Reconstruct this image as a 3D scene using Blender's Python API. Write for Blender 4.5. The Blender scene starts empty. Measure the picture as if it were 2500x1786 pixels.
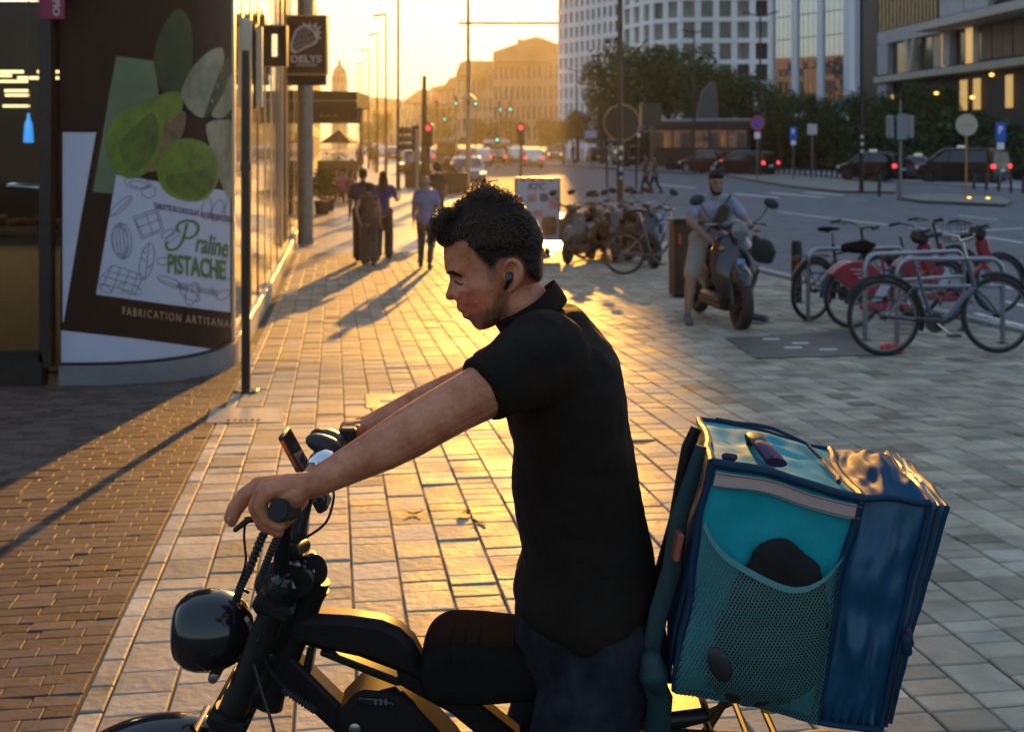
import bpy, bmesh, math, random
import numpy as np
from mathutils import Vector, Matrix, Euler, noise as mnoise
R = math.radians
rnd = random.Random(7)
sc = bpy.context.scene
COL = sc.collection

# ---------------------------------------------------------------- camera, world, sun, exposure
HC, FPX, CX, HY = 1.65, 2900.0, 1250.0, 342.0      # eye height, focal length in photo pixels, centre column, horizon row
cam_d = bpy.data.cameras.new('camera'); cam = bpy.data.objects.new('camera', cam_d); COL.objects.link(cam)
cam.location = (0, 0, HC); cam.rotation_euler = (R(90), 0, 0)
cam_d.sensor_width = 36; cam_d.lens = FPX / 2500 * 36
cam_d.shift_y = -(893 - HY) / 2500
cam_d.clip_start = 0.05; cam_d.clip_end = 3000
cam_d.dof.use_dof = True; cam_d.dof.focus_distance = 2.12; cam_d.dof.aperture_fstop = 7.0
sc.camera = cam
SUN_AZ, SUN_EL = R(2.0), R(8.6)                     # azimuth to the right of straight ahead (+Y)
w = bpy.data.worlds.new('World'); sc.world = w; w.use_nodes = True
nt = w.node_tree; bg = nt.nodes['Background']
sky = nt.nodes.new('ShaderNodeTexSky'); sky.sky_type = 'NISHITA'; sky.sun_disc = False
sky.sun_elevation = SUN_EL; sky.sun_rotation = SUN_AZ
sky.air_density = 1.2; sky.dust_density = 2.0; sky.ozone_density = 3.5; sky.altitude = 50
gam = nt.nodes.new('ShaderNodeGamma'); gam.inputs[1].default_value = 0.26      # film-like compression of the whole sky's range
hsv = nt.nodes.new('ShaderNodeHueSaturation'); hsv.inputs['Saturation'].default_value = 1.9; hsv.inputs['Hue'].default_value = 0.512
nt.links.new(sky.outputs[0], gam.inputs[0]); nt.links.new(gam.outputs[0], hsv.inputs['Color']); nt.links.new(hsv.outputs[0], bg.inputs[0]); bg.inputs[1].default_value = 0.15
sun_d = bpy.data.lights.new('sun', 'SUN'); sun_d.energy = 2.4; sun_d.angle = R(0.53); sun_d.color = (1.0, 0.46, 0.07)
sun = bpy.data.objects.new('sun', sun_d); COL.objects.link(sun)
sdir = Vector((math.sin(SUN_AZ) * math.cos(SUN_EL), math.cos(SUN_AZ) * math.cos(SUN_EL), math.sin(SUN_EL)))
sun.rotation_euler = sdir.to_track_quat('Z', 'Y').to_euler()
sc.view_settings.view_transform = 'Standard'; sc.view_settings.look = 'None'
sc.view_settings.gamma = 1.0; sc.view_settings.use_curve_mapping = False
sc.view_settings.exposure = 2.08
sc.cycles.use_denoising = True
sc.cycles.max_bounces = 8; sc.cycles.diffuse_bounces = 3; sc.cycles.glossy_bounces = 4; sc.cycles.transmission_bounces = 6
sc.cycles.transparent_max_bounces = 16; sc.cycles.volume_bounces = 0
sc.cycles.caustics_reflective = False; sc.cycles.caustics_refractive = False
sc.cycles.sample_clamp_indirect = 6.0

# ---------------------------------------------------------------- ground profile and pixel helpers
_gy = np.array([0, 4.5, 10.7, 15, 21, 35, 55, 120, 3000.0]); _gz = np.array([0, 0, -.29, -.44, -.58, -.70, -.78, -.90, -.90])
_fy = np.arange(0, 140, .25); _fz = np.convolve(np.pad(np.interp(_fy, _gy, _gz), 8, mode='edge'), np.ones(17) / 17, 'valid')
def G(y):                                            # height of the pavement at depth y
    return float(np.interp(y, _fy, _fz))
def P(px, py, d):                                    # photo pixel at depth d -> point
    return Vector(((px - CX) / FPX * d, d, HC - (py - HY) / FPX * d))
def gp(px, py, dz=0.0):                              # where a pixel meets the ground (raised by dz)
    lo, hi = 1.0, 900.0
    for _ in range(50):
        m = (lo + hi) / 2
        if (HC - G(m) - dz) / m > (py - HY) / FPX: lo = m
        else: hi = m
    p = P(px, py, lo); p.z = G(lo) + dz
    return p
UT = (CX - 814) / FPX                                # street direction: x falls by UT per metre of y
UA = math.atan(UT)                                   # rotation (about z) of the street frame
U = Vector((-math.sin(UA), math.cos(UA), 0)); V = Vector((math.cos(UA), math.sin(UA), 0))
def uv(u, v):                                        # street frame -> world xy
    return (U.x * u + V.x * v, U.y * u + V.y * v)
def to_uv(x, y): return (U.x * x + U.y * y, V.x * x + V.y * y)
def sm(a, b, x):
    t = min(1, max(0, (x - a) / (b - a))); return t * t * (3 - 2 * t)

# ---------------------------------------------------------------- materials
MATS = {}
def mat(name, col, rough=.6, metal=0.0, var=0.0, vscale=8.0, bump=0.0, bscale=40.0, spec=.5, emit=0.0, ecol=None,
        trans=0.0, alpha=1.0, coat=0.0, sheen=0.0, attr=None, ior=1.45, rvar=0.0, col2=None, dist=.01, coord='Object', sss=0.0):
    if name in MATS: return MATS[name]
    m = bpy.data.materials.new(name); m.use_nodes = True; MATS[name] = m
    n, l = m.node_tree.nodes, m.node_tree.links
    b = n['Principled BSDF']
    b.inputs['Base Color'].default_value = (*col, 1); b.inputs['Roughness'].default_value = rough
    b.inputs['Metallic'].default_value = metal; b.inputs['Specular IOR Level'].default_value = spec; b.inputs['IOR'].default_value = ior
    b.inputs['Transmission Weight'].default_value = trans; b.inputs['Alpha'].default_value = alpha
    b.inputs['Coat Weight'].default_value = coat; b.inputs['Sheen Weight'].default_value = sheen
    if sss: b.inputs['Subsurface Weight'].default_value = sss; b.inputs['Subsurface Radius'].default_value = (.012, .005, .003)
    if emit: b.inputs['Emission Color'].default_value = (*(ecol or col), 1); b.inputs['Emission Strength'].default_value = emit
    src = None
    if var or bump or rvar or col2:
        tc = n.new('ShaderNodeTexCoord')
        if var or rvar or col2:
            nz = n.new('ShaderNodeTexNoise'); nz.inputs['Scale'].default_value = vscale; nz.inputs['Detail'].default_value = 6; nz.inputs['Roughness'].default_value = .65
            l.new(tc.outputs[coord], nz.inputs['Vector'])
            c2 = col2 or tuple(max(0, c * (1 - var)) for c in col)
            c1 = col if col2 else tuple(min(1, c * (1 + var)) for c in col)
            if var or col2:
                mx = n.new('ShaderNodeMix'); mx.data_type = 'RGBA'
                mr = n.new('ShaderNodeMapRange'); mr.inputs[1].default_value = .32; mr.inputs[2].default_value = .68
                l.new(nz.outputs[0], mr.inputs[0]); l.new(mr.outputs[0], mx.inputs[0])
                mx.inputs[6].default_value = (*c2, 1); mx.inputs[7].default_value = (*c1, 1); src = mx.outputs[2]
            if rvar:
                mr2 = n.new('ShaderNodeMapRange'); mr2.inputs[1].default_value = .3; mr2.inputs[2].default_value = .7
                mr2.inputs[3].default_value = max(0, rough - rvar); mr2.inputs[4].default_value = min(1, rough + rvar)
                l.new(nz.outputs[0], mr2.inputs[0]); l.new(mr2.outputs[0], b.inputs['Roughness'])
        if bump:
            n2 = n.new('ShaderNodeTexNoise'); n2.inputs['Scale'].default_value = bscale; n2.inputs['Detail'].default_value = 5
            l.new(tc.outputs[coord], n2.inputs['Vector'])
            bp = n.new('ShaderNodeBump'); bp.inputs['Strength'].default_value = bump; bp.inputs['Distance'].default_value = dist
            l.new(n2.outputs[0], bp.inputs['Height']); l.new(bp.outputs[0], b.inputs['Normal'])
    if attr:                                         # per-piece tone stored on the mesh
        at = n.new('ShaderNodeAttribute'); at.attribute_name = attr
        m2 = n.new('ShaderNodeMix'); m2.data_type = 'RGBA'; m2.blend_type = 'MULTIPLY'; m2.inputs[0].default_value = 1
        if src: l.new(src, m2.inputs[6])
        else: m2.inputs[6].default_value = (*col, 1)
        l.new(at.outputs['Color'], m2.inputs[7]); src = m2.outputs[2]
    if src: l.new(src, b.inputs['Base Color'])
    return m

# ---------------------------------------------------------------- mesh builder
def rotm(rx=0, ry=0, rz=0): return Euler((R(rx), R(ry), R(rz))).to_matrix()
class MB:
    def __init__(s): s.v = []; s.f = []; s.mi = []; s.cur = 0; s.tone = []
    def add(s, vs, fs, tone=None):
        o = len(s.v); s.v += [tuple(v) for v in vs]; s.f += [tuple(i + o for i in f) for f in fs]; s.mi += [s.cur] * len(fs)
        if tone is not None: s.tone += [tone] * len(vs)
        return s
    def box(s, c, d, rot=None, taper=1.0, ch=0.0):
        x, y, z = d[0] / 2, d[1] / 2, d[2] / 2; t = taper
        if ch:
            vs = []
            for (zz, k, sh) in ((-z, 1, ch), (-z + ch, 1, 0), (z - ch, t, 0), (z, t, ch)):
                X, Y = x * k - sh, y * k - sh
                e = min(ch, X * .9, Y * .9) if not sh else min(ch * .6, X * .5, Y * .5)
                vs += [Vector(q) for q in ((-X + e, -Y, zz), (X - e, -Y, zz), (X, -Y + e, zz), (X, Y - e, zz), (X - e, Y, zz), (-X + e, Y, zz), (-X, Y - e, zz), (-X, -Y + e, zz))]
            fs = [tuple(range(7, -1, -1)), tuple(range(24, 32))]
            for r in range(3):
                for i in range(8): fs.append((r * 8 + i, r * 8 + (i + 1) % 8, r * 8 + 8 + (i + 1) % 8, r * 8 + 8 + i))
        else:
            vs = [Vector(q) for q in ((-x, -y, -z), (x, -y, -z), (x, y, -z), (-x, y, -z), (-x * t, -y * t, z), (x * t, -y * t, z), (x * t, y * t, z), (-x * t, y * t, z))]
            fs = [(3, 2, 1, 0), (4, 5, 6, 7), (0, 1, 5, 4), (1, 2, 6, 5), (2, 3, 7, 6), (3, 0, 4, 7)]
        c = Vector(c)
        return s.add([(rot @ v if rot else v) + c for v in vs], fs)
    def bar(s, a, b, wx, wy, up=(0, 0, 1), ch=0.0):  # rectangular bar from a to b
        a, b = Vector(a), Vector(b); z = (b - a); L = z.length
        if L < 1e-6: return s
        z.normalize(); u = Vector(up)
        if abs(z.dot(u)) > .98: u = Vector((0, 1, 0))
        x = u.cross(z).normalized(); y = z.cross(x)
        M = Matrix((x, y, z)).transposed()
        return s.box((a + b) / 2, (wx, wy, L), M, ch=ch)
    def tube(s, pts, r, n=8, caps=True, flat=1.0):
        pts = [Vector(p) for p in pts]; k = len(pts)
        rs = r if isinstance(r, (list, tuple)) else [r] * k
        vs, fs = [], []; prev = None
        for i, p in enumerate(pts):
            t = (pts[min(i + 1, k - 1)] - pts[max(i - 1, 0)])
            t = t.normalized() if t.length > 1e-9 else Vector((0, 0, 1))
            if prev is None:
                u = Vector((0, 0, 1)) if abs(t.z) < .9 else Vector((0, 1, 0))
                x = u.cross(t).normalized()
            else:
                x = prev - t * prev.dot(t); x = x.normalized() if x.length > 1e-6 else prev
            prev = x; y = t.cross(x)
            for j in range(n):
                a = 2 * math.pi * j / n
                vs.append(p + (x * math.cos(a) + y * math.sin(a) * flat) * rs[i])
        for i in range(k - 1):
            for j in range(n): fs.append((i * n + j, i * n + (j + 1) % n, (i + 1) * n + (j + 1) % n, (i + 1) * n + j))
        if caps: fs += [tuple(range(n - 1, -1, -1)), tuple((k - 1) * n + j for j in range(n))]
        return s.add(vs, fs)
    def cap(s, a, b, ra, rb, n=12, m=4):             # tapered capsule
        a, b = Vector(a), Vector(b); t = (b - a); L = t.length
        t = t.normalized() if L > 1e-9 else Vector((0, 0, 1))
        pts, rs = [], []
        for i in range(m + 1):
            q = math.pi / 2 * (1 - i / m); pts.append(a - t * ra * math.sin(q)); rs.append(max(1e-4, ra * math.cos(q)))
        for i in range(m + 1):
            q = math.pi / 2 * i / m; pts.append(b + t * rb * math.sin(q)); rs.append(max(1e-4, rb * math.cos(q)))
        return s.tube(pts, rs, n)
    def chain(s, pts, rs, n=12):
        for i in range(len(pts) - 1): s.cap(pts[i], pts[i + 1], rs[i], rs[i + 1], n)
        return s
    def ell(s, c, r, rot=None, nu=16, nv=10):
        c = Vector(c); vs, fs = [], []
        for i in range(nv + 1):
            a = -math.pi / 2 + math.pi * i / nv
            ca, sa = max(1e-4, math.cos(a)), math.sin(a)
            for j in range(nu):
                b = 2 * math.pi * j / nu
                q = Vector((r[0] * ca * math.cos(b), r[1] * ca * math.sin(b), r[2] * sa))
                vs.append((rot @ q if rot else q) + c)
        for i in range(nv):
            for j in range(nu): fs.append((i * nu + j, i * nu + (j + 1) % nu, (i + 1) * nu + (j + 1) % nu, (i + 1) * nu + j))
        fs += [tuple(range(nu - 1, -1, -1)), tuple(nv * nu + j for j in range(nu))]
        return s.add(vs, fs)
    def lathe(s, prof, c=(0, 0, 0), axis=(0, 0, 1), n=24, caps=True):
        ax = Vector(axis).normalized(); M = ax.to_track_quat('Z', 'Y').to_matrix(); c = Vector(c); vs, fs = [], []
        k = len(prof)
        for (r, z) in prof:
            for j in range(n):
                a = 2 * math.pi * j / n; vs.append(M @ Vector((r * math.cos(a), r * math.sin(a), z)) + c)
        for i in range(k - 1):
            for j in range(n): fs.append((i * n + j, i * n + (j + 1) % n, (i + 1) * n + (j + 1) % n, (i + 1) * n + j))
        if caps: fs += [tuple(range(n - 1, -1, -1)), tuple((k - 1) * n + j for j in range(n))]
        return s.add(vs, fs)
    def torus(s, c, Rr, r, axis=(0, 1, 0), n=40, m=10, arc=(0, 360), flat=1.0):
        ax = Vector(axis).normalized(); M = ax.to_track_quat('Z', 'Y').to_matrix(); c = Vector(c); vs, fs = [], []
        full = abs(arc[1] - arc[0]) >= 359.9; k = n if full else n + 1
        for i in range(k):
            a = R(arc[0] + (arc[1] - arc[0]) * i / n)
            for j in range(m):
                b = 2 * math.pi * j / m; q = Rr + r * math.cos(b)
                vs.append(M @ Vector((q * math.cos(a), q * math.sin(a), r * math.sin(b) * flat)) + c)
        for i in range(n):
            i2 = (i + 1) % k
            for j in range(m): fs.append((i * m + j, i2 * m + j, i2 * m + (j + 1) % m, i * m + (j + 1) % m))
        if not full: fs += [tuple(range(m)), tuple((k - 1) * m + j for j in range(m - 1, -1, -1))]
        return s.add(vs, fs)
    def prism(s, poly, depth, fn=None):              # polygon (a, b) extruded along c; fn(a, b, c) -> point
        fn = fn or (lambda a, b, c: (a, c, b))
        n = len(poly); h = depth / 2
        ar = sum(poly[i][0] * poly[(i + 1) % n][1] - poly[(i + 1) % n][0] * poly[i][1] for i in range(n))
        if ar < 0: poly = poly[::-1]
        vs = [fn(a, b, -h) for a, b in poly] + [fn(a, b, h) for a, b in poly]
        fs = [tuple(range(n)), tuple(range(2 * n - 1, n - 1, -1))] + [((i + 1) % n, i, n + i, n + (i + 1) % n) for i in range(n)]
        return s.add(vs, fs)
    def quad(s, a, b, c, d): return s.add([a, b, c, d], [(0, 1, 2, 3)])
    def mesh(s, name, mats=None, sharp=35, smooth=True):
        me = bpy.data.meshes.new(name); me.from_pydata(s.v, [], s.f)
        for m in (mats if isinstance(mats, (list, tuple)) else [mats]):
            if m: me.materials.append(m)
        if any(s.mi): me.polygons.foreach_set('material_index', s.mi)
        if s.tone and len(s.tone) == len(s.v):
            ca = me.color_attributes.new('tone', 'FLOAT_COLOR', 'POINT')
            ca.data.foreach_set('color', np.array([(t[0], t[1], t[2], 1) if isinstance(t, tuple) else (t, t, t, 1) for t in s.tone], dtype=np.float32).ravel())
        me.validate()
        if smooth:
            me.shade_smooth(); me.set_sharp_from_angle(angle=R(sharp))
        me.update(); return me
    def build(s, name, mats, parent=None, loc=None, rz=None, bevel=0, subd=0, sharp=35, smooth=True, kind=None, label=None):
        o = bpy.data.objects.new(name, s.mesh(name, mats, sharp, smooth)); COL.objects.link(o)
        if parent: o.parent = parent
        if loc is not None: o.location = loc
        if rz is not None: o.rotation_euler.z = rz
        if bevel:
            b = o.modifiers.new('b', 'BEVEL'); b.width = bevel; b.segments = 2; b.limit_method = 'ANGLE'; b.angle_limit = R(40)
        if subd:
            q = o.modifiers.new('s', 'SUBSURF'); q.levels = subd; q.render_levels = subd
        if kind: o['kind'] = kind
        if label: o['label'] = label
        return o
def organic(o, voxel=.01, smooth=6, fac=.5):         # weld overlapping shapes into one continuous skin
    m = o.modifiers.new('r', 'REMESH'); m.mode = 'VOXEL'; m.voxel_size = voxel; m.use_smooth_shade = True
    if smooth:
        q = o.modifiers.new('q', 'SMOOTH'); q.iterations = smooth; q.factor = fac
    return o
def wrinkle(o, scale=.12, strength=.006, depth=2):
    t = bpy.data.textures.new('folds', 'CLOUDS'); t.noise_scale = scale; t.noise_depth = depth
    d = o.modifiers.new('d', 'DISPLACE'); d.texture = t; d.strength = strength; d.mid_level = .5; d.texture_coords = 'LOCAL'
    return o
def thing(name, label, cat, loc=(0, 0, 0), rz=0.0, group=None):
    o = bpy.data.objects.new(name, None); COL.objects.link(o); o.location = loc; o.rotation_euler.z = rz
    o.empty_display_size = .1; o['label'] = label; o['category'] = cat
    if group: o['group'] = group
    return o
def tag(o, label, cat, group=None):
    o['label'] = label; o['category'] = cat
    if group: o['group'] = group
    return o
def kids(o): return [c for c in list(o.children)]
def dup(o, loc=None, rz=None, label=None, group=None, parent=None, scale=None):
    c = o.copy(); COL.objects.link(c)
    if parent: c.parent = parent
    if loc is not None: c.location = loc
    if rz is not None: c.rotation_euler.z = rz
    if scale is not None: c.scale = scale
    if label: c['label'] = label
    if group: c['group'] = group
    for ch in kids(o): dup(ch, parent=c)
    return c
def text_mesh(txt, size=1.0, bold=0.0, shear=0.0, space=1.0):   # triangulated flat lettering in the xy plane, centred
    cu = bpy.data.curves.new('lettering', 'FONT'); cu.body = txt; cu.size = size; cu.align_x = 'CENTER'; cu.align_y = 'CENTER'
    cu.offset = bold; cu.shear = shear; cu.space_character = space; cu.resolution_u = 3
    o = bpy.data.objects.new('lettering', cu); COL.objects.link(o)
    me = o.to_mesh(); vs = [v.co.copy() for v in me.vertices]; fs = [tuple(p.vertices) for p in me.polygons]
    o.to_mesh_clear(); bpy.data.objects.remove(o); bpy.data.curves.remove(cu)
    return vs, fs
def lettering(name, txt, m, parent, fn, size=1.0, bold=0.0, shear=0.0, width=None, height=None, space=1.0):
    vs, fs = text_mesh(txt, size, bold, shear, space)
    xs = [v.x for v in vs]; ys = [v.y for v in vs]
    cx, cy = (min(xs) + max(xs)) / 2, (min(ys) + max(ys)) / 2
    kx = width / (max(xs) - min(xs)) if width else 1; ky = height / (max(ys) - min(ys)) if height else (kx if width else 1)
    b = MB(); b.add([fn((v.x - cx) * kx, (v.y - cy) * ky) for v in vs], fs)
    return b.build(name, m, parent, smooth=False)
# ---------------------------------------------------------------- shared materials
M_STONE = mat('paving_stone', (.37, .32, .245), .66, spec=.14, var=.36, vscale=2.6, bump=.8, bscale=30, dist=.005, attr='tone', rvar=.14)
M_BRICK = mat('paving_brick', (.085, .062, .055), .7, spec=.25, var=.3, vscale=12, bump=.5, bscale=40, dist=.004, attr='tone', rvar=.12)
M_GROUT = mat('joint_sand', (.060, .052, .046), .9, var=.3, vscale=30, bump=.5, bscale=120)
M_ASPH = mat('asphalt', (.17, .17, .18), .82, spec=.08, var=.25, vscale=1.5, bump=.5, bscale=90, rvar=.12)
M_KERB = mat('kerb_stone', (.30, .29, .27), .6, var=.2, vscale=6, bump=.3, bscale=50)
M_PAINT = mat('road_paint', (.72, .72, .70), .5, var=.2, vscale=14)
M_BLK = mat('black_metal', (.018, .018, .02), .38, metal=.3, var=.3, vscale=20)
M_DKMET = mat('dark_metal', (.05, .05, .052), .42, metal=.7)
M_POST = mat('grey_post', (.20, .19, .17), .45, metal=.5, var=.2, vscale=5)
M_STEEL = mat('steel', (.55, .55, .56), .28, metal=1.0, var=.1, vscale=12)
M_CHROME = mat('chrome', (.75, .75, .76), .12, metal=1.0)
M_RUB = mat('rubber', (.016, .016, .017), .72, bump=.2, bscale=200)
M_BPLAS = mat('black_plastic', (.016, .016, .018), .42)
M_GLOSSB = mat('gloss_black', (.010, .011, .013), .16, coat=.5)
M_SEAT = mat('black_vinyl', (.013, .011, .010), .8, spec=.0, bump=.25, bscale=260, dist=.002)
M_WHITE = mat('white_paint', (.78, .78, .77), .5)
M_GLASSD = mat('dark_glass', (.018, .02, .024), .04, spec=.9, coat=.3)
M_CARGL = mat('car_glass', (.012, .014, .017), .05, spec=.9)
M_SKIN = mat('skin', (.52, .24, .15), .50, var=.10, vscale=30, bump=.15, bscale=180, dist=.002, sss=.12)
M_SKIN2 = mat('skin_tan', (.34, .19, .125), .52, var=.1, vscale=25)
M_HAIR = mat('dark_hair', (.010, .006, .004), .62, spec=.22, var=.4, vscale=60, bump=.7, bscale=190, dist=.004)
M_RED = mat('red_lamp', (.7, .02, .02), .2, emit=.55, ecol=(1, .05, .06))
M_REDB = mat('red_signal', (.8, .03, .05), .2, emit=.7, ecol=(1, .04, .07))
M_GRN = mat('green_signal', (.05, .7, .6), .2, emit=.5, ecol=(.04, 1, .85))
M_LAMPW = mat('warm_lamp', (.9, .8, .5), .3, emit=.5, ecol=(1, .72, .32))
M_BLUE = mat('sign_blue', (.02, .10, .55), .45)
M_SRED = mat('sign_red', (.55, .03, .03), .45)
M_LEAF = mat('leaves', (.050, .085, .016), .6, attr='tone', spec=.2)
M_BARK = mat('bark', (.06, .045, .03), .9, bump=.6, bscale=18)
# ================================================================ GROUND
def sheet(name, us, vs, z, m, xy=None, kind='structure'):   # subdivided sheet following the ground profile
    b = MB(); pts = []
    for u in us:
        for v in vs:
            x, y = (xy or uv)(u, v); pts.append((x, y, G(max(0, y)) + z))
    n = len(vs)
    b.add(pts, [(i * n + j, i * n + j + 1, (i + 1) * n + j + 1, (i + 1) * n + j) for i in range(len(us) - 1) for j in range(n - 1)])
    return b.build(name, m, sharp=60, kind=kind)
def frange(a, b, s): return [a + (b - a) * i / max(1, int(math.ceil((b - a) / s))) for i in range(int(math.ceil((b - a) / s)) + 1)]
_ys = frange(-30, 0, 10)[:-1] + frange(0, 30, .5) + frange(31, 130, 3)[1:] + [160, 250, 400, 700, 1500]
sheet('road', _ys, [-700, -300, -120, -60, -30, -10, 0, 10, 20, 40, 60, 100, 160, 300, 700], -.13, M_ASPH, xy=lambda u, v: (v, u))
# far paving: joints too fine to pick apart, so one textured sheet
def paving_far():
    m = bpy.data.materials.new('paving_far'); m.use_nodes = True; n, l = m.node_tree.nodes, m.node_tree.links; b = n['Principled BSDF']
    tc = n.new('ShaderNodeTexCoord'); mp = n.new('ShaderNodeMapping'); mp.inputs['Rotation'].default_value = (0, 0, -UA + R(90))
    br = n.new('ShaderNodeTexBrick'); br.inputs['Scale'].default_value = 1; br.inputs['Brick Width'].default_value = .16; br.inputs['Row Height'].default_value = .182
    br.inputs['Mortar Size'].default_value = .006; br.inputs['Color1'].default_value = (.30, .28, .25, 1); br.inputs['Color2'].default_value = (.22, .20, .18, 1); br.inputs['Mortar'].default_value = (.09, .08, .07, 1)
    nz = n.new('ShaderNodeTexNoise'); nz.inputs['Scale'].default_value = 1.3; nz.inputs['Detail'].default_value = 6
    mr = n.new('ShaderNodeMapRange'); mr.inputs[1].default_value = .3; mr.inputs[2].default_value = .7; mr.inputs[3].default_value = .28; mr.inputs[4].default_value = .55
    l.new(tc.outputs['Object'], mp.inputs[0]); l.new(mp.outputs[0], br.inputs[0]); l.new(tc.outputs['Object'], nz.inputs[0]); l.new(nz.outputs[0], mr.inputs[0])
    l.new(br.outputs[0], b.inputs['Base Color']); l.new(mr.outputs[0], b.inputs['Roughness'])
    bp = n.new('ShaderNodeBump'); bp.inputs['Strength'].default_value = .3; bp.inputs['Distance'].default_value = .01
    l.new(nz.outputs[0], bp.inputs['Height']); l.new(bp.outputs[0], b.inputs['Normal'])
    return m
M_FAR = paving_far()
KC = 7.25                                            # kerb line (street frame)
U_FAR = 24.0
pav = sheet('pavement', frange(-12, 2, 2) + frange(2.2, U_FAR, .4), [-26, -12, -5, -2, 0, 2, 4, 6, KC], -.007, M_GROUT)
sheet('pavement_far', frange(U_FAR, 60, 1.5) + frange(63, 200, 8), [-26, -12, -5, -2, 0, 2, 4, 6, KC], -.002, M_FAR)
kb = MB()                                            # kerb face under the stones
ks = []
def in_view(x, y, mx=140, top=0):
    if y < .6: return False
    px = CX + x / y * FPX; py = HY + (HC - G(y)) / y * FPX
    return -mx < px < 2500 + mx and py < 1786 + 260
def stone_verts(u0, u1, v0, v1, top, ch, tilt):
    vs = []
    cu, cv = (u0 + u1) / 2, (v0 + v1) / 2
    x, y = uv(cu, cv); z0 = G(y)
    for (dz, e) in ((-.03, 0), (-ch, 0), (0, ch)):
        for (a, c) in ((u0 + e, v0 + e), (u1 - e, v0 + e), (u1 - e, v1 - e), (u0 + e, v1 - e)):
            X, Y = uv(a, c); q = (a - cu) * tilt[0] + (c - cv) * tilt[1]
            vs.append((X, Y, G(Y) + top + dz + q))
    return vs
ST_F = [(8, 11, 10, 9)] + [f for r in (0, 4) for f in ((r, r + 4, r + 5, r + 1), (r + 1, r + 5, r + 6, r + 2), (r + 2, r + 6, r + 7, r + 3), (r + 3, r + 7, r + 4, r))]
def lay(cells, name, m, parent, keep=300, jz=.0018, jt=.007, gap=.0036, ch=.0045):
    """cells: (u0, u1, v0, v1, tone) in the street frame; the largest in view become pieces of their own"""
    sized = []
    for c in cells:
        x, y = uv((c[0] + c[1]) / 2, (c[2] + c[3]) / 2)
        if y < .5: continue
        s = FPX / y; hgt = (c[1] - c[0]) * (HC - G(y)) / y * s; wid = (c[3] - c[2]) * s
        px = CX + x / y * FPX; py = HY + (HC - G(y)) / y * FPX
        hid = (1150 < px < 1600 and py > 700) or (1600 < px < 2280 and py > 1150) or (430 < px < 800 and py > 1400)
        sized.append((wid * hgt * (.01 if hid or not (0 < px < 2500 and py < 1786) else 1), c))
    sized.sort(key=lambda t: -t[0]); bulk = MB()
    for i, (a, c) in enumerate(sized):
        top = rnd.gauss(0, jz); ti = (rnd.gauss(0, jt), rnd.gauss(0, jt))
        g = gap
        vs = stone_verts(c[0] + g, c[1] - g, c[2] + g, c[3] - g, top, ch, ti)
        if i < keep:
            b = MB(); b.add(vs, ST_F, c[4]); b.build(name, m, parent, sharp=20)
        else: bulk.add(vs, ST_F, c[4])
    bulk.build(name + 's', m, parent, sharp=20, kind='stuff')
def tone(lo=.70, hi=1.20, warm=.05):
    t = rnd.uniform(lo, hi)
    if rnd.random() < .06: t *= .6
    k = rnd.uniform(-warm, warm); return (t * (1 + k), t, t * (1 - k))
cells = []
c = -.659; col = 0
while c < KC - .30:
    u = 1.6 + rnd.random() * .15
    while u < U_FAR:
        L = rnd.choice((.095, .105, .115, .13, .15, .20, .23)) * rnd.uniform(.95, 1.05)
        x, y = uv(u, c)
        if in_view(x, y): cells.append((u, u + L, c, c + .182, tone()))
        u += L
    c += .182
u = 1.6
while u < U_FAR:                                     # narrow channel course along the facade line
    x, y = uv(u, -.7); L = rnd.uniform(.16, .24)
    if in_view(x, y): cells.append((u, u + L, -.735, -.659, tone(.8, 1.3)))
    u += L
lay(cells, 'paving_stone', M_STONE, pav)
# small dark bricks in front of the shop
bp = sheet('brick_pavement', frange(1.2, 12, .4), [-9, -6, -4, -3, -2, -1.4, -.742], -.0055, M_GROUT)
cells = []; u = 1.2; row = 0
while u < 11.6:
    v = -.742; row += 1; first = True
    while v > -6.2:
        L = (.07 + rnd.random() * .03 if row % 2 else .14) if first else rnd.choice((.13, .145, .16)); first = False; x, y = uv(u, v)
        v0 = v - L
        if in_view(x, y, 60): cells.append((u, u + .074, v0, min(v, -.742), tone(.6, 1.3, .09)))
        v -= L
    u += .074
lay(cells, 'paving_brick', M_BRICK, bp, jz=.0010, jt=.008, gap=.0016, ch=.0022)
# kerb stones
kroot = bpy.data.objects.new('kerb', None); COL.objects.link(kroot); kroot['kind'] = 'structure'
u = -4.0
while u < 110:
    L = 1.0 if u < 60 else 6.0
    x, y = uv(u + L / 2, KC + .09)
    b = MB(); x0, y0 = uv(u + .004, KC + .08); x1, y1 = uv(u + L - .004, KC + .08)
    b.bar((x0, y0, G(max(0, y0)) - .085), (x1, y1, G(max(0, y1)) - .085), .19, .165, ch=.012)
    b.build('kerb_stone', M_KERB, kroot)
    u += L
# raised islands and the far pavement, traced where they stand
def slab(name, pxs, m, h=.13, mk=M_KERB, kerbw=.0):
    pts = [gp(x, y, -.02) for x, y in pxs]
    b = MB(); n = len(pts); ar = sum(pts[i].x * pts[(i + 1) % n].y - pts[(i + 1) % n].x * pts[i].y for i in range(n))
    if ar < 0: pts = pts[::-1]
    top = [Vector((p.x, p.y, G(p.y) - .005)) for p in pts]; bot = [Vector((p.x, p.y, G(p.y) - .2)) for p in pts]
    b.add(top, [tuple(range(n))]); b.cur = 1
    b.add(top + bot, [(i, n + i, n + (i + 1) % n, (i + 1) % n) for i in range(n)])
    return b.build(name, [m, mk], smooth=False, kind='structure')
M_ISL = mat('island_paving', (.20, .185, .165), .55, var=.25, vscale=3, bump=.3, bscale=20)
M_KDK = mat('dark_kerb', (.07, .062, .055), .7, var=.3, vscale=5)
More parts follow.
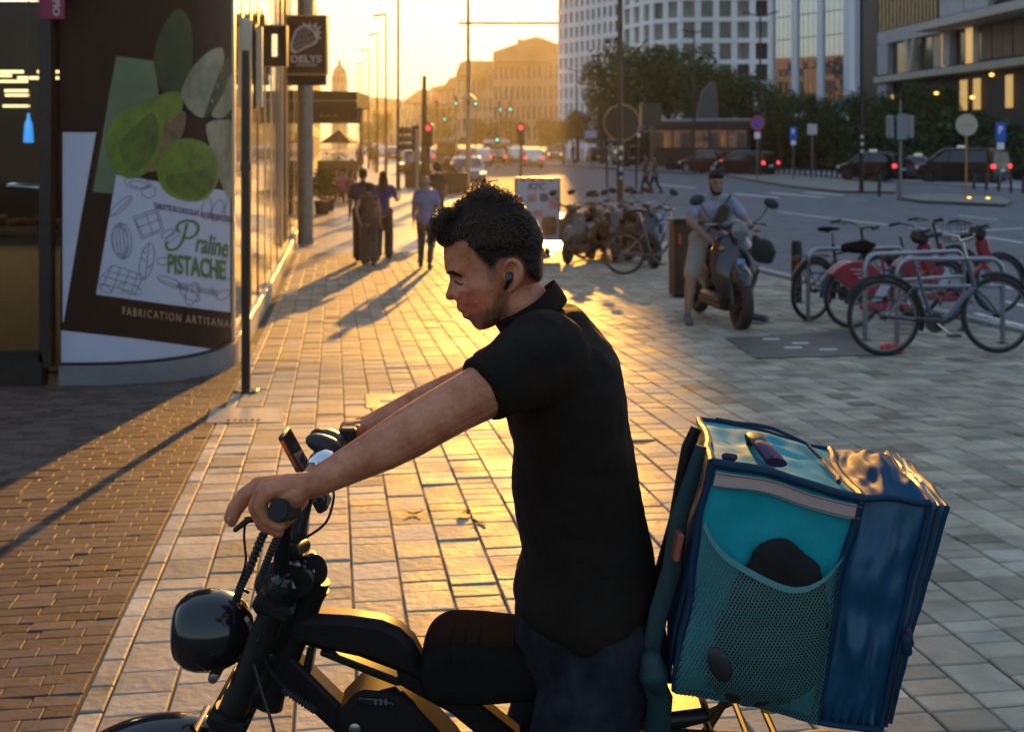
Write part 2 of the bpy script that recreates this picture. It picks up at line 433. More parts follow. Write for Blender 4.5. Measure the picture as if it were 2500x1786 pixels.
slab('traffic_island', [(1702, 411), (1800, 433), (1930, 453), (2050, 466), (2186, 468), (2186, 452), (2000, 433), (1860, 416), (1765, 408)], M_ISL, mk=M_KDK)
slab('traffic_island', [(2190, 481), (2250, 490), (2455, 499), (2472, 490), (2440, 480), (2260, 472)], M_ISL, mk=M_KDK)
slab('median', [(1330, 401), (1500, 410), (1690, 423), (1712, 411), (1560, 399), (1330, 391)], M_ISL, mk=M_KDK)
slab('far_pavement', [(1290, 384), (1600, 399), (1880, 419), (2200, 441), (2500, 461), (2700, 476), (3400, 470), (3000, 372), (1290, 372)], mat('far_paving', (.34, .34, .34), .6, var=.15, vscale=2))
def stripe(pts, wdt, name='road_marking'):
    b = MB()
    for a, c in zip(pts[:-1], pts[1:]):
        A, B = gp(*a, -.13), gp(*c, -.13); d = (B - A).normalized(); s = Vector((-d.y, d.x, 0)) * wdt / 2
        k = max(1, int((B - A).length / 1.5)); prev = None
        for i in range(k + 1):
            p = A.lerp(B, i / k); z = G(p.y) - .13 + .005; q = (Vector((p.x - s.x, p.y - s.y, z)), Vector((p.x + s.x, p.y + s.y, z)))
            if prev: b.quad(prev[0], q[0], q[1], prev[1])
            prev = q
    return b.build(name, M_PAINT, kind='structure', smooth=False)
for pts, wd in [([(1900, 517), (1964, 525), (2325, 567)], .14), ([(2325, 567), (2500, 557)], .14), ([(2409, 579), (2500, 593)], .14), ([(2338, 526), (2436, 537)], .12),
                ([(2446, 734), (2560, 762)], .10), ([(2380, 765), (2560, 812)], .10), ([(2405, 690), (2520, 716)], .10),
                ([(1790, 473), (1900, 483)], .35), ([(1880, 471), (2010, 482)], .35), ([(1965, 469), (2060, 477)], .35), ([(2060, 487), (2120, 490)], .12), ([(1600, 450), (1700, 459)], .3)]:
    stripe(pts, wd)
# covers, drain and dark patch set into the paving
def cover(name, label, cat, pxs, m, z=.004, fr=True):
    pts = [gp(*p) for p in pxs]; b = MB()
    c = sum(pts, Vector()) / 4
    b.cur = 1; o = [Vector((p.x, p.y, G(p.y) + z)) for p in pts]; lo = [p - Vector((0, 0, .03)) for p in o]
    inn = [c + (p - c) * .94 for p in o]
    for q in inn: q.z = G(q.y) + z + .001
    b.add(o + inn + lo, [f for i in range(4) for f in ((i, (i + 1) % 4, 4 + (i + 1) % 4, 4 + i), (i, 8 + i, 8 + (i + 1) % 4, (i + 1) % 4))]); b.cur = 0
    b.add(inn, [(0, 1, 2, 3)])
    return tag(b.build(name, [m, M_DKMET], smooth=False), label, cat), inn
M_COVER = mat('cover_concrete', (.16, .145, .12), .55, var=.25, vscale=20, bump=.4, bscale=60)
t, q = cover('utility_cover', 'dark square utility cover set in the sunlit paving behind the forearm', 'manhole cover', [(893, 997), (1005, 997), (1000, 963), (890, 963)], M_COVER)
b = MB(); cc = sum(q, Vector()) / 4
for dx, dy in ((-.04, 0), (.04, 0), (0, .025), (0, -.025)):
    b.box((cc.x + dx, cc.y + dy, G(cc.y) + .008), (.018 if dx else .1, .018 if dy else .07, .006))
b.build('lifting_recess', M_STEEL, t)
t, q = cover('drain_cover', 'pale rectangular drain cover with slots at the foot of the black pole', 'drain cover', [(497, 1034), (690, 1032), (694, 995), (512, 997)], mat('drain_stone', (.36, .33, .28), .35, var=.2, vscale=14))
b = MB()
for i in range(6):
    p = q[0].lerp(q[1], .3 + i * .08); p2 = q[3].lerp(q[2], .3 + i * .08); p = p.lerp(p2, .12); b.box((p.x, p.y, G(p.y) + .007), (.02, .03, .006))
b.build('drain_slots', M_BLK, t)
pt = [gp(1770, 826), gp(2075, 808), gp(2140, 868), gp(1845, 876)]
b = MB(); k = 8
g2 = [[pt[0].lerp(pt[1], j / k).lerp(pt[3].lerp(pt[2], j / k), i / k) for j in range(k + 1)] for i in range(k + 1)]
b.add([Vector((p.x, p.y, G(p.y) + .008)) for r in g2 for p in r], [(i * (k + 1) + j, (i + 1) * (k + 1) + j, (i + 1) * (k + 1) + j + 1, i * (k + 1) + j + 1) for i in range(k) for j in range(k)])
pa = b.build('asphalt_patch', mat('patch', (.075, .07, .068), .6, var=.3, vscale=6, bump=.4, bscale=60), kind='structure', smooth=False)
b = MB()
for fx, fy in ((.12, .2), (.3, .45), (.46, .75), (.2, .62)):
    p = pt[0].lerp(pt[1], fx + .2).lerp(pt[3].lerp(pt[2], fx + .2), fy); b.box((p.x, p.y, G(p.y) + .0105), (.16, .05, .003))
b.build('patch_marking', M_PAINT, pa)
M_DLEAF = mat('dry_leaf', (.035, .02, .01), .7)
for i, (px, py, lab) in enumerate([(1012, 1252, 'dark curled leaf lying on the paving just right of the grip'), (1135, 1256, 'largest dead leaf on the paving left of the rider\'s back'), (1168, 1273, 'pointed dead leaf on the paving nearest the rider\'s back')]):
    p = gp(px, py, .004); b = MB(); r = .035 + .012 * (i == 1); n = 9
    pts = [(r * 1.25 * math.cos(a), r * .62 * math.sin(a) * (1 - .35 * math.cos(a)), .006 * math.cos(2 * a) + .008) for a in (2 * math.pi * k / n for k in range(n))]
    b.add([(0, 0, .006)] + pts, [(0, 1 + k, 1 + (k + 1) % n) for k in range(n)])
    tag(b.build('fallen_leaf', M_DLEAF, loc=p, rz=i * 1.3), lab, 'leaf', 'dead leaves on the paving')
# ================================================================ LEFT SHOP BUILDING
FC = -.83                                            # facade line (street frame)
shop = thing('shop_building', 'chocolate shop on the corner with a curved poster wall and sunlit glass facade', 'shop', (*uv(10, FC), G(10)))
def at_parent(o, p=None): o.parent = p or shop; o.matrix_parent_inverse = Matrix.Translation(-(p or shop).location); return o
M_PBROWN = mat('poster_brown', (.018, .009, .007), .5, spec=.2, var=.12, vscale=3)
M_PLINTH = mat('plinth', (.17, .17, .18), .5, var=.2, vscale=4, bump=.2, bscale=60)
M_FRAMEG = mat('facade_frame', (.55, .45, .30), .30, metal=.8, var=.1, vscale=6)
M_GLASSF = mat('facade_glass', (.38, .33, .25), .06, metal=.75, spec=1.0)
M_CONC = mat('pale_render', (.50, .46, .40), .65, var=.15, vscale=3)
# curved corner: list of plan points from the left end to the facade, (x, y)
def foot(px, d): return Vector(((px - CX) / FPX * d, d, 0))
ctrl = [foot(147, 9.05), foot(275, 9.08), foot(385, 9.20), foot(470, 9.42), foot(530, 9.72), foot(566, 10.08), foot(574, 10.4)]
curve = []
for i in range(len(ctrl) - 1):                       # Catmull-Rom through the control points
    p0, p1, p2, p3 = ctrl[max(0, i - 1)], ctrl[i], ctrl[i + 1], ctrl[min(len(ctrl) - 1, i + 2)]
    for k in range(10):
        t = k / 10; curve.append(.5 * ((2 * p1) + (p2 - p0) * t + (2 * p0 - 5 * p1 + 4 * p2 - p3) * t * t + (3 * p1 - p0 - 3 * p2 + p3) * t ** 3))
curve.append(ctrl[-1])
def wall_strip(b, z0, z1, off=0.0, back=.3):
    n = len(curve); f = []
    for i, p in enumerate(curve):
        t = (curve[min(i + 1, n - 1)] - curve[max(0, i - 1)]).normalized(); nn = Vector((t.y, -t.x, 0)); f.append((p + nn * off, p - nn * back))
    vs = [(q[0].x, q[0].y, z0) for q in f] + [(q[0].x, q[0].y, z1) for q in f] + [(q[1].x, q[1].y, z0) for q in f] + [(q[1].x, q[1].y, z1) for q in f]
    fs = []
    for i in range(n - 1): fs += [(i, i + 1, n + i + 1, n + i), (2 * n + i + 1, 2 * n + i, 3 * n + i, 3 * n + i + 1), (n + i, n + i + 1, 3 * n + i + 1, 3 * n + i)]
    b.add(vs, fs)
g0 = G(9.2)
b = MB(); wall_strip(b, g0 + .16, 6.5); at_parent(b.build('poster_wall', M_PBROWN))
b = MB(); wall_strip(b, g0 - .3, g0 + .155, .035); at_parent(b.build('plinth', M_PLINTH))
b = MB(); wall_strip(b, g0 + .156, g0 + .178, .02); at_parent(b.build('base_trim', M_BLK))
def on_wall(px, py, off=.003):                       # poster artwork is printed on the curved wall
    best = None
    for i in range(len(curve) - 1):
        a, c = curve[i], curve[i + 1]
        pa, pc = CX + a.x / a.y * FPX, CX + c.x / c.y * FPX
        if pa - 1e-6 <= px <= pc + 1e-6 or (i == 0 and px < pa) or (i == len(curve) - 2 and px > pc):
            t = (px - pa) / (pc - pa) if abs(pc - pa) > 1e-6 else 0; t = min(1.0, max(-.5, t))
            p = a.lerp(c, t); tt = (c - a).normalized(); nn = Vector((tt.y, -tt.x, 0)); d = p.y
            q = p + nn * off; q.z = HC - (py - HY) / FPX * d; return q
def zpx(x, y): return (x * .5848, y * .5848)
def print_patch(name, pts, m, off=.003, parent=None, cut=14):
    """fill a polygon traced on the poster, cut finely enough to follow the curve"""
    bm = bmesh.new(); vs = [bm.verts.new((p[0], p[1], 0)) for p in pts]; bm.faces.new(vs)
    xs = [p[0] for p in pts]
    x = min(xs) + cut
    while x < max(xs):
        bmesh.ops.bisect_plane(bm, geom=bm.verts[:] + bm.edges[:] + bm.faces[:], plane_co=(x, 0, 0), plane_no=(1, 0, 0)); x += cut
    bmesh.ops.triangulate(bm, faces=bm.faces[:])
    bm.verts.index_update(); V_ = [on_wall(v.co.x, v.co.y, off) for v in bm.verts]; F_ = [tuple(v.index for v in f.verts) for f in bm.faces]; bm.free()
    b = MB(); b.add(V_, F_); return at_parent(b.build(name, m, smooth=False), parent)
def smooth_poly(pts, n=6):
    out = []; k = len(pts)
    for i in range(k):
        p0, p1, p2, p3 = (Vector((*pts[(i + j) % k], 0)) for j in (-1, 0, 1, 2))
        for s in range(n):
            t = s / n; q = .5 * ((2 * p1) + (p2 - p0) * t + (2 * p0 - 5 * p1 + 4 * p2 - p3) * t * t + (3 * p1 - p0 - 3 * p2 + p3) * t ** 3); out.append((q.x, q.y))
    return out
Z = lambda L: [zpx(*p) for p in L]
M_PW = mat('poster_white', (.46, .46, .56), .5, spec=.25, var=.05, vscale=2); M_PG = mat('poster_sage', (.10, .14, .075), .45, var=.15, vscale=4)
M_L1 = mat('print_leaf', (.030, .060, .012), .5, col2=(.012, .026, .006), vscale=3.2); M_L2 = mat('print_petal', (.30, .29, .20), .5, col2=(.11, .11, .055), vscale=3.5)
M_N1 = mat('print_nut', (.17, .24, .018), .45, col2=(.06, .10, .006), vscale=4.5); M_N2 = mat('print_nut_shade', (.035, .06, .004), .5, col2=(.10, .15, .01), vscale=6); M_SH = mat('print_shell', (.22, .15, .07), .5, col2=(.08, .05, .02), vscale=8)
M_LINE = mat('print_line', (.16, .17, .22), .5); M_GTXT = mat('print_green', (.07, .16, .02), .5); M_TAN = mat('print_tan', (.38, .24, .14), .5); M_PTXT = mat('print_plum', (.07, .05, .09), .5)
pp = [print_patch('white_stripe', Z([(262, 553), (402, 553), (378, 690), (335, 930), (266, 1345), (262, 1345)]), M_PW, .004),
      print_patch('white_stripe', Z([(256, 1378), (560, 1412), (912, 1460), (830, 1482), (700, 1497), (480, 1510), (256, 1513)]), M_PW, .004),
      print_patch('sage_panel', Z([(486, 234), (648, 256), (690, 700), (500, 745), (470, 808), (388, 800), (430, 560), (455, 400)]), M_PG, .004)]
card = print_patch('white_card', Z([(486, 730), (700, 765), (978, 800), (978, 1306), (700, 1270), (402, 1228), (440, 1000)]), M_PW, .005)
LF = lambda nm, L, m, off: print_patch(nm, smooth_poly(Z(L)), m, off)
LF('printed_leaf', [(745, 38), (690, 90), (650, 190), (646, 300), (690, 400), (745, 420), (790, 340), (802, 200), (790, 90)], M_L1, .006)
LF('printed_leaf', [(955, 235), (915, 300), (870, 420), (850, 490), (905, 430), (950, 330)], M_L1, .0075)
for L in ([(912, 198), (850, 230), (790, 300), (755, 390), (790, 460), (850, 488), (895, 400), (925, 300), (932, 225)], [(860, 520), (930, 500), (976, 540), (978, 830), (925, 780), (895, 680), (870, 600)], [(965, 300), (920, 400), (880, 480), (930, 490), (974, 430), (975, 350)]):
    LF('printed_petal', L, M_L2, .007)
LF('printed_shell', [(700, 480), (770, 470), (760, 560), (700, 660), (640, 715), (600, 700), (660, 600)], M_SH, .008)
n1 = LF('printed_nut', [(735, 383), (660, 398), (560, 445), (480, 490), (448, 570), (452, 660), (500, 730), (570, 742), (640, 690), (672, 590), (690, 510), (752, 470), (758, 410)], M_N1, .009)
LF('printed_nut_shade', [(640, 470), (560, 530), (500, 600), (520, 680), (570, 715), (630, 660), (660, 580)], M_N2, .010)
LF('printed_nut', [(785, 578), (710, 600), (662, 660), (655, 730), (690, 800), (770, 838), (850, 830), (900, 770), (908, 690), (870, 610)], M_N1, .010)
LF('printed_nut_shade', [(770, 720), (840, 705), (890, 690), (895, 760), (850, 815), (770, 825), (710, 790), (690, 740)], M_N2, .011)
def ink(name, paths, m=M_LINE, wd=2.0, off=.0075):   # printed line drawing
    b = MB()
    for L in paths:
        pts = [Vector((*zpx(*p), 0)) for p in L]
        for a, c in zip(pts[:-1], pts[1:]):
            d = (c - a); k = max(1, int(d.length / 10)); d = d.normalized() if d.length > 1e-6 else Vector((1, 0, 0)); s = Vector((-d.y, d.x, 0)) * wd / 2
            for i in range(k):
                p, q = a.lerp(c, i / k), a.lerp(c, (i + 1) / k)
                b.quad(on_wall(p.x - s.x, p.y - s.y, off), on_wall(q.x - s.x, q.y - s.y, off), on_wall(q.x + s.x, q.y + s.y, off), on_wall(p.x + s.x, p.y + s.y, off))
    return at_parent(b.build(name, m, smooth=False, kind='stuff'))
def oval(cx, cy, a, c, rot=0, n=18, s0=0, s1=360):
    r = R(rot); return [(cx + a * math.cos(t) * math.cos(r) - c * math.sin(t) * math.sin(r), cy + a * math.cos(t) * math.sin(r) + c * math.sin(t) * math.cos(r)) for t in (R(s0 + (s1 - s0) * i / n) for i in range(n + 1))]
ink('printed_drawing', [oval(510, 1005, 40, 76, -6), oval(510, 1005, 24, 72, -6), oval(510, 1005, 8, 70, -6), oval(500, 1005, 34, 60, -6)])
ink('printed_drawing', [[(556, 905), (655, 872), (684, 960), (592, 998), (556, 905)], [(606, 888), (640, 980)], [(574, 950), (670, 915)], [(566, 915), (650, 885), (672, 955), (598, 985), (566, 915)]])
ink('printed_drawing', [oval(575, 765, 55, 24, 8), oval(580, 770, 42, 12, 8), oval(505, 860, 60, 18, -42), [(465, 905), (548, 825)], oval(612, 1090, 28, 78, 12), [(622, 1010), (605, 1170)], [(608, 1060), (590, 1040)], [(608, 1090), (588, 1075)], [(612, 1120), (635, 1100)], oval(620, 800, 30, 26)])
ink('printed_drawing', [[(410, 1170), (470, 1105), (600, 1150), (560, 1235)], [(425, 1150), (580, 1195)], [(445, 1128), (592, 1170)], [(412, 1180), (570, 1222)], [(470, 1105), (420, 1210)], [(505, 1115), (465, 1225)], [(540, 1130), (505, 1228)], [(575, 1140), (545, 1232)], oval(545, 1205, 50, 20, 20), oval(440, 1205, 26, 14, 30)])
ink('printed_drawing', [oval(705, 1175, 55, 16, 22), [(655, 1160), (760, 1200)], oval(800, 1225, 26, 50, 20), oval(790, 1230, 46, 18, 30), oval(700, 975, 30, 14, -30), oval(680, 1090, 26, 16), oval(860, 870, 20, 44, 10), oval(905, 880, 22, 46, 20), oval(955, 870, 18, 40, 10), oval(930, 1230, 30, 18, -30), oval(955, 1110, 18, 60, 8), oval(720, 985, 40, 12, -40)])
def wall_text(name, txt, m, x0, y0, x1, y1, hgt, bold=.0, shear=0., space=1.0, off=.012):   # between two points of the poster, in its zoomed pixels
    vs, fs = text_mesh(txt, 1.0, bold, shear, space); xs = [v.x for v in vs]; ys = [v.y for v in vs]
    a, c = min(xs), max(xs); yc = (min(ys) + max(ys)) / 2; k = hgt / (max(ys) - min(ys)); b = MB()
    b.add([on_wall(*zpx(x0 + (x1 - x0) * (v.x - a) / (c - a), y0 + (y1 - y0) * (v.x - a) / (c - a) - (v.y - yc) * k), off) for v in vs], fs)
    return at_parent(b.build(name, m, smooth=False))
wall_text('lettering', 'FABRICATION ARTISANALE', M_TAN, 512, 1296, 990, 1356, 34, .01, space=1.35)
wall_text('lettering', 'TABLETTE DE CHOCOLAT AU COEUR COULANT', M_PTXT, 640, 856, 990, 922, 24, .03)
wall_text('lettering', 'PISTACHE', M_GTXT, 698, 1098, 936, 1128, 84, .025)
wall_text('lettering', 'raline', M_GTXT, 812, 1010, 948, 1034, 84, .012, .35)
wall_text('lettering', 'Milk Chocolat', M_LINE, 735, 1190, 905, 1218, 32, .0, .3)
ink('lettering', [[(778, 932), (768, 975), (756, 1010), (738, 1036), (715, 1044), (697, 1038), (689, 1022), (698, 1010)], [(742, 968), (734, 948), (746, 930), (772, 920), (802, 922), (822, 936), (826, 958), (812, 982), (788, 994), (766, 992)]], M_GTXT, 5.5, .012)
# roof and upper body so that the block casts its shade
b = MB()
def bk(u0, u1, v0, v1, z0, z1):
    cx, cy = uv((u0 + u1) / 2, (v0 + v1) / 2); b.box((cx, cy, (z0 + z1) / 2), (v1 - v0, u1 - u0, z1 - z0), Matrix.Rotation(UA, 3, 'Z'))
bk(16.5, 34.6, -12, -3.0, -1, 8.0); at_parent(b.build('rear_block', M_CONC))
b = MB(); cx_ = curve[0]
b.add([(-9, 8.9, 3.1), (cx_.x, 9.02, 3.1), (cx_.x, 9.4, 3.1), (-9, 9.3, 3.1), (-9, 8.9, 7.5), (cx_.x, 9.02, 7.5), (cx_.x, 9.4, 7.5), (-9, 9.3, 7.5)], [(0, 1, 5, 4), (1, 2, 6, 5), (2, 3, 7, 6), (3, 0, 4, 7), (3, 2, 1, 0), (4, 5, 6, 7)]); at_parent(b.build('upper_wall', M_PBROWN))
b = MB(); b.add([(-9, 9, 7.5), (cx_.x, 9.1, 7.5), (ctrl[3].x, ctrl[3].y, 7.5), (ctrl[-1].x, ctrl[-1].y, 7.5), (*uv(12.4, -3.2), 7.5), (-9, 12, 7.5)], [(0, 1, 2, 3, 4, 5)]); at_parent(b.build('roof', M_CONC))
# shop window at the far left, lit room behind
win = at_parent(MB().box((-5.9, 9.02, g0 + .25), (4.7, .08, .05)).build('shop_window', M_BLK)); wx0, wx1 = -8.2, cx_.x - .02
b = MB()
for x in (wx0, -5.6, cx_.x - .09): b.box((x, 9.03, (g0 + 3.1) / 2 + .1), (.09, .1, 3.2 - g0 - .2))
b.box((-5.9, 9.03, 3.05), (4.7, .1, .1)); b.box((-5.9, 9.03, g0 + .22), (4.7, .1, .09)); b.box((-5.9, 9.03, g0 + .05), (4.7, .14, .28)); at_parent(b.build('window_frame', M_BLK), None)
M_PANE = mat('shop_pane', (.9, .9, .9), .02, trans=1.0, ior=1.25)
at_parent(MB().box(((wx0 + wx1) / 2, 9.05, 1.45), (wx1 - wx0, .01, 3.2)).build('window_pane', M_PANE))
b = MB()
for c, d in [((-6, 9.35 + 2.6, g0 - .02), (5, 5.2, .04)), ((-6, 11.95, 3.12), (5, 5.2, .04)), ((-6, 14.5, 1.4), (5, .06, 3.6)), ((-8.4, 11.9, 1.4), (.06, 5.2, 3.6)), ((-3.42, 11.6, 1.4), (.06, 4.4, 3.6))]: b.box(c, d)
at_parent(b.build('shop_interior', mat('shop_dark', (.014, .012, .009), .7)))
for lx in (-7.2, -5.0):                               # the shop's own ceiling lamps are lit
    ld = bpy.data.lights.new('shop_lamp', 'AREA'); ld.energy = 1.2; ld.size = .8; ld.color = (1, .78, .48); lo = bpy.data.objects.new('shop_lamp', ld); COL.objects.link(lo); lo.location = (lx, 11.2, 3.0)
ld = bpy.data.lights.new('counter_fill_light', 'AREA'); ld.energy = 9; ld.size = .3; ld.color = (1, .75, .42); lo = bpy.data.objects.new('counter_fill_light', ld); COL.objects.link(lo); lo.location = (-4.2, 9.17, 2.5)  # unseen fill light added in front of the counter to brighten its front
ctr = thing('display_counter', 'cream display counter with a glass top inside the shop window', 'counter', (-4.1, 9.75, g0))
MB().box((0, 0, .56), (1.7, .5, 1.10), ch=.02).build('counter_front', mat('counter_cream', (.34, .29, .19), .5, var=.1, vscale=5), ctr)
MB().box((0, 0, 1.125), (1.74, .54, .03)).build('counter_top', M_BLK, ctr)
b = MB(); b.box((0, -.24, 1.32), (1.7, .008, .36)); b.box((0, 0, 1.505), (1.7, .5, .008)); b.build('display_glass', mat('clear_glass', (.9, .9, .85), .03, trans=1, ior=1.1), ctr)
for i in range(9):
    x = -.7 + i * .17; o = MB(); o.cap((x, 0, 1.19), (x + .1, .05, 1.20 + .03 * (i % 2)), .035, .03, 8)
    o.build('pastry', mat('pastry', (.30, .16, .05), .5, var=.4, vscale=30), ctr)
MB().box((.1, .1, 1.49), (.3, .2, .015), rotm(0, 6, 10)).build('tray', mat('tray_blue', (.3, .5, .75), .3, emit=.10), ctr)  # tray is no lamp: its brightness is put in as a faint glow
for i, (x0, x1, y, z) in enumerate([(0, 57, 300, 12), (92, 143, 300, 12), (0, 28, 316, 12.5), (44, 143, 326, 12), (0, 68, 340, 13), (12, 70, 379, 13), (14, 71, 398, 13.2), (8, 72, 443, 13.6)]):
    y *= .5848; A, B = P(x0, y, z), P(x1, y, z)
    tag(MB().bar(A, B, .03, .03).build('ceiling_tube', M_LAMPW), ['topmost left ceiling light tube', 'topmost right ceiling light tube', 'short left tube just under the top pair', 'tube under the top right tube', 'long left tube in the middle of the stack', 'upper of the two short paired tubes', 'lower of the two short paired tubes', 'lowest amber light tube'][i] + ' seen through the shop window', 'light', 'ceiling light tubes in the shop')
ct = P(70, 312, 10.6)
bl = thing('pendant', 'bright blue bottle shaped pendant hanging in the shop window', 'lamp', ct)
MB().lathe([(.012, .13), (.014, .09), (.035, .03), (.042, -.06), (.045, -.13), (.01, -.135)], n=14).build('blue_shade', mat('neon_blue', (.03, .22, .6), .4, emit=.22, ecol=(.03, .30, .9)), bl)
MB().tube([(0, 0, .13), (0, 0, 3.1 - ct.z)], .004, 6).build('flex', M_BLK, bl)
ps = P(128, 20, 8.8)
pk = thing('banner', 'magenta hanging banner at the top left in front of the shop', 'banner', ps)
MB().box((0, 0, .12), (.17, .03, .40), rotm(0, 0, 12)).build('banner_face', mat('magenta', (.24, .015, .06), .6), pk)
MB().bar((0, .02, .33), (0, .28, .33), .02, .02).build('bracket', M_BLK, pk)
lettering('lettering', 'OPEN', mat('banner_text', (.5, .4, .4), .6), pk, lambda a, c: rotm(0, 0, 12) @ Vector((c + .03, -.018, a + .04)), 1, .02, 0, .2, .05)
# sunlit glass facade along the street
us_ = [10.5, 11.7, 12.9, 14.1, 15.6, 17.1, 18.9, 20.7, 22.8, 24.9, 27.2, 29.6, 32, 34.4]
RF = Matrix.Rotation(UA, 3, 'Z')
for i in range(len(us_) - 1):
    a, c = us_[i], us_[i + 1]; xm, ym = uv((a + c) / 2, FC - .05); gz = G(ym)
    at_parent(MB().box((xm, ym, gz + .24 + 1.7), (.02, c - a - .07, 3.4), RF).build('glass_panel', M_GLASSF))
    at_parent(MB().box((xm, ym, gz + 4.75), (.02, c - a - .07, 1.9), RF).build('glass_panel', M_GLASSF))
    x, y = uv(a, FC - .055); at_parent(MB().box((x, y, G(y) + 2.9), (.05, .06, 6.0), RF).build('mullion', M_FRAMEG if i % 3 else M_BLK))
    x, y = uv((a + c) / 2, FC - .04); at_parent(MB().box((x, y, G(y) + .10), (.12, c - a - .01, .26), RF, ch=.01).build('sill', mat('sill_stone', (.42, .38, .31), .5, var=.15, vscale=8)))
    x, y = uv((a + c) / 2, FC - .055); at_parent(MB().box((x, y, G(y) + 3.72), (.05, c - a - .07, .12), RF).build('transom', M_FRAMEG))
b = MB(); bk(10.4, 34.6, -1.35, FC - .08, -1.2, 8.0); at_parent(b.build('facade_backing', mat('facade_in', (.22, .17, .10), .6)))
x, y = uv(10.38, FC - .12); at_parent(MB().box((x, y, 2.6), (.24, .12, 6.6), RF, ch=.02).build('corner_post', mat('corner_trim', (.50, .40, .26), .35, metal=.4)))
for (px, d, wd) in ((740, 26.5, .34),):
    X, Y = uv(26.5, FC + .22); at_parent(MB().lathe([(.20, -.1), (.17, .1), (.17, 6.5)], (X, Y, G(Y)), n=18).build('column', M_POST))
# projecting square sign with a fruit emblem
M_SBR = mat('sign_brown', (.055, .022, .016), .5); M_SIV = mat('sign_ivory', (.70, .60, .55), .5)
sd = 19.0; A, B = P(702, 42, sd), P(797, 180, sd)
sg = thing('projecting_sign', 'square brown shop sign with white strawberry emblem projecting over the pavement', 'sign', ((A.x + B.x) / 2, sd, (A.z + B.z) / 2))
SW, SH = B.x - A.x, A.z - B.z
MB().box((0, 0, 0), (SW, .12, SH), ch=.01).build('sign_face', M_SBR, sg)
MB().box((0, 0, -SH / 2 - .11), (SW, .10, .16)).build('lower_panel', M_BLK, sg)
b = MB()
for s in (-1, 1): b.box((s * (SW / 2 + .012), -.01, 0), (.025, .16, SH + .04)); b.box((0, -.01, s * (SH / 2 + .012)), (SW, .16, .025))
b.build('sign_frame', mat('bronze', (.45, .28, .12), .35, metal=.9), sg)
MB().box((-SW / 2 - .2, 0, .05), (.4, .06, .08)).build('bracket', M_BLK, sg)
ku = SH / 138.0
def sgp(x, y, o=-.066): return Vector(((x - 749.5) * ku, o, (111 - y) * ku))
def flat(name, polys, m, parent, fn):
    b = MB()
    for L in polys: b.add([fn(*p) for p in L], [tuple(range(len(L)))])
    return b.build(name, m, parent, smooth=False)
q2 = lambda x, y: (700 + x * .308, y * .308)
body = smooth_poly([q2(*p) for p in [(75, 240), (150, 200), (215, 235), (255, 300), (235, 350), (150, 390), (75, 425), (40, 410), (35, 350), (55, 290)]], 4)
flat('strawberry_outline', [body], M_SIV, sg, lambda x, y: sgp(x, y, -.064))
inner = [(745.5 + (x - 745.5) * .80 - .2, 96.5 + (y - 96.5) * .82) for x, y in body]
flat('strawberry_core', [inner], M_SBR, sg, lambda x, y: sgp(x, y, -.067))
seeds = []
for r in range(8):
    for k in range(7):
        x = 712 + k * 8.2 + (r % 2) * 3 + r * 1.2; y = 121 - r * 7.0 - k * 1.9
        ins = sum(((inner[i][1] > y) != (inner[i - 1][1] > y)) and (x < (inner[i - 1][0] - inner[i][0]) * (y - inner[i][1]) / (inner[i - 1][1] - inner[i][1]) + inner[i][0]) for i in range(len(inner))) % 2
        if ins: seeds.append([(x - 2.9, y + 1.9), (x + 2.5, y + .4), (x + 2.9, y - 1.9), (x - 2.5, y - .4)])
flat('strawberry_seeds', seeds, M_SIV, sg, lambda x, y: sgp(x, y, -.070))['kind'] = 'stuff'
flat('strawberry_leaves', [[q2(*p) for p in L] for L in ([(150, 215), (125, 180), (180, 205), (185, 172), (205, 215)], [(205, 210), (245, 180), (240, 225), (285, 210), (250, 250)], [(240, 245), (290, 262), (255, 275), (285, 315), (240, 300), (225, 265)])], M_SIV, sg, lambda x, y: sgp(x, y, -.068))
lettering('lettering', 'DELYS', M_SIV, sg, lambda a, c: sgp(749.5, 145, -.066) + Vector((a, 0, c)), 1, .035, 0, 74 * ku, 18 * ku)
lettering('lettering', 'STATION', M_SIV, sg, lambda a, c: sgp(750, 160, -.066) + Vector((a, 0, c)), 1, .02, 0, 48 * ku, 7 * ku)
# darker sign box nearer, with a lit slot, and a pale upright light panel
d2 = 14.0; A, B = P(637, 62, d2), P(702, 163, d2)
s2 = thing('projecting_sign', 'plain dark sign box with one bright slot between pole and brown sign', 'sign', ((A.x + B.x) / 2, d2, (A.z + B.z) / 2))
MB().box((0, 0, 0), (B.x - A.x, .14, A.z - B.z), ch=.01).build('sign_face', M_BLK, s2)
MB().box((.02, -.08, 0), (.06, .02, .26)).build('slot_light', mat('slot_glow', (.9, .7, .4), .4, emit=.3, ecol=(1, .72, .35)), s2)
MB().box((-(B.x - A.x) / 2 - .09, .0, .2), (.2, .05, .05)).build('bracket', M_BLK, s2)
d3 = 12.6; A, B = P(627, 66, d3), P(641, 262, d3)
s3 = thing('light_panel', 'narrow pale upright panel fixed to the facade behind the black pole', 'panel', ((A.x + B.x) / 2, d3, (A.z + B.z) / 2))
MB().box((0, 0, 0), (B.x - A.x, .06, A.z - B.z)).build('panel_face', mat('ivory_panel', (.75, .66, .48), .35), s3)
MB().box((-.045, .0, 0), (.025, .1, A.z - B.z + .05)).build('panel_edge', M_BLK, s3)
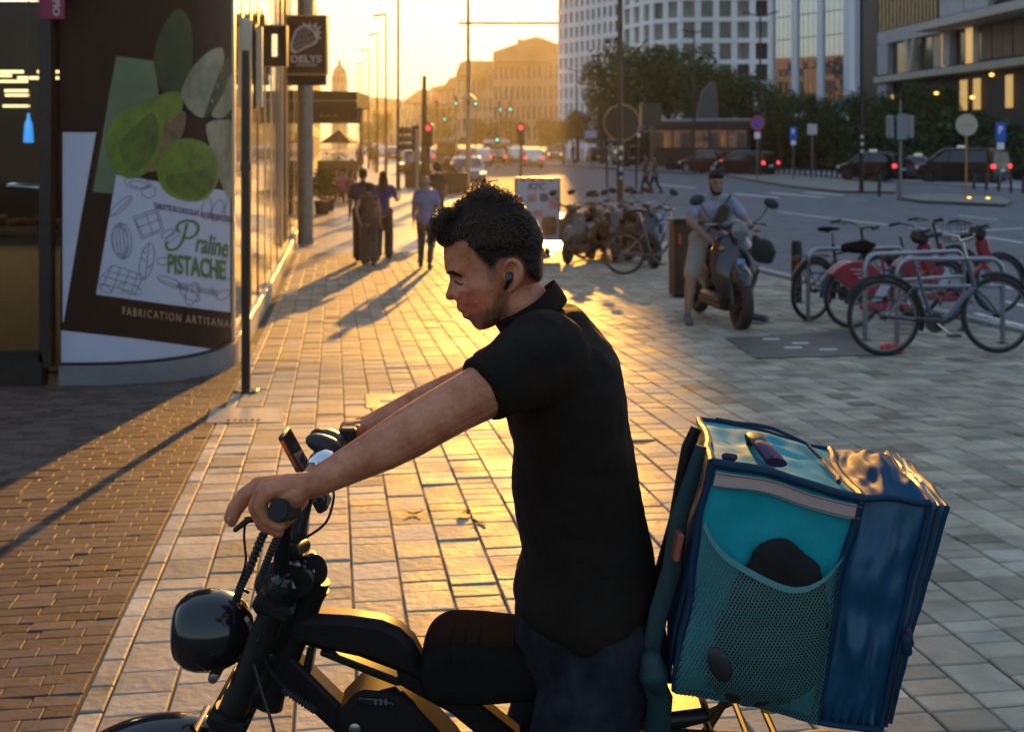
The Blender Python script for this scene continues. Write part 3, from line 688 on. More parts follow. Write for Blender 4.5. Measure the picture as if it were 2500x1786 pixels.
# foreground black pole
pb = gp(600, 957); pole = thing('sign_pole', 'slim black pole with pale cap standing near the shop corner', 'pole', pb)
MB().lathe([(.033, 0), (.031, 2.1), (.029, 2.52)], n=14).build('post', M_BLK, pole)
MB().lathe([(.04, 2.5), (.045, 2.52), (.045, 2.72), (.03, 2.74)], n=14).build('cap', mat('cap_cream', (.5, .42, .28), .4), pole)
MB().box((0, 0, .008), (.17, .14, .016), ch=.004).build('base_plate', M_BLK, pole)
for s in (-1, 1): MB().lathe([(.009, .016), (.009, .03)], (s * .065, -.045, 0), n=6).build('bolt', M_STEEL, pole)
MB().lathe([(.04, 1.62), (.04, 1.68)], n=14).build('collar', M_DKMET, pole)
# ================================================================ BUILDINGS ACROSS THE STREET AND FAR BEHIND
def rect_block(b, p0, p1, z0, z1, depth):            # solid wall from p0 to p1 (seen side), going back by depth
    a, c = Vector((p0[0], p0[1], 0)), Vector((p1[0], p1[1], 0)); t = (c - a).normalized(); n = Vector((-t.y, t.x, 0))
    if n.dot(a + c) < 0: n = -n
    q = [a, c, c + n * depth, a + n * depth]
    b.add([(p.x, p.y, z0) for p in q] + [(p.x, p.y, z1) for p in q], [(0, 1, 5, 4), (1, 2, 6, 5), (2, 3, 7, 6), (3, 0, 4, 7), (4, 5, 6, 7), (3, 2, 1, 0)])
def facade(root, p0, p1, zs, cols, wall, glass, wfrac=.55, band=.16, rec=.35, depth=18, pierproud=0.0, skip=None, glass2=None, mull=0, name='window'):
    """wall of real piers and bands with every window set back as a piece of its own; zs = floor lines"""
    loc = root.location; a, c = Vector((p0[0], p0[1], 0)), Vector((p1[0], p1[1], 0)); t = (c - a); L = t.length; t.normalize(); n = Vector((t.y, -t.x, 0))
    if n.dot(a + c) > 0: n = -n
    M = Matrix((t, -n, Vector((0, 0, 1)))).transposed(); cw = L / cols
    b = MB()
    for k, z in enumerate(zs):
        h = band * (zs[1] - zs[0]); m = a.lerp(c, .5) - n * (.5 - .06); b.box((m.x - loc.x, m.y - loc.y, z - loc.z), (L, 1.0, h), M)
    for i in range(cols + 1):
        w_ = cw * (1 - wfrac) * (1 if 0 < i < cols else .5); m = a + t * (cw * i + (0 if 0 < i < cols else (w_ / 2 if i == 0 else -w_ / 2))) - n * (.5 - pierproud)
        b.box((m.x - loc.x, m.y - loc.y, (zs[0] + zs[-1]) / 2 - loc.z), (w_, .996, zs[-1] - zs[0]), M)
    b.build('facade_wall', wall, root)
    b = MB(); n2 = -n
    pa, pc = a + n2 * .96, c + n2 * .96; rect_block(b, pa, pc, zs[0], zs[-1], depth); b.v = [(x - loc.x, y - loc.y, z - loc.z) for x, y, z in b.v]
    b.build('core', mat('core_dark', (.05, .045, .04), .8), root)
    cache = {}
    for k in range(len(zs) - 1):
        for i in range(cols):
            if skip and skip(i, k): continue
            h = (zs[k + 1] - zs[k]) * (1 - band); g = glass2 if (glass2 and rnd.random() < .3) else glass
            key = (round(h, 2), g.name)
            if key not in cache:
                q = MB(); q.box((0, 0, 0), (cw * wfrac, .05, h))
                for j in range(mull): q.cur = 1; q.box((cw * wfrac * ((j + 1) / (mull + 1) - .5), -.05, 0), (.07, .07, h)); q.cur = 0
                cache[key] = q.mesh('window_pane', [g, M_DKMET])
            m = a + t * (cw * (i + .5)) - n * rec
            o = bpy.data.objects.new(name, cache[key]); COL.objects.link(o); o.parent = root
            o.location = (m.x - loc.x, m.y - loc.y, (zs[k] + zs[k + 1]) / 2 - loc.z); o.rotation_euler.z = math.atan2(t.y, t.x) + rnd.gauss(0, .004); o.rotation_euler.x = rnd.gauss(0, .004)
def zat(py, d): return HC - (py - HY) / FPX * d
def xat(px, d): return (px - CX) / FPX * d
M_TWALL = mat('tower_concrete', (.80, .78, .78), .6, var=.06, vscale=.4)
M_TGL = mat('tower_glass', (.035, .032, .03), .10, spec=.9, var=.5, vscale=.3)
M_TGL2 = mat('tower_blind', (.22, .22, .18), .35, var=.3, vscale=.5)
# white grid tower, left face receding
A = (xat(1362, 178), 178.0); B = (xat(1512, 164), 164.0)
tw = thing('office_tower', 'white office tower with a tight grid of narrow windows, sun glowing at its left edge', 'building', (A[0], A[1], G(170)))
z0, fl = zat(282, 171), 2.22
zs = [z0 + fl * k for k in range(-5, 16)]
facade(tw, A, B, zs, 11, M_TWALL, M_TGL, wfrac=.46, band=.30, depth=26, rec=.3)
b = MB(); rect_block(b, (A[0] + .25, A[1] + .6), (B[0], B[1] + .6), zs[-1], zs[-1] + 9, 24); b.v = [(x - A[0], y - A[1], z - G(170)) for x, y, z in b.v]; b.build('upper_storeys', M_TWALL, tw)
# rounded neighbour with large windows
C = (xat(1519, 158), 158.0); D = (xat(1590, 150), 150.0); E = (xat(1660, 147), 147.0); F = (xat(1882, 146), 146.0)
t2 = thing('office_block', 'pale office block with large square windows behind the street trees', 'building', (D[0], D[1], G(150)))
fl = 2.62; zb = zat(152, 147); zs = [zb + fl * k for k in range(-7, 9)]
facade(t2, C, D, zs, 3, M_TWALL, M_TGL2, wfrac=.6, band=.2, depth=10, rec=.4)
facade(t2, D, E, zs, 2, M_TWALL, M_TGL2, wfrac=.64, band=.22, depth=12, rec=.4, glass2=M_TGL)
facade(t2, E, F, zs, 5, M_TWALL, M_TGL, wfrac=.66, band=.22, depth=12, rec=.4, glass2=M_TGL2, mull=1)
b = MB(); rect_block(b, (C[0], C[1] + 2), (F[0], F[1] + 2), zs[-1], zs[-1] + 4, 10); b.v = [(x - D[0], y - D[1], z - G(150)) for x, y, z in b.v]; b.build('parapet', M_TWALL, t2)
# glass block with tall white fins
A = (xat(1886, 127), 127.0); B = (xat(2080, 117), 117.0)
gt = thing('glass_building', 'tall building with three mirror glass strips between white fins', 'building', (A[0], A[1], G(120)))
a, c = Vector((*A, 0)), Vector((*B, 0)); tt = (c - a).normalized(); L = (c - a).length; nn = Vector((tt.y, -tt.x, 0))
M3 = Matrix((tt, -nn, Vector((0, 0, 1)))).transposed(); zlo, zhi = zat(245, 120), 34.0
M_MIR = mat('mirror_glass', (.55, .55, .54), .03, metal=.9, bump=.02, bscale=.6, dist=.05)
M_FIN = mat('white_fin', (.66, .67, .70), .5)
b = MB(); pos = [.00, .04, .285, .36, .61, .68, .93, 1.0]
for s in (0, 2, 4, 6):
    m = a + tt * L * (pos[s] + pos[s + 1]) / 2 + nn * .0; b.box((m.x - A[0], m.y - A[1], (zlo + zhi) / 2 - G(120) - 2), (L * (pos[s + 1] - pos[s]), .7, zhi - zlo + 4), M3)
b.build('fins', M_FIN, gt)
for s in (1, 3, 5):
    for j in range(4):
        f0 = pos[s] + (pos[s + 1] - pos[s]) * (j + .04) / 4; f1 = pos[s] + (pos[s + 1] - pos[s]) * (j + .96) / 4
        for k, (q0, q1) in enumerate([(zlo, zat(165, 120)), (zat(163, 120), zat(88, 120)), (zat(86, 120), zat(30, 120)), (zat(28, 120), zhi)]):
            m = a + tt * L * (f0 + f1) / 2 + nn * .12; R2 = Matrix.Rotation(rnd.gauss(0, .006), 3, 'Z') @ M3
            MB().box((m.x - A[0], m.y - A[1], (q0 + q1) / 2 - G(120)), (L * (f1 - f0), .06, q1 - q0), R2).build('glass_panel', M_MIR, gt)
    m = a + tt * L * (pos[s] + pos[s + 1]) / 2 + nn * -.1; MB().box((m.x - A[0], m.y - A[1], zlo - 1.2 - G(120)), (L * (pos[s + 1] - pos[s]), .6, 2.0), M3).build('spandrel', M_FIN, gt)
b = MB(); q = a - nn * .7; r = c - nn * .7
b.add([(p.x - A[0], p.y - A[1], z - G(120)) for z in (-1, zhi) for p in (q, r, r + Vector((-2, 12, 0)), q + Vector((2, 12, 0)))], [(0, 1, 5, 4), (1, 2, 6, 5), (2, 3, 7, 6), (3, 0, 4, 7), (4, 5, 6, 7)])
b.build('core', mat('core_dark', (.05, .045, .04), .8), gt)
b = MB(); rect_block(b, (B[0] + .05, B[1] + .1), (xat(2114, 118), 118.0), -1, zhi, 5); b.v = [(x - A[0], y - A[1], z - G(120)) for x, y, z in b.v]; b.build('side_wall', mat('cool_panel', (.40, .44, .52), .5), gt)
# low concrete building on the right with deep slabs and warm lights
rb = thing('concrete_building', 'grey concrete building on the right with projecting slabs and warm lit windows', 'building', (xat(2140, 100), 100, G(95)))
A = Vector((xat(2116, 104), 104, 0)); B = Vector((xat(2640, 70), 70, 0)); tt = (B - A).normalized(); nn = Vector((tt.y, -tt.x, 0)); L = (B - A).length
if nn.y > 0: nn = -nn
M4 = Matrix((tt, -nn, Vector((0, 0, 1)))).transposed()
def onf(px, py):                                     # point of the facade plane seen at a pixel
    k = (px - CX) / FPX; t = (A.x - k * A.y) / (k * tt.y - tt.x); p = A + tt * t; return t, zat(py, p.y)
def fbox(name, px0, px1, zt, zb_, out, thick, m, parent=rb):
    t0, _ = onf(px0, 0); t1, _ = onf(px1, 0); p = A + tt * (t0 + t1) / 2 + nn * (out - thick / 2)
    return MB().box((p.x - rb.location.x, p.y - rb.location.y, (zt + zb_) / 2 - rb.location.z), (abs(t1 - t0), thick, zt - zb_), M4, ch=.02).build(name, m, parent)
zz = lambda py, px: onf(px, py)[1]
M_RC = mat('grey_concrete', (.36, .36, .38), .65, var=.12, vscale=1.0); M_RC2 = mat('sand_slab', (.42, .38, .31), .6, var=.1, vscale=1.0)
M_RIB = mat('ribbed_bronze', (.20, .15, .07), .4, metal=.4, var=.3, vscale=1.5); M_WOOD = mat('brown_cladding', (.13, .07, .045), .55, var=.25, vscale=1.5)
M_LIT = mat('lit_window', (.3, .2, .08), .2, emit=.13, ecol=(1, .60, .20))
fbox('core', 2140, 2640, 30, -1, -.8, .4, mat('core_dark', (.05, .045, .04), .8))
fbox('dark_shaft', 2104, 2141, 30, -1, -.05, 1.5, mat('shaft_dark', (.03, .03, .032), .6))
band1 = (zz(76, 2160), zz(108, 2160)); fbox('wall_band', 2142, 2640, band1[0], band1[1], .0, .7, M_RC)
for k, px in enumerate(range(2150, 2290, 9)): fbox('cladding_rib', px - 2.4, px + 2.4, 30, band1[0] + .01, .06, .3, M_RIB)
fbox('cladding_back', 2142, 2292, 30, band1[0] + .005, -.25, .3, M_RIB)
fbox('wall_panel', 2293, 2352, 30, band1[0] + .02, .0, .5, M_RC); fbox('wall_panel', 2354, 2412, 30, band1[0] + .02, .005, .5, M_RC)
fbox('wall_panel', 2470, 2640, 30, band1[0] + .4, .01, .5, M_RC)
for px in (2420, 2438, 2456): fbox('cladding_rib', px - 5, px + 4, 30, band1[0] + .3, -.3, .3, M_RIB)
st = zz(66, 2300); fbox('canopy_slab', 2300, 2660, st, st - .42, 2.2, 2.6, M_RC2)
wt, wb = band1[1] - .02, zz(176, 2200); lt = zz(181, 2200)
fbox('pier', 2142, 2166, wt, wb, .0, .6, M_RC); fbox('pier', 2300, 2318, wt, wb, .0, .6, M_RC)
for i, (p0, p1, m) in enumerate([(2168, 2205, M_TGL), (2207, 2230, M_TGL2), (2232, 2262, M_TGL), (2264, 2282, M_TGL2), (2284, 2298, M_LIT), (2320, 2340, M_TGL), (2342, 2358, M_LIT), (2360, 2374, M_TGL2), (2376, 2390, M_TGL)]):
    fbox('window', p0, p1, wt, wb, -.45, .1, m)
for s in (-1, 1):
    t0, _ = onf(2222 + s * 10, 0); t1, _ = onf(2222, 0); p0 = A + tt * t0 + nn * -.1; p1 = A + tt * t1 + nn * -.1
    MB().bar((p0.x - rb.location.x, p0.y - rb.location.y, wt - rb.location.z), (p1.x - rb.location.x, p1.y - rb.location.y, wb - rb.location.z), .35, .35).build('v_column', M_RC2, rb)
for i in range(8): fbox('cladding_board', 2392 + i * 26, 2416 + i * 26, wt - .05, wb, -.1 - .03 * (i % 2), .2, M_WOOD)
fbox('floor_slab', 2142, 2660, lt, lt - .52, .35, 1.6, M_RC2); fbox('pier', 2142, 2164, lt - .53, -1, .0, .6, M_RC)
for px in (2330, 2362, 2440): fbox('window', px, px + 16, lt - 1.0, lt - 3.2, -.4, .1, M_LIT)
for i, (px, py, d) in enumerate([(2421, 183, 82), (2178, 237, 92), (2286, 228, 88), (2374, 238, 80)]):
    p = P(px, py, d); o = MB().ell((0, 0, 0), (.16, .16, .12), None, 12, 8).build('amber_lamp', mat('amber_lamp', (.9, .6, .2), .3, emit=.7, ecol=(1, .55, .12)), None, loc=p)
    tag(o, ['amber lamp under the slab at the far right', 'amber lamp glowing low at the left end of the concrete building', 'amber lamp in the middle above the hedge', 'amber lamp beside the lit shop window'][i], 'lamp', 'amber lamps on the concrete building')
# hazy sunlit blocks at the end of the street
M_HB = mat('old_stone', (.34, .25, .17), .75, var=.15, vscale=.15); M_HG = mat('old_window', (.08, .06, .045), .25)
def old_block(name, label, px0, px1, ptop, d, cols, fl=3.1, roof=None, slope=6, wm=M_HB):
    A, B = (xat(px0, d + slope), d + slope), (xat(px1, d), d); t = thing(name, label, 'building', (A[0], A[1], G(120)))
    zt = zat(ptop, d); n = max(2, int((zt + 1) / fl)); zs = [zt - fl * (n - k) for k in range(n + 1)]
    facade(t, A, B, zs, cols, wm, M_HG, wfrac=.5, band=.34, depth=25, rec=.3)
    if roof:
        b = MB(); lo = [(xat(x, d + 1), zat(y, d)) for x, y in roof]
        b.prism(lo, 16, lambda x, z, y: (x - A[0], d + 9 + y - A[1], z - G(120))); b.build('roof', mat('slate', (.16, .12, .09), .6, var=.2, vscale=.3), t)
    return t
old_block('apartment_block', 'sunlit stone block with stepped curved roof beside the tower', 1203, 1366, 150, 232, 12, 4.0, [(1203, 150), (1203, 126), (1262, 105), (1264, 94), (1280, 96), (1308, 88), (1325, 92), (1366, 108), (1366, 150)])
old_block('apartment_block', 'rounded end block with bright balconies left of the stepped roof', 1112, 1204, 182, 250, 7, 4.2, [(1112, 182), (1122, 152), (1138, 147), (1204, 148), (1204, 182)], slope=16)
old_block('apartment_block', 'lower pale block behind the white mast', 1050, 1114, 214, 300, 5, 4.2, [(1050, 214), (1086, 206), (1096, 190), (1114, 186), (1114, 214)], slope=20)
old_block('apartment_block', 'distant block under the sloping roofline behind the lamp posts', 985, 1052, 246, 340, 5, 4.2, [(985, 246), (1024, 218), (1052, 220), (1052, 246)], slope=24)
old_block('apartment_block', 'farthest low block closing the street between the lamp posts', 880, 990, 262, 420, 8, 4.4, [(880, 262), (884, 236), (960, 240), (990, 246), (990, 262)], slope=10)
# church tower with a dome
cb = P(829, 215, 320); ch = thing('church_tower', 'pale church tower with a small dome far down the street', 'church', (cb.x, cb.y, G(200)))
k = 320 / FPX; zo = cb.z - G(200)
MB().lathe([(20 * k, 0), (20 * k, zo + 2)], n=12).build('tower_base', M_HB, ch)
MB().lathe([(19 * k, zo + 2), (18 * k, zo + 34 * k), (20 * k, zo + 36 * k)], n=12).build('drum', M_HB, ch)
MB().lathe([(17 * k, zo + 36 * k), (16 * k, zo + 44 * k), (10 * k, zo + 52 * k), (4 * k, zo + 56 * k), (4 * k, zo + 62 * k), (.3, zo + 70 * k)], n=16).build('dome', mat('copper', (.12, .14, .10), .5), ch)
for j in range(5):
    a = R(-150 + j * 30); MB().box((18.6 * k * math.cos(a), 18.6 * k * math.sin(a), zo + 20 * k), (5 * k, 3 * k, 18 * k), Matrix.Rotation(a + R(90), 3, 'Z')).build('opening', M_HG, ch)
# terrace houses on the left beyond the shop
def left_row(u0, u1, h, label, m, cols=6, c0=-1.6):
    A, B = uv(u0, c0), uv(u1, c0); t = thing('street_house', label, 'building', (*A, G(A[1])))
    zs = [G(A[1]) + .4 + h / 5 * k for k in range(6)]
    facade(t, A, B, zs, cols, m, M_HG, wfrac=.5, band=.3, depth=14, rec=.25)
left_row(36, 58, 15, 'tan street house beyond the glass facade behind the brown sign', M_HB)
left_row(58.3, 90, 17, 'taller street house behind the dark awning', mat('brown_render', (.24, .17, .11), .7, var=.1, vscale=.2), 8)
left_row(90.3, 150, 14, 'long low street house farthest on the left side', M_HB, 12)
# awning, terrace parasol, planters, column stuff on the left pavement
aw = thing('awning', 'dark green shop awning projecting over the pavement', 'awning', P(820, 305, 40))
k = 40 / FPX
b = MB(); b.prism([(-62 * k, 80 * k), (66 * k, 76 * k), (66 * k, 40 * k), (-66 * k, 40 * k)], 3.2); b.build('canopy', mat('awning_green', (.022, .022, .014), .7), aw)
MB().box((-2 * k, -.2, 22 * k), (120 * k, 2.4, 36 * k)).build('valance', mat('awning_green', (.022, .022, .014), .7), aw)
MB().box((0, -1.62, 55 * k), (132 * k, .03, 3 * k)).build('trim', mat('awning_trim', (.35, .30, .2), .5), aw)
lettering('lettering', 'BAR', mat('awning_text', (.3, .26, .14), .5), aw, lambda a, c: Vector((a, -1.42, c + 20 * k)), 1, .0, 0, 46 * k, 8 * k)
for s in (-1, 1): MB().bar((s * 60 * k, 0, 40 * k), (s * 60 * k, 0, -1.6), .06, .06).build('support', M_BLK, aw)
pg = gp(828, 438); pa = thing('parasol', 'dark square terrace parasol beyond the awning', 'parasol', (pg.x, pg.y, G(pg.y)))
H = zat(318, pg.y) - pg.z; H2 = zat(350, pg.y) - pg.z; wd = 52 / FPX * pg.y
MB().lathe([(wd, H2), (wd * .98, H2 + .1), (.06, H)], n=4).build('canopy', mat('parasol_cloth', (.03, .025, .022), .8), pa, rz=R(40))
MB().tube([(0, 0, 0), (0, 0, H)], .03, 8).build('pole', M_BLK, pa); MB().box((0, 0, .05), (.6, .6, .1)).build('foot', M_BLK, pa)
M_PLB = mat('planter_box', (.022, .02, .018), .7)
def leaf_mesh(name, n, rad, size, seed=1, lo=.55, hi=1.5, clumps=None, flat=1.0):
    r = random.Random(seed); b = MB()
    cl = clumps or [((0, 0, 0), 1.0)]
    for i in range(n):
        c, k = r.choice(cl)
        a = r.uniform(0, 2 * math.pi); z = r.uniform(-1, 1); q = r.random() ** .45 * k
        s = math.sqrt(1 - z * z); p = Vector((c[0] * rad[0] + rad[0] * q * s * math.cos(a), c[1] * rad[1] + rad[1] * q * s * math.sin(a), c[2] * rad[2] + rad[2] * q * z))
        u = Vector((r.gauss(0, 1), r.gauss(0, 1), r.gauss(0, .6))).normalized(); v = u.cross(Vector((r.gauss(0, 1), r.gauss(0, 1), r.gauss(0, 1)))).normalized()
        L = size * r.uniform(.6, 1.4); t = r.uniform(lo, hi); tn = (t * r.uniform(.8, 1.15), t, t * r.uniform(.6, 1.1))
        b.add([p - u * L, p + v * L * .45, p + u * L, p - v * L * .45], [(0, 1, 2, 3)], tn)
    return b.mesh(name, M_LEAF, smooth=False)
def planter(label, px0, px1, pyb, ptop, seed, plants=True):
    p = gp((px0 + px1) / 2, pyb); w_ = (px1 - px0) / FPX * p.y; h = (pyb - ptop) / FPX * p.y
    t = thing('planter', label, 'planter', p, UA)
    MB().box((0, .4, h * .36), (w_, .8, h * .72), ch=.02).build('box', M_PLB, t)
    o = bpy.data.objects.new('plants', leaf_mesh('plants', 500, (w_ * .48, .38, h * .3), .07, seed, .4, 1.2)); COL.objects.link(o); o.parent = t; o.location = (0, .4, h * .8); o['kind'] = 'stuff'
planter('long dark planter with plants beside the terrace', 775, 872, 442, 372, 3)
planter('big dark planter with a clipped hedge right of the traffic light post', 1062, 1142, 472, 402, 5)
planter('small dark planter left of the white mast behind the walkers', 990, 1056, 458, 398, 6)
for i, (px, d) in enumerate([(786, 38), (800, 40)]):
    g = G(d); t = thing('potted_shrub', ['potted shrub nearest the shop column', 'potted shrub beside the terrace planter'][i], 'shrub', (xat(px, d), d, g))
    o = bpy.data.objects.new('foliage', leaf_mesh('foliage', 420, (.35, .35, .55), .08, 20 + i, .4, 1.2)); COL.objects.link(o); o.parent = t; o.location = (0, 0, .95); MB().lathe([(.2, 0), (.26, .42), (.22, .42)], n=12).build('pot', M_PLB, t)

# ================================================================ TREES
def tree_proto(seed, lean=0):
    r = random.Random(seed)
    cl = [((r.uniform(-.65, .65), r.uniform(-.65, .65), r.uniform(-.55, .75)), r.uniform(.32, .55)) for _ in range(17)] + [((0, 0, .1), .75)]
    crown = leaf_mesh('crown', 5200, (1, 1, 1), .052, seed, .35, 1.6, cl)
    b = MB(); b.tube([(0, 0, -1.55), (.02, .01, -.9), (.0, .03, -.3), (.03, 0, .35)], [.075, .06, .045, .02], 8)
    for k in range(7):
        a = k * 2.3 + r.random(); z = -.75 + k * .13; L = r.uniform(.45, .75)
        b.tube([(0, 0, z), (L * .5 * math.cos(a), L * .5 * math.sin(a), z + L * .45), (L * math.cos(a), L * math.sin(a), z + L * 1.0)], [.03, .02, .006], 6)
    return crown, b.mesh('trunk', M_BARK)
PROT = [tree_proto(s) for s in (11, 23, 37)]
def tree(label, px, ptop, wpx, d, k, base=None, cat='tree', name='street_tree', group='trees along the far pavement'):
    g = G(d); w_ = wpx / FPX * d / 2; zt = zat(ptop, d); h = zt - g; cr = h / 2.55
    t = thing(name, label, cat, (xat(px, d), d, g), 0, group)
    for nm, me in zip(('crown', 'trunk'), PROT[k]):
        o = bpy.data.objects.new(nm, me); COL.objects.link(o); o.parent = t; o.location = (0, 0, 1.55 * cr); o.scale = (w_, w_ * 1.0, cr) if nm == 'crown' else (cr, cr, cr); o.rotation_euler.z = px * .37
    return t
TL = [('big round tree in front of the tower, left of the bus stop pole', 1530, 112, 235, 112, 0), ('tallest broad tree in front of the pale office block', 1632, 92, 260, 118, 1), ('dense tree below the pale block behind the bus', 1735, 140, 230, 108, 2),
      ('tree just left of the no parking sign', 1815, 185, 150, 104, 0), ('tree in front of the glass building', 1905, 205, 150, 100, 1), ('tree under the right strip of the glass building', 1990, 222, 140, 98, 2),
      ('tree left of the traffic light back', 2085, 225, 150, 95, 0), ('tree behind the traffic light back', 2185, 212, 150, 92, 1), ('tree in front of the v shaped column', 2275, 188, 150, 90, 2), ('tree behind the round sign back', 2365, 205, 150, 88, 0), ('rightmost tree at the edge of the picture', 2465, 200, 160, 86, 1),
      ('leftmost small tree of the row below the tower', 1345, 285, 110, 150, 2), ('tree below the tower, second from the left', 1412, 262, 120, 140, 1), ('tree at the tower foot beside the black lamp post', 1470, 215, 110, 128, 0)]
for L in TL: tree(*L)
for L in [('small hazy tree beyond the far signals', 1250, 290, 90, 210, 0), ('hazy tree left of the white mast far away', 1180, 285, 100, 230, 1), ('pale green tree by the far lamp posts', 935, 268, 60, 200, 2), ('hazy tree between the traffic light post and the mast', 1078, 255, 70, 200, 0), ('small hazy tree beside the leftmost lamp posts', 905, 290, 60, 210, 1)]:
    tree(*L, group='hazy trees at the end of the street')
# clipped hedge along the far pavement
hb = [gp(x, y) for x, y in ((1500, 396), (1880, 411), (2200, 428), (2600, 450))]
for i in range(len(hb) - 1):
    a, c = hb[i] + Vector((0, 7, 0)), hb[i + 1] + Vector((0, 7, 0)); m = (a + c) / 2
    t = thing('hedge', ['dark hedge behind the bus', 'dark hedge behind the parking signs', 'dark hedge behind the taxis'][i], 'hedge', (m.x, m.y, G(m.y)), math.atan2(c.y - a.y, c.x - a.x))
    L = (c - a).length
    o = bpy.data.objects.new('foliage', leaf_mesh('foliage', 6000, (L / 2 * 1.25, 1.3, 2.6), .26, 50 + i, .3, 1.1)); COL.objects.link(o); o.parent = t; o.location = (0, 0, 2.0); o['kind'] = 'stuff'
    MB().box((0, .9, 1.7), (L, .5, 3.4)).build('branch_core', mat('hedge_core', (.012, .016, .006), .9), t)

# ================================================================ LAMP POSTS, MASTS, SIGNALS, SIGNS
def lamp_post(label, px, d, ptop, arm, seg=1):
    g = G(d); x = xat(px, d); t = thing('street_lamp', label, 'street lamp', (x, d, g), 0, 'street lamps along the kerb'); h = zat(ptop, d) - g; k = d / FPX
    MB().tube([(0, 0, 0), (0, 0, 1.2), (0, 0, 1.25), (0, 0, h)], [.11, .11, .075, .055], 10).build('post', M_BLK, t)
    MB().bar((0, 0, h), (arm * k, 0, h - 4 * k), .10, .12).build('arm', M_BLK, t)
    MB().box((arm * k * .82, 0, h - 4.2 * k), (abs(arm) * k * .45, .22, .10)).build('lantern', M_BLK, t)
    MB().lathe([(.17, 0), (.17, .06), (.12, .1)], n=10).build('foot', M_BLK, t)
for i, (px, d, tp, arm) in enumerate([(972, 58, -60, -34), (942, 77, 35, -30), (921, 91, 82, -21), (900, 107, 120, -21), (886, 126, 154, -17), (878, 144, 177, -14), (872, 164, 197, -12)]):
    lamp_post(['nearest black street lamp, its top out of frame', 'second black street lamp from the front', 'third black street lamp from the front', 'fourth black street lamp from the front', 'fifth black street lamp from the front', 'sixth black street lamp from the front', 'farthest small black street lamp in the row'][i], px, d, tp, arm)
d = 62; wm = thing('tram_mast', 'pale tall mast with a long dark cross arm in the middle of the street', 'mast', (xat(1143, d), d, G(d))); k = d / FPX
h = zat(57, d) - G(d)
MB().tube([(0, 0, 0), (0, 0, zat(255, d) - G(d))], [.13, .12], 12).build('lower_post', mat('cream_post', (.36, .29, .2), .4, metal=.3), wm)
MB().tube([(0, 0, zat(255, d) - G(d)), (0, 0, h + 3)], [.11, .07], 12).build('upper_post', M_POST, wm)
MB().bar((-24 * k, 0, h), (221 * k, 0, h), .09, .12).build('cross_arm', M_BLK, wm)
MB().lathe([(.5, 0), (.1, .35)], (0, 0, zat(235, d) - G(d) - .2), n=10).build('lamp_cone', mat('amber_glass', (.5, .3, .08), .3), wm)
tag(MB().tube([P(870, 255, 150), P(1100, 254, 70), P(1240, 268, 66)], .02, 5).build('tram_wire', M_BLK), 'thin overhead tram wire crossing the street', 'wire')
def signal(label, px, ptop, d, lit, hgt=None, pw=6, post=M_BLK, face=0, hpx=None):
    g = G(d); k = d / FPX; t = thing('traffic_light', label, 'traffic light', (xat(px, d), d, g), face); zt = zat(ptop, d) - g; hh = .95
    MB().box((0, .06, zt - hh / 2), (.34, .24, hh), ch=.04).build('head', M_BPLAS, t)
    for j, c in enumerate(('r', 'a', 'g')):
        z = zt - .17 - j * .30; on = c == lit
        MB().lathe([(.10, 0), (.09, .02)], (0, -.07, z), (0, -1, 0), 14).build('lens', (M_REDB if c == 'r' else M_GRN) if on else mat('lens_off', (.03, .03, .03), .2), t)
        MB().torus((0, -.12, z), .115, .012, (0, 1, 0), 14, 5, (0, 180)).build('visor', M_BPLAS, t)
    MB().tube([(0, .2, 0), (0, .2, zt + .1)], .055, 8).build('post', post, t)
    MB().box((0, .12, zt - .5), (.08, .2, .1)).build('clamp', post, t)
signal('red traffic light on the thick dark post left of the white mast', 1046, 303, 50, 'r')
signal('red traffic light right of the white mast behind the advert board', 1272, 303, 56, 'r')
d = 51; sp = thing('signal_post', 'thick dark tapering post behind the old man with side signal lenses', 'post', (xat(1036, d), d, G(d)))
MB().tube([(0, 0, 0), (0, 0, zat(185, d) - G(d))], [.17, .09], 12).build('post', M_BLK, sp)
for j in range(3):
    z = zat(318 + j * 20, d) - G(d); MB().cap((-.55, 0, z), (-.95, -.1, z - .02), .12, .16, 10).build('side_lens', M_BPLAS, sp)
MB().box((-.38, .1, zat(338, d) - G(d)), (.3, .3, 1.1)).build('side_housing', M_BPLAS, sp)
tag(MB().tube([(0, 0, 0), (0, 0, zat(315, 40) - G(40))], .07, 8).build('steel_post', mat('cream_post', (.36, .29, .2), .4, metal=.3), loc=(xat(1017, 40), 40, G(40))), 'pale thin post just left of the old man', 'post')
for i, (px, py, d, lit) in enumerate([(1067, 243, 120, 'r'), (1113, 255, 118, 'g'), (1162, 255, 118, 'g'), (1085, 293, 125, 'g'), (1221, 268, 112, 'g'), (1246, 268, 112, 'g'), (1214, 342, 100, 'g')]):
    signal(['tiny red signal far down the street', 'far green signal left of the mast', 'far green signal just right of the mast', 'low far green signal between posts', 'left one of the two paired green signals', 'right one of the two paired green signals', 'small low green signal above the vans'][i], px, py - (0 if lit == 'r' else 30 / d * 60) - 5, d, lit)
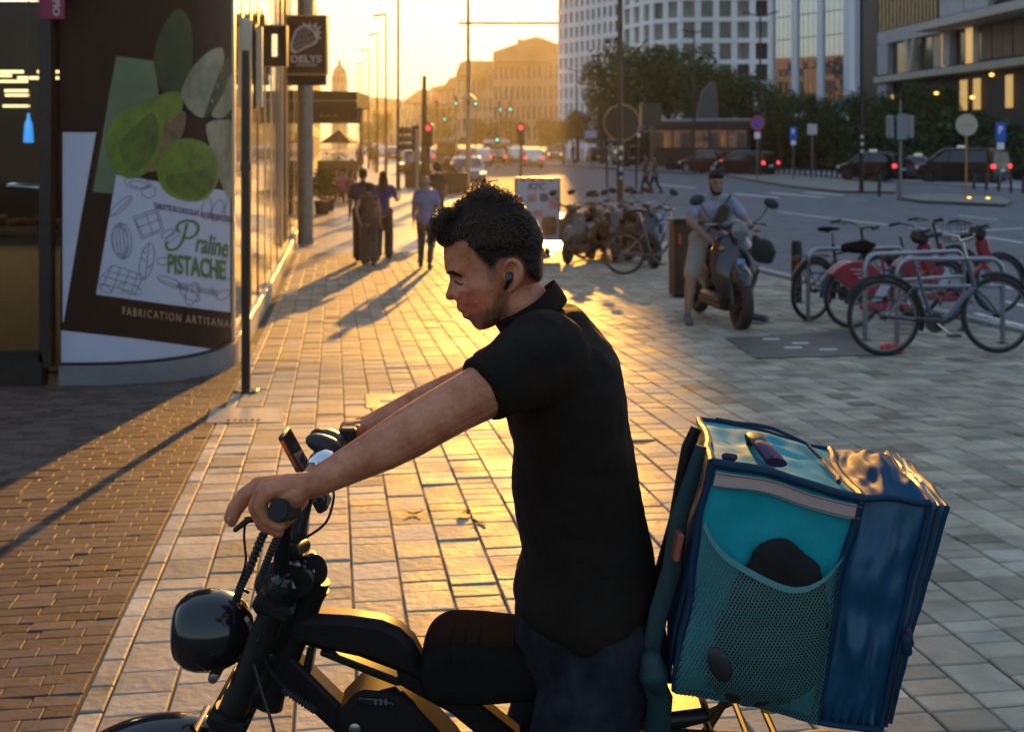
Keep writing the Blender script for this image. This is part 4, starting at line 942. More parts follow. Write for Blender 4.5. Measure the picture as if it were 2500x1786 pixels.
def round_sign(label, px, py, r, d, face, rim, post=M_POST, bar=None, extra=True, back=False):
    g = G(d); k = d / FPX; t = thing('road_sign', label, 'road sign', (xat(px, d), d, g)); z = zat(py, d) - g
    MB().tube([(0, .05, 0), (0, .05, z + r * k)], .04, 8).build('post', post, t)
    MB().lathe([(r * k, 0), (r * k, .02)], (0, .01, z), (0, -1, 0), 24).build('rim', rim, t)
    if not back:
        MB().lathe([(r * k * .76, .021), (r * k * .76, .026)], (0, .01, z), (0, -1, 0), 24).build('disc', face, t)
        if bar: MB().box((0, -.022, z), (r * k * 1.7, .006, r * k * .25), rotm(0, 45, 0)).build('slash', rim, t)
        MB().box((0, -.0, z - r * k * 1.7), (r * k * .8, .02, r * k * .9)).build('plate', M_WHITE, t)
    else:
        MB().box((0, -.015, z), (r * k * 1.2, .02, .05)).build('bracket', post, t)
    return t
round_sign('round blue no parking sign with red rim above the dark cars', 1849, 300, 18, 76, M_BLUE, M_SRED, bar=True)
round_sign('small round blue and red sign beside the black lamp post', 1559, 313, 10, 90, M_BLUE, M_SRED)
M_ORP = mat('lit_post', (.45, .27, .08), .4, metal=.5)  # orange light on the post put into its colour; edge and rim share it
rs = round_sign('large round sign seen from behind on an orange-lit post', 2360, 305, 27, 49, None, mat('sign_back', (.40, .38, .30), .4, metal=.3), M_ORP, back=True)
for i, (px, py) in enumerate([(2366, 484), (2412, 485)]):
    p = gp(px, py); tag(MB().box((0, 0, .03), (.16, .1, .06), ch=.02).build('marker_lamp', mat('amber_lamp', (.9, .6, .2), .3, emit=.7, ecol=(1, .55, .12)), loc=p), ['amber marker lamp at the foot of the orange-lit post', 'amber marker lamp right of the orange-lit post foot'][i], 'lamp')
def plate_sign(label, px, py, wpx, hpx, d, m, pyb=None, post=M_POST, txt=None, tm=M_WHITE, sub=None):
    g = G(d); k = d / FPX; t = thing('parking_sign' if txt else 'street_sign', label, 'sign', (xat(px, d), d, g)); z = zat(py, d) - g
    MB().tube([(0, .05, 0), (0, .05, z + hpx * k / 2)], .035, 8).build('post', post, t)
    MB().box((0, 0, z), (wpx * k, .03, hpx * k), ch=.008).build('plate', m, t)
    if txt: lettering('lettering', txt, tm, t, lambda a, c: Vector((a, -.018, z + c + hpx * k * .1)), 1, .04, 0, wpx * k * .42, hpx * k * .42)
    if sub: MB().box((0, 0, z - hpx * k * .5 - sub * k), (wpx * k * .7, .03, sub * k * 1.4)).build('sub_plate', M_WHITE, t)
    return t
plate_sign('left blue parking sign in front of the hedge', 1937, 325, 17, 31, 74, M_BLUE, txt='P', sub=8)
plate_sign('right blue parking sign near the edge of the picture', 2443, 322, 25, 45, 58, M_BLUE, txt='P', sub=12)
plate_sign('white and pinkish board on a grey post beside the left parking sign', 1983, 316, 24, 26, 74, mat('pink_plate', (.55, .42, .45), .5))
plate_sign('pale blue plate low in the distance left of the black lamp post', 1442, 328, 30, 18, 100, mat('pale_blue', (.35, .42, .6), .5))
t = plate_sign('brown square board seen from behind right of the black lamp post', 1590, 280, 48, 54, 62, mat('board_brown', (.06, .04, .025), .5))
MB().box((-26 * 62 / FPX, -.02, zat(280, 62) - G(62)), (5 * 62 / FPX, .08, 54 * 62 / FPX)).build('bright_edge', M_ORP, t)
d = 60; k = d / FPX; t = thing('round_board', 'big dark round topped board with a shining rim behind the black lamp post', 'sign', (xat(1518, d), d, G(d))); z = zat(300, d) - G(d)
MB().lathe([(42 * k, 0), (42 * k, .12)], (0, .1, z), (0, -1, 0), 36).build('board', mat('board_dark', (.03, .022, .016), .5), t)
MB().torus((0, .04, z), 43 * k, .05, (0, 1, 0), 36, 6).build('rim', M_ORP, t); MB().tube([(-36 * k, .12, 0), (-36 * k, .12, z)], .05, 8).build('post', M_BLK, t); MB().tube([(36 * k, .12, 0), (36 * k, .12, z)], .05, 8).build('post', M_BLK, t)
d = 49; g = G(d); k = d / FPX; t = thing('traffic_light', 'grey traffic light seen from behind on the right island', 'traffic light', (xat(2200, d), d, g)); z = zat(310, d) - g
M_SIGB = mat('signal_grey', (.22, .22, .24), .5)
MB().box((.03, 0, z), (.42, .05, 1.05), ch=.02).build('backboard', M_SIGB, t); MB().tube([(0, .1, 0), (0, .1, z + 1.1)], [.075, .05], 10).build('post', M_POST, t)
MB().box((-.42, .12, z), (.24, .34, .95), ch=.05).build('side_head', M_SIGB, t); MB().box((.42, .12, z), (.22, .34, .95), ch=.05).build('side_head', M_SIGB, t)
for j in range(3): MB().torus((-.56, .05, z + .3 - j * .3), .1, .025, (1, .3, 0), 12, 5, (0, 180)).build('visor', M_SIGB, t)
d = 42; g = G(d); bp_ = thing('lamp_post', 'tall dark lamp post with stickers behind the parked scooters', 'street lamp', (xat(1514, d), d, g)); k = d / FPX
MB().tube([(0, 0, 0), (0, 0, 1.9), (0, 0, 1.95), (0, 0, 9.5)], [.12, .12, .095, .085], 12).build('post', mat('brown_post', (.045, .03, .018), .4, metal=.3), bp_)
for i, (z, h_, m) in enumerate([(1.35, .16, M_PW), (1.75, .12, M_SIV), (1.05, .1, M_PW), (2.1, .14, M_SIV)]): MB().box((.01, -.125 if z < 1.9 else -.1, z), (.11, .012, h_)).build('sticker', m, bp_)
for i, (px, d, lab, wdt) in enumerate([(2103, 57, 'tall dark lamp post with pale stickers left of the grey traffic light', .09), (2118, 110, '', 0)][:1]):
    g = G(d); t = thing('lamp_post', lab, 'street lamp', (xat(px, d), d, g)); MB().tube([(0, 0, 0), (0, 0, 12)], [.11, .08], 10).build('post', M_BLK, t)
    for z in (1.9, 2.25, 2.6): MB().box((0, -.11, z), (.13, .02, .14)).build('sticker', M_SIV, t)
def twin(label, px, py, d, wpx):
    g = G(d); k = d / FPX; t = thing('street_lamp', label, 'street lamp', (xat(px, d), d, g), 0, 'twin arm lamps among the trees'); z = zat(py, d) - g
    MB().tube([(0, 0, 0), (0, 0, z + .3)], [.10, .06], 8).build('post', M_DKMET, t)
    for s in (-1, 1):
        MB().tube([(0, 0, z - .1), (s * wpx * k * .25, 0, z), (s * wpx * k * .5, 0, z + .18)], [.05, .05, .04], 6).build('arm', M_BLK, t); MB().box((s * wpx * k * .42, 0, z + .14), (wpx * k * .24, .2, .09), rotm(0, -s * 12, 0)).build('lantern', M_BLK, t)
twin('twin arm lamp in front of the pale office block', 1694, 78, 90, 54); twin('twin arm lamp left of the glass building', 1856, 36, 84, 84); twin('small twin arm lamp in front of the white tower', 1408, 172, 130, 46)
# pointed sculpture behind the bus
d = 103; k = d / FPX; p = P(1727, 300, d); b = MB()
b.prism([(-27 * k, 0), (-24 * k, 40 * k), (-12 * k, 80 * k), (8 * k, 101 * k), (17 * k, 100 * k), (25 * k, 70 * k), (28 * k, 0)], .8); t = tag(b.build('sculpture', mat('sculpt_grey', (.10, .085, .085), .5), bevel=.1), 'pointed dark grey arch sculpture in front of the trees', 'sculpture'); t.location = (p.x, d, p.z)
b = MB(); b.box((0, 0, 0), (56 * k, 1.2, p.z - G(d))); q = b.build('plinth', M_PLB, t); q.location = (0, 0, -(p.z - G(d)) / 2)
# bollards
def bollard(label, px, pyb, h, r, group, dz=0.0):
    p = gp(px, pyb, dz); t = thing('bollard', label, 'bollard', p, 0, group)
    MB().lathe([(r * 1.05, 0), (r, .04), (r, h - .05), (r * .8, h)], n=12).build('post', M_BLK, t); MB().lathe([(r * 1.03, h * .78), (r * 1.03, h * .84)], n=12).build('ring', M_DKMET, t)
for i in range(14): bollard('%s bollard from the left in the low row before the hedge' % ['first', 'second', 'third', 'fourth', 'fifth', 'sixth', 'seventh', 'eighth', 'ninth', 'tenth', 'eleventh', 'twelfth', 'thirteenth', 'last'][i], 1888 + i * 13, 424 + i * .9, .55, .07, 'bollards along the far pavement')
for i in range(5): bollard('%s black bollard in the row at the right taxi van' % ['leftmost', 'second', 'middle', 'fourth', 'rightmost'][i], 2378 + i * 30, 462 + i * 2.6, .8, .07, 'bollards right of the taxis')
bollard('single dark bollard between the stickered lamp post and traffic light', 2147, 480, .95, .08, 'dark bollards on the island')
bollard('thick black bollard between the black bicycle and the rack', 1945, 738, .80, .072, 'thick bollards by the bicycle racks')
# ================================================================ VEHICLES
PROF = {  # side profile (x along the car, front +), belt height, windows, windscreen, rear glass, width, wheel radius, axles
 'suv': dict(p=[(2.25, .35), (2.28, .62), (2.2, .88), (1.35, 1.02), (.62, 1.56), (.1, 1.66), (-1.5, 1.64), (-2.05, 1.5), (-2.22, 1.05), (-2.27, .6), (-2.2, .35)], belt=1.0,
   win=[[(1.12, 1.05), (.60, 1.47), (-.30, 1.55), (-.30, 1.05)], [(-.36, 1.05), (-.36, 1.55), (-1.35, 1.53), (-1.85, 1.12), (-1.80, 1.05)]], ws=((1.30, 1.06), (.66, 1.53)), rg=((-2.17, 1.10), (-2.0, 1.52)), W=1.86, wr=.36, ax=(1.42, -1.35)),
 'sedan': dict(p=[(2.3, .32), (2.33, .58), (2.2, .78), (1.2, .92), (.45, 1.36), (0, 1.45), (-1.0, 1.41), (-1.75, 1.05), (-2.3, .98), (-2.36, .6), (-2.28, .32)], belt=.92,
   win=[[(1.0, .95), (.42, 1.30), (-.28, 1.37), (-.28, .95)], [(-.33, .95), (-.33, 1.37), (-.95, 1.33), (-1.45, .98)]], ws=((1.15, .96), (.48, 1.34)), rg=((-1.68, 1.08), (-1.08, 1.38)), W=1.8, wr=.33, ax=(1.4, -1.38)),
 'van': dict(p=[(2.45, .35), (2.5, .7), (2.38, 1.0), (1.75, 1.15), (1.0, 1.78), (.6, 1.9), (-2.0, 1.9), (-2.32, 1.78), (-2.45, 1.0), (-2.48, .5), (-2.4, .35)], belt=1.1,
   win=[[(1.55, 1.17), (.95, 1.68), (.30, 1.75), (.30, 1.17)], [(.24, 1.17), (.24, 1.76), (-.85, 1.76), (-.85, 1.17)], [(-.91, 1.17), (-.91, 1.76), (-2.0, 1.74), (-2.15, 1.17)]], ws=((1.70, 1.18), (1.02, 1.74)), rg=((-2.43, 1.15), (-2.36, 1.72)), W=1.95, wr=.35, ax=(1.6, -1.55)),
 'box': dict(p=[(2.9, .4), (2.95, .8), (2.8, 1.15), (2.4, 1.35), (1.75, 2.2), (1.4, 2.35), (-2.6, 2.4), (-2.75, 2.3), (-2.8, .5), (-2.75, .4)], belt=1.3,
   win=[[(2.2, 1.38), (1.72, 2.0), (1.0, 2.05), (1.0, 1.38)]], ws=((2.36, 1.4), (1.80, 2.15)), rg=((-2.80, 1.3), (-2.79, 2.1)), W=2.05, wr=.36, ax=(1.9, -1.9)),
}
M_TAIL = mat('tail_lamp', (.25, .01, .01), .2); M_HEAD = mat('head_lamp', (.7, .72, .75), .08, spec=1.0); M_WARC = mat('wheel_arch', (.006, .006, .006), .9)
def car(label, kind, loc, heading, paint, lit='', cat='car', group=None, extra=None, name='parked_car'):
    q = PROF[kind]; W = q['W']; H = max(z for x, z in q['p']); t = thing(name, label, cat, loc, heading, group); t.scale = (1.0, 1.05, 1.12)
    wf = lambda z: 1 - .20 * sm(q['belt'] - .05, H, z) - .04 * sm(.6, .3, z)
    fn = lambda a, z, c: (a, c * wf(z), z)
    b = MB(); xs = [p[0] for p in q['p']]
    def endround(a): e = sm(max(xs) - .5, max(xs), a) + sm(-(min(xs) + .5), -min(xs), -a); return 1 - .07 * e
    b.prism(q['p'], W, lambda a, z, c: (a, c * wf(z) * endround(a), z)); b.build('body', paint, t, bevel=.07, sharp=50)
    for s in (-1, 1):
        for k, L in enumerate(q['win']):
            g = MB(); o = [(a, s * (W / 2 * wf(z) + .006), z) for a, z in L]; g.add(o, [tuple(range(len(o))) if s < 0 else tuple(range(len(o) - 1, -1, -1))]); g.build('side_window', M_CARGL, t, smooth=False)
        for ax in q['ax']:
            MB().lathe([(q['wr'] + .05, 0), (q['wr'] + .05, .01)], (ax, s * (W / 2 * .96 - .001), q['wr'] + .02), (0, s, 0), 20).build('wheel_arch', M_WARC, t)
            wh = MB().lathe([(.01, -.2), (q['wr'] * .98, -.2), (q['wr'], -.15), (q['wr'], .0), (q['wr'] * .9, .03), (q['wr'] * .68, .02)], (ax, s * (W / 2 * .955 + .01), q['wr']), (0, s, 0), 20, caps=False).build('wheel', M_RUB, t)
            MB().lathe([(q['wr'] * .70, .0), (q['wr'] * .6, .03), (.05, .035)], (ax, s * (W / 2 * .955 + .01), q['wr']), (0, s, 0), 14).build('rim', M_DKMET if 'black' in paint.name else M_STEEL, wh)
        MB().box((q['ws'][0][0] - .12, s * (W / 2 + .07), q['belt'] + .1), (.14, .16, .13), ch=.02).build('wing_mirror', paint, t)
        xr, zr = q['rg'][0]; tl = M_RED if 'r' in lit else M_TAIL
        MB().box((min(xs) + .06, s * (W / 2 * .90 * .95), q['belt'] - .12), (.16, .24, .2), ch=.02).build('tail_light', tl, t)
        xf = max(xs); MB().box((xf - .11, s * (W / 2 * .80), q['belt'] - .24), (.22, .36, .15), ch=.03).build('headlight', M_LAMPW if 'h' in lit else M_HEAD, t)
    for nm, (lo, hi) in (('windscreen', q['ws']), ('rear_window', q['rg'])):
        d = Vector((hi[0] - lo[0], 0, hi[1] - lo[1])).normalized(); s = 1 if nm == 'windscreen' else -1; nn = Vector((d.z * s if s > 0 else -abs(d.z), 0, abs(d.x))) * .012
        w0, w1 = W / 2 * wf(lo[1]) * .88, W / 2 * wf(hi[1]) * .86; o = [Vector((lo[0], -w0, lo[1])) + nn, Vector((lo[0], w0, lo[1])) + nn, Vector((hi[0], w1, hi[1])) + nn, Vector((hi[0], -w1, hi[1])) + nn]
        MB().add(o, [(0, 1, 2, 3) if s > 0 else (3, 2, 1, 0)]).build(nm, M_CARGL, t, smooth=False)
    MB().box((min(xs) - .005, 0, q['belt'] - .32), (.03, .5, .11)).build('number_plate', M_WHITE, t)
    MB().box((0, 0, .3), (max(xs) * 1.75, W * .86, .22)).build('underbody', M_WARC, t)
    if extra: extra(t, H)
    return t
P_BLK = mat('car_black', (.012, .012, .014), .22, coat=1.0, metal=.3); P_SIL = mat('car_silver', (.42, .43, .45), .25, coat=1.0, metal=.7); P_WHT = mat('car_white', (.62, .62, .62), .25, coat=1.0)
P_BLU = mat('car_blue', (.05, .08, .13), .22, coat=1.0, metal=.4); P_BRN = mat('car_brown', (.06, .035, .025), .25, coat=1.0, metal=.4); P_GRY = mat('car_grey', (.13, .13, .14), .25, coat=1.0, metal=.5)
def cpos(px, pyb): p = gp(px, pyb, -.13); return p
def hd(deg): return R(90 + deg)                      # 0 = driving straight away from the camera, positive = turned to the left
def taxi_roof(t, H): MB().box((.1, 0, H + .06), (.2, .55, .13), ch=.02).build('roof_sign', mat('taxi_sign', (.7, .68, .6), .4, emit=.06), t)
car('dark suv with one red tail light, left of the two behind the no parking sign', 'suv', cpos(1728, 424), hd(38), P_BRN, 'r')
car('black suv with shining roof, right of the two at the no parking sign', 'suv', cpos(1822, 429), hd(40), P_BLK, 'r')
car('black taxi with yellow lit roof left of the grey traffic light', 'suv', cpos(2135, 441), hd(34), P_BLK, 'r', 'taxi', extra=taxi_roof)
car('dark saloon taxi with two red lights between the two larger taxis', 'sedan', cpos(2245, 443), hd(30), P_GRY, 'r', 'taxi', extra=taxi_roof)
car('big black taxi van with pale roof edge behind the orange-lit post', 'van', cpos(2350, 450), hd(38), P_BLK, 'r', 'taxi', extra=taxi_roof)
car('silver van behind the foot of the stickered lamp post', 'van', cpos(1528, 406), hd(12), P_GRY, '')
car('silver hatchback with two red tail lights beyond the advert board', 'suv', cpos(1300, 409), hd(3), P_SIL, 'r')
car('dark blue car with a bright headlight coming towards the camera beside the planter', 'sedan', cpos(1140, 452), hd(186), P_BLU, 'h')
car('large dark van with shining roof behind the traffic light post', 'box', cpos(1092, 412), hd(2), P_BLK, '', 'van')
car('white van with pale rear window, left of the pair behind the mast', 'box', cpos(1198, 397), hd(2), P_WHT, '', 'van')
car('white van just right of the pale rear windowed one', 'box', cpos(1230, 395), hd(0), P_WHT, '', 'van')
car('small silver car at the kerb edge behind the right white van', 'suv', cpos(1256, 400), hd(4), P_SIL, '')
car('distant blue car with red light just right of the mast', 'suv', cpos(1160, 398), hd(2), P_BLU, 'r')
car('distant silver car beside the far lamp posts', 'suv', cpos(912, 380), hd(5), P_SIL, '')
car('distant white car waiting right of the far lamp posts', 'suv', cpos(932, 385), hd(5), P_WHT, '')
car('dark car half hidden behind the signal post', 'suv', cpos(1012, 424), hd(180), P_BLK, 'h')
car('tiny dark car far down the lane right of the paired green signals', 'suv', cpos(1262, 388), hd(2), P_BLK, '')
car('pale car waiting at the far signals behind the old man', 'suv', cpos(1040, 402), hd(3), P_SIL, 'r')
for i, (px, py, k_, p_, lt, lab) in enumerate([(1176, 404, 'suv', P_WHT, 'r', 'white hatchback in the queue just left of the small silver car'), (1212, 403, 'sedan', P_BLK, 'r', 'dark saloon in the queue between the white hatchback and the silver car'), (1285, 395, 'sedan', P_GRY, '', 'grey saloon half hidden behind the silver hatchback'), (1352, 392, 'suv', P_SIL, 'h', 'pale car on the far side of the median below the tower'), (1455, 398, 'suv', P_BLK, '', 'dark car on the far side of the median left of the black lamp post'), (962, 392, 'suv', P_BLU, '', 'blue car seen between the nearest street lamp and the signal post')]):
    car(lab, k_, cpos(px, py), hd(4 if lt != 'h' else 184), p_, lt)
car('small white van beyond the terrace and the lamp posts', 'box', cpos(900, 376), hd(4), P_WHT, '', 'van')
# bus
p = cpos(1722, 418); bus = thing('city_bus', 'dark city bus with golden reflecting windows in front of the trees', 'bus', p, R(90 + 62)); bus.scale = (1.0, 1.0, 1.16)
L, W, H = 8.5, 2.5, 3.35
MB().box((0, 0, .35 + H / 2), (L, W, H), ch=.12).build('body', mat('bus_body', (.03, .028, .026), .3, coat=.8), bus)
for s in (-1, 1):
    for i in range(5): MB().box((-3.2 + i * 1.62, s * (W / 2 + .004), 2.35), (1.48, .02, 1.25)).build('side_window', M_MIR if s > 0 else M_CARGL, bus)
    for ax in (2.7, -2.4): MB().lathe([(.02, -.2), (.48, -.2), (.48, .02), (.3, .03), (.05, .03)], (ax, s * (W / 2), .48), (0, s, 0), 20).build('wheel', M_RUB, bus)
for x in (-1, 1): MB().box((x * (L / 2 + .004), 0, 2.3), (.02, W * .88, 1.5)).build('windscreen' if x > 0 else 'rear_window', M_CARGL, bus)
MB().box((0, 0, .35 + H + .06), (L * .96, W * .9, .12), ch=.04).build('roof_edge', mat('bus_roof', (.4, .37, .3), .4), bus)
for s in (-1, 1): MB().box((L / 2, s * .95, .9), (.06, .35, .2), ch=.02).build('headlight', M_HEAD, bus)
# ================================================================ BICYCLES, RACKS, SCOOTERS
M_BIKEB = mat('bike_black', (.014, .014, .015), .35, coat=.4); M_BIKES = mat('bike_silver', (.10, .115, .15), .40, metal=.5); M_RIMG = mat('rim_grey', (.16, .165, .18), .4, metal=.8); M_BIKER = mat('bike_red', (.27, .018, .035), .35, coat=.5)
M_BIKEW = mat('wheel_blue', (.03, .045, .085), .45); M_SPOKE = mat('spoke', (.35, .35, .37), .3, metal=1)
def wheel(parent, c, r, tyre=.019, rim=M_RIMG, spokes=24, disc=None):
    w_ = MB(); w_.torus(c, r - tyre, tyre, (0, 1, 0), 48, 8); o = w_.build('wheel', M_RUB, parent)
    MB().torus(c, r - tyre * 2.3, .010, (0, 1, 0), 48, 6, flat=1.3).build('rim', rim, o)
    b = MB(); c = Vector(c)
    for k in range(spokes):
        a = 2 * math.pi * k / spokes; off = .25 * (-1) ** k; s = .025 * (-1 if k % 4 < 2 else 1)
        b.tube([c + Vector((.025 * math.cos(a + off * 4), s, .025 * math.sin(a + off * 4))), c + Vector(((r - tyre * 2.4) * math.cos(a), 0, (r - tyre * 2.4) * math.sin(a)))], .0016, 4, False)
    b.build('spokes', M_SPOKE, o, kind='stuff')
    MB().lathe([(.02, -.05), (.028, -.03), (.018, 0), (.028, .03), (.02, .05)], c, (0, 1, 0), 12).build('hub', M_DKMET, o)
    return o
def crank(t, c, m=M_STEEL, ang=-40, chain=True, ch_end=None):
    c = Vector(c); b = MB(); b.lathe([(.09, -.003), (.09, .003)], c + Vector((0, -.05, 0)), (0, 1, 0), 28); b.build('chainring', M_DKMET, t)
    for s in (-1, 1):
        a = R(ang + (180 if s > 0 else 0)); e = c + Vector((.17 * math.cos(a), s * .085, .17 * math.sin(a))); MB().bar(c + Vector((0, s * .08, 0)), e, .014, .026, up=(0, 1, 0), ch=.004).build('crank_arm', m, t)
        MB().box(e + Vector((0, s * .055, 0)), (.10, .09, .022), ch=.005).build('pedal', M_BPLAS, t)
def saddle(t, c, m=M_SEAT, tilt=0):
    b = MB(); c = Vector(c)
    b.chain([c + Vector((-.11, -.045, .0)), c + Vector((-.03, -.015, .012)), c + Vector((.15, 0, .0))], [.045, .040, .018], 12); b.chain([c + Vector((-.11, .045, .0)), c + Vector((-.03, .015, .012)), c + Vector((.15, 0, .0))], [.045, .040, .018], 12)
    b.v = [(x, y, c.z + (z - c.z) * .62) for x, y, z in b.v]; o = b.build('saddle', m, t); organic(o, .012, 6)
    return o
def city_bike(label, loc, rz, m, red=False, low=True, grp='bicycles parked at the racks', lean=0, sad=True, rimm=M_RIMG, basket=False, rack=True, hbar='city', light=False):
    """bicycle pointing along +x, wheels at x = -.52 and .55"""
    t = thing('bicycle', label, 'bicycle', loc, rz, grp); t.rotation_euler.x = R(lean); r = .345
    wheel(t, (-.52, 0, r), r, .02, rimm); wheel(t, (.56, 0, r), r, .02, rimm)
    bb = Vector((-.06, 0, .29)); hd0, hd1 = Vector((.35, 0, .62)), Vector((.29, 0, .86)); st0 = Vector((-.13, 0, .48)); st1 = Vector((-.22, 0, .86))
    b = MB()
    if low:
        b.tube([hd0 + Vector((.02, 0, -.02)), Vector((.24, 0, .50)), Vector((.12, 0, .36)), Vector((.0, 0, .29)), bb], [.026, .028, .029, .028, .026], 10)
    else:
        b.tube([hd0, bb], .019, 10); b.tube([hd1 + Vector((.01, 0, -.06)), Vector((-.19, 0, .74))], .017, 10)
    b.tube([bb, st1], .017, 10); b.tube([hd0 + Vector((.008, 0, -.03)), hd1], .022, 10)
    for s in (-1, 1):
        b.tube([bb + Vector((0, s * .03, 0)), Vector((-.52, s * .06, r))], .010, 6); b.tube([Vector((-.18, s * .012, .66)), Vector((-.52, s * .06, r))], .009, 6)
    b.build('frame', m, t, sharp=60)
    b = MB()
    for s in (-1, 1): b.tube([hd0 + Vector((.02, s * .05, -.06)), Vector((.44, s * .055, .50)), Vector((.56, s * .055, r))], [.015, .014, .010], 8)
    b.tube([hd0 + Vector((.02, -.06, -.06)), hd0 + Vector((.02, .06, -.06))], .018, 8); b.build('fork', m, t)
    b = MB(); hb = Vector((.25, 0, 1.02)); b.tube([hd1, hd1.lerp(hb, .6), hb], .016, 8)
    b.tube([hb + Vector((-.16, -.30, .04)), hb + Vector((-.03, -.27, .06)), hb + Vector((.05, -.14, .035)), hb, hb + Vector((.05, .14, .035)), hb + Vector((-.03, .27, .06)), hb + Vector((-.16, .30, .04))], .012, 8)
    bar = b.build('handlebar', M_STEEL if m is M_BIKES else M_BIKEB, t)
    for s in (-1, 1):
        MB().tube([hb + Vector((-.17, s * .302, .039)), hb + Vector((-.05, s * .28, .06))], .018, 10).build('grip', M_RUB, bar); MB().tube([hb + Vector((.0, s * .22, .05)), hb + Vector((.02, s * .23, .02)), hb + Vector((-.08, s * .29, .025))], .006, 6).build('brake_lever', M_BPLAS, bar)
    if sad:
        MB().tube([st1, st1 + Vector((-.03, 0, .14))], .013, 8).build('seat_post', M_STEEL, t); saddle(t, st1 + Vector((-.05, 0, .17)))
    crank(t, bb, M_CHROME if m is M_BIKES else M_DKMET)
    MB().bar(bb + Vector((.06, -.055, .03)), Vector((-.55, -.055, r + .02)), .012, .085, up=(0, 1, 0)).build('chain_guard', m if m is M_BIKES else M_BPLAS, t)
    b = MB(); b.torus((-.52, 0, r), r + .025, .022, (0, 1, 0), 30, 6, (20, 200), flat=1.2); b.build('rear_mudguard', M_BPLAS if m is not M_BIKES else M_RUB, t); b = MB(); b.torus((.56, 0, r), r + .025, .022, (0, 1, 0), 24, 6, (70, 170), flat=1.2); b.build('front_mudguard', M_BPLAS if m is not M_BIKES else M_RUB, t)
    if rack:
        b = MB()
        for s in (-1, 1): b.tube([(-.24, s * .05, .73), (-.80, s * .06, .74)], .007, 6); b.tube([(-.72, s * .06, .74), (-.52, s * .065, r)], .006, 6)
        for x in (-.35, -.55, -.79): b.tube([(x, -.06, .74), (x, .06, .74)], .006, 6)
        b.build('carrier', M_BIKEB, t); MB().box((-.83, 0, .70), (.03, .09, .05), ch=.008).build('rear_lamp', M_TAIL, t)
    if light: MB().lathe([(.02, -.05), (.045, -.01), (.04, .02)], (.42, 0, .80), (1, 0, 0), 14).build('front_lamp', M_BPLAS, t)
    if red:                                          # share bike: red skirt panels over a dark blue wheel
        b = MB(); pts = [(-.52 + (r + .05) * math.cos(a), .34 + (r + .05) * math.sin(a)) for a in (R(28 + k * 14) for k in range(9))]
        b.prism([(-.36, .30)] + pts, .14, lambda a, z, c: (a, c, z)); b.build('skirt_guard', M_BIKER, t, bevel=.012)
        MB().prism([(-.34, .30), (-.15, .60), (-.12, .45), (-.22, .30)], .146, lambda a, z, c: (a, c, z)).build('guard_panel', mat('guard_white', (.42, .45, .55), .4), t)
        MB().prism([(-.40, .26), (-.10, .29), (.14, .25), (.17, .18), (-.12, .17), (-.42, .20)], .13, lambda a, z, c: (a, c, z)).build('chain_cover', M_BIKER, t, bevel=.02)
        MB().bar((.40, 0, .60), (.31, 0, .90), .09, .16, ch=.03).build('head_cover', M_BIKER, t); MB().box((.27, 0, .97), (.18, .16, .16), rotm(0, 20, 0), ch=.04).build('console', M_BPLAS, t)
        MB().torus((-.52, 0, r), r + .02, .03, (0, 1, 0), 36, 6, (0, 215)).build('wheel_cover', M_BIKEW, t)
        lettering('lettering', 'villo', M_WHITE, t, lambda a, c: Vector((-.40 - a * 0 + a, -.074, .56 + c)), 1, .02, .2, .16, .03) if False else None
        for k in range(3): MB().box((-.50 + k * .03, -.072, .64 - k * .045), (.20 - k * .03, .004, .010), rotm(0, 6, 0)).build('guard_print', mat('guard_white', (.42, .45, .55), .4), t)
    if basket:
        b = MB()
        for z, s in ((.78, .8), (.88, .9), (1.0, 1.0)):
            h = .17 * s; c = .17 * s; pts = [(.55 - h, -c, z), (.55 + h, -c, z), (.55 + h, c, z), (.55 - h, c, z), (.55 - h, -c, z)]; b.tube(pts, .006, 6)
        for x, y in ((-1, -1), (1, -1), (1, 1), (-1, 1), (0, -1), (0, 1), (1, 0), (-1, 0)): b.tube([(.55 + x * .136, y * .136, .78), (.55 + x * .17, y * .17, 1.0)], .005, 5)
        b.box((.55, 0, .778), (.27, .27, .008)); b.build('basket', M_BIKEB, t)
    return t
# racks: hoop with a mid rail, legs turn brownish
def bike_rack(label, pa, pc, h=.78):
    a, c = gp(*pa), gp(*pc); L = (c - a).length; t = thing('bicycle_rack', label, 'bicycle rack', a, math.atan2(c.y - a.y, c.x - a.x), 'steel bicycle racks'); r = .14; dz = c.z - a.z
    pts = [(0, 0, -.02)] + [(0, 0, h - r)] + [(r - r * math.cos(k), 0, h - r + r * math.sin(k)) for k in (R(15 * j) for j in range(1, 7))] + [(L - r + r * math.sin(k), 0, h - r + r * math.cos(k) + dz) for k in (R(15 * j) for j in range(0, 7))] + [(L, 0, -.02 + dz)]
    M_RK = mat('rack_steel', (.26, .28, .33), .30, metal=1.0, var=.12, vscale=10)
    MB().tube(pts, .024, 14).build('hoop', M_RK, t); MB().tube([(0, 0, h * .68), (L, 0, h * .68 + dz)], .02, 12).build('mid_rail', M_RK, t)
    for x, z in ((0, 0), (L, dz)): MB().lathe([(.06, 0), (.055, .012), (.03, .016)], (x, 0, z), n=16).build('foot_plate', M_DKMET, t)
bike_rack('steel hoop rack in front, right of the other two and behind the silver bicycle', (2190, 842), (2448, 838), .82)
bike_rack('middle steel hoop rack behind the silver bicycle', (2112, 830), (2352, 806), .84)
bike_rack('steel hoop rack at the left beside the black bicycle', (1973, 783), (2210, 770), .80)
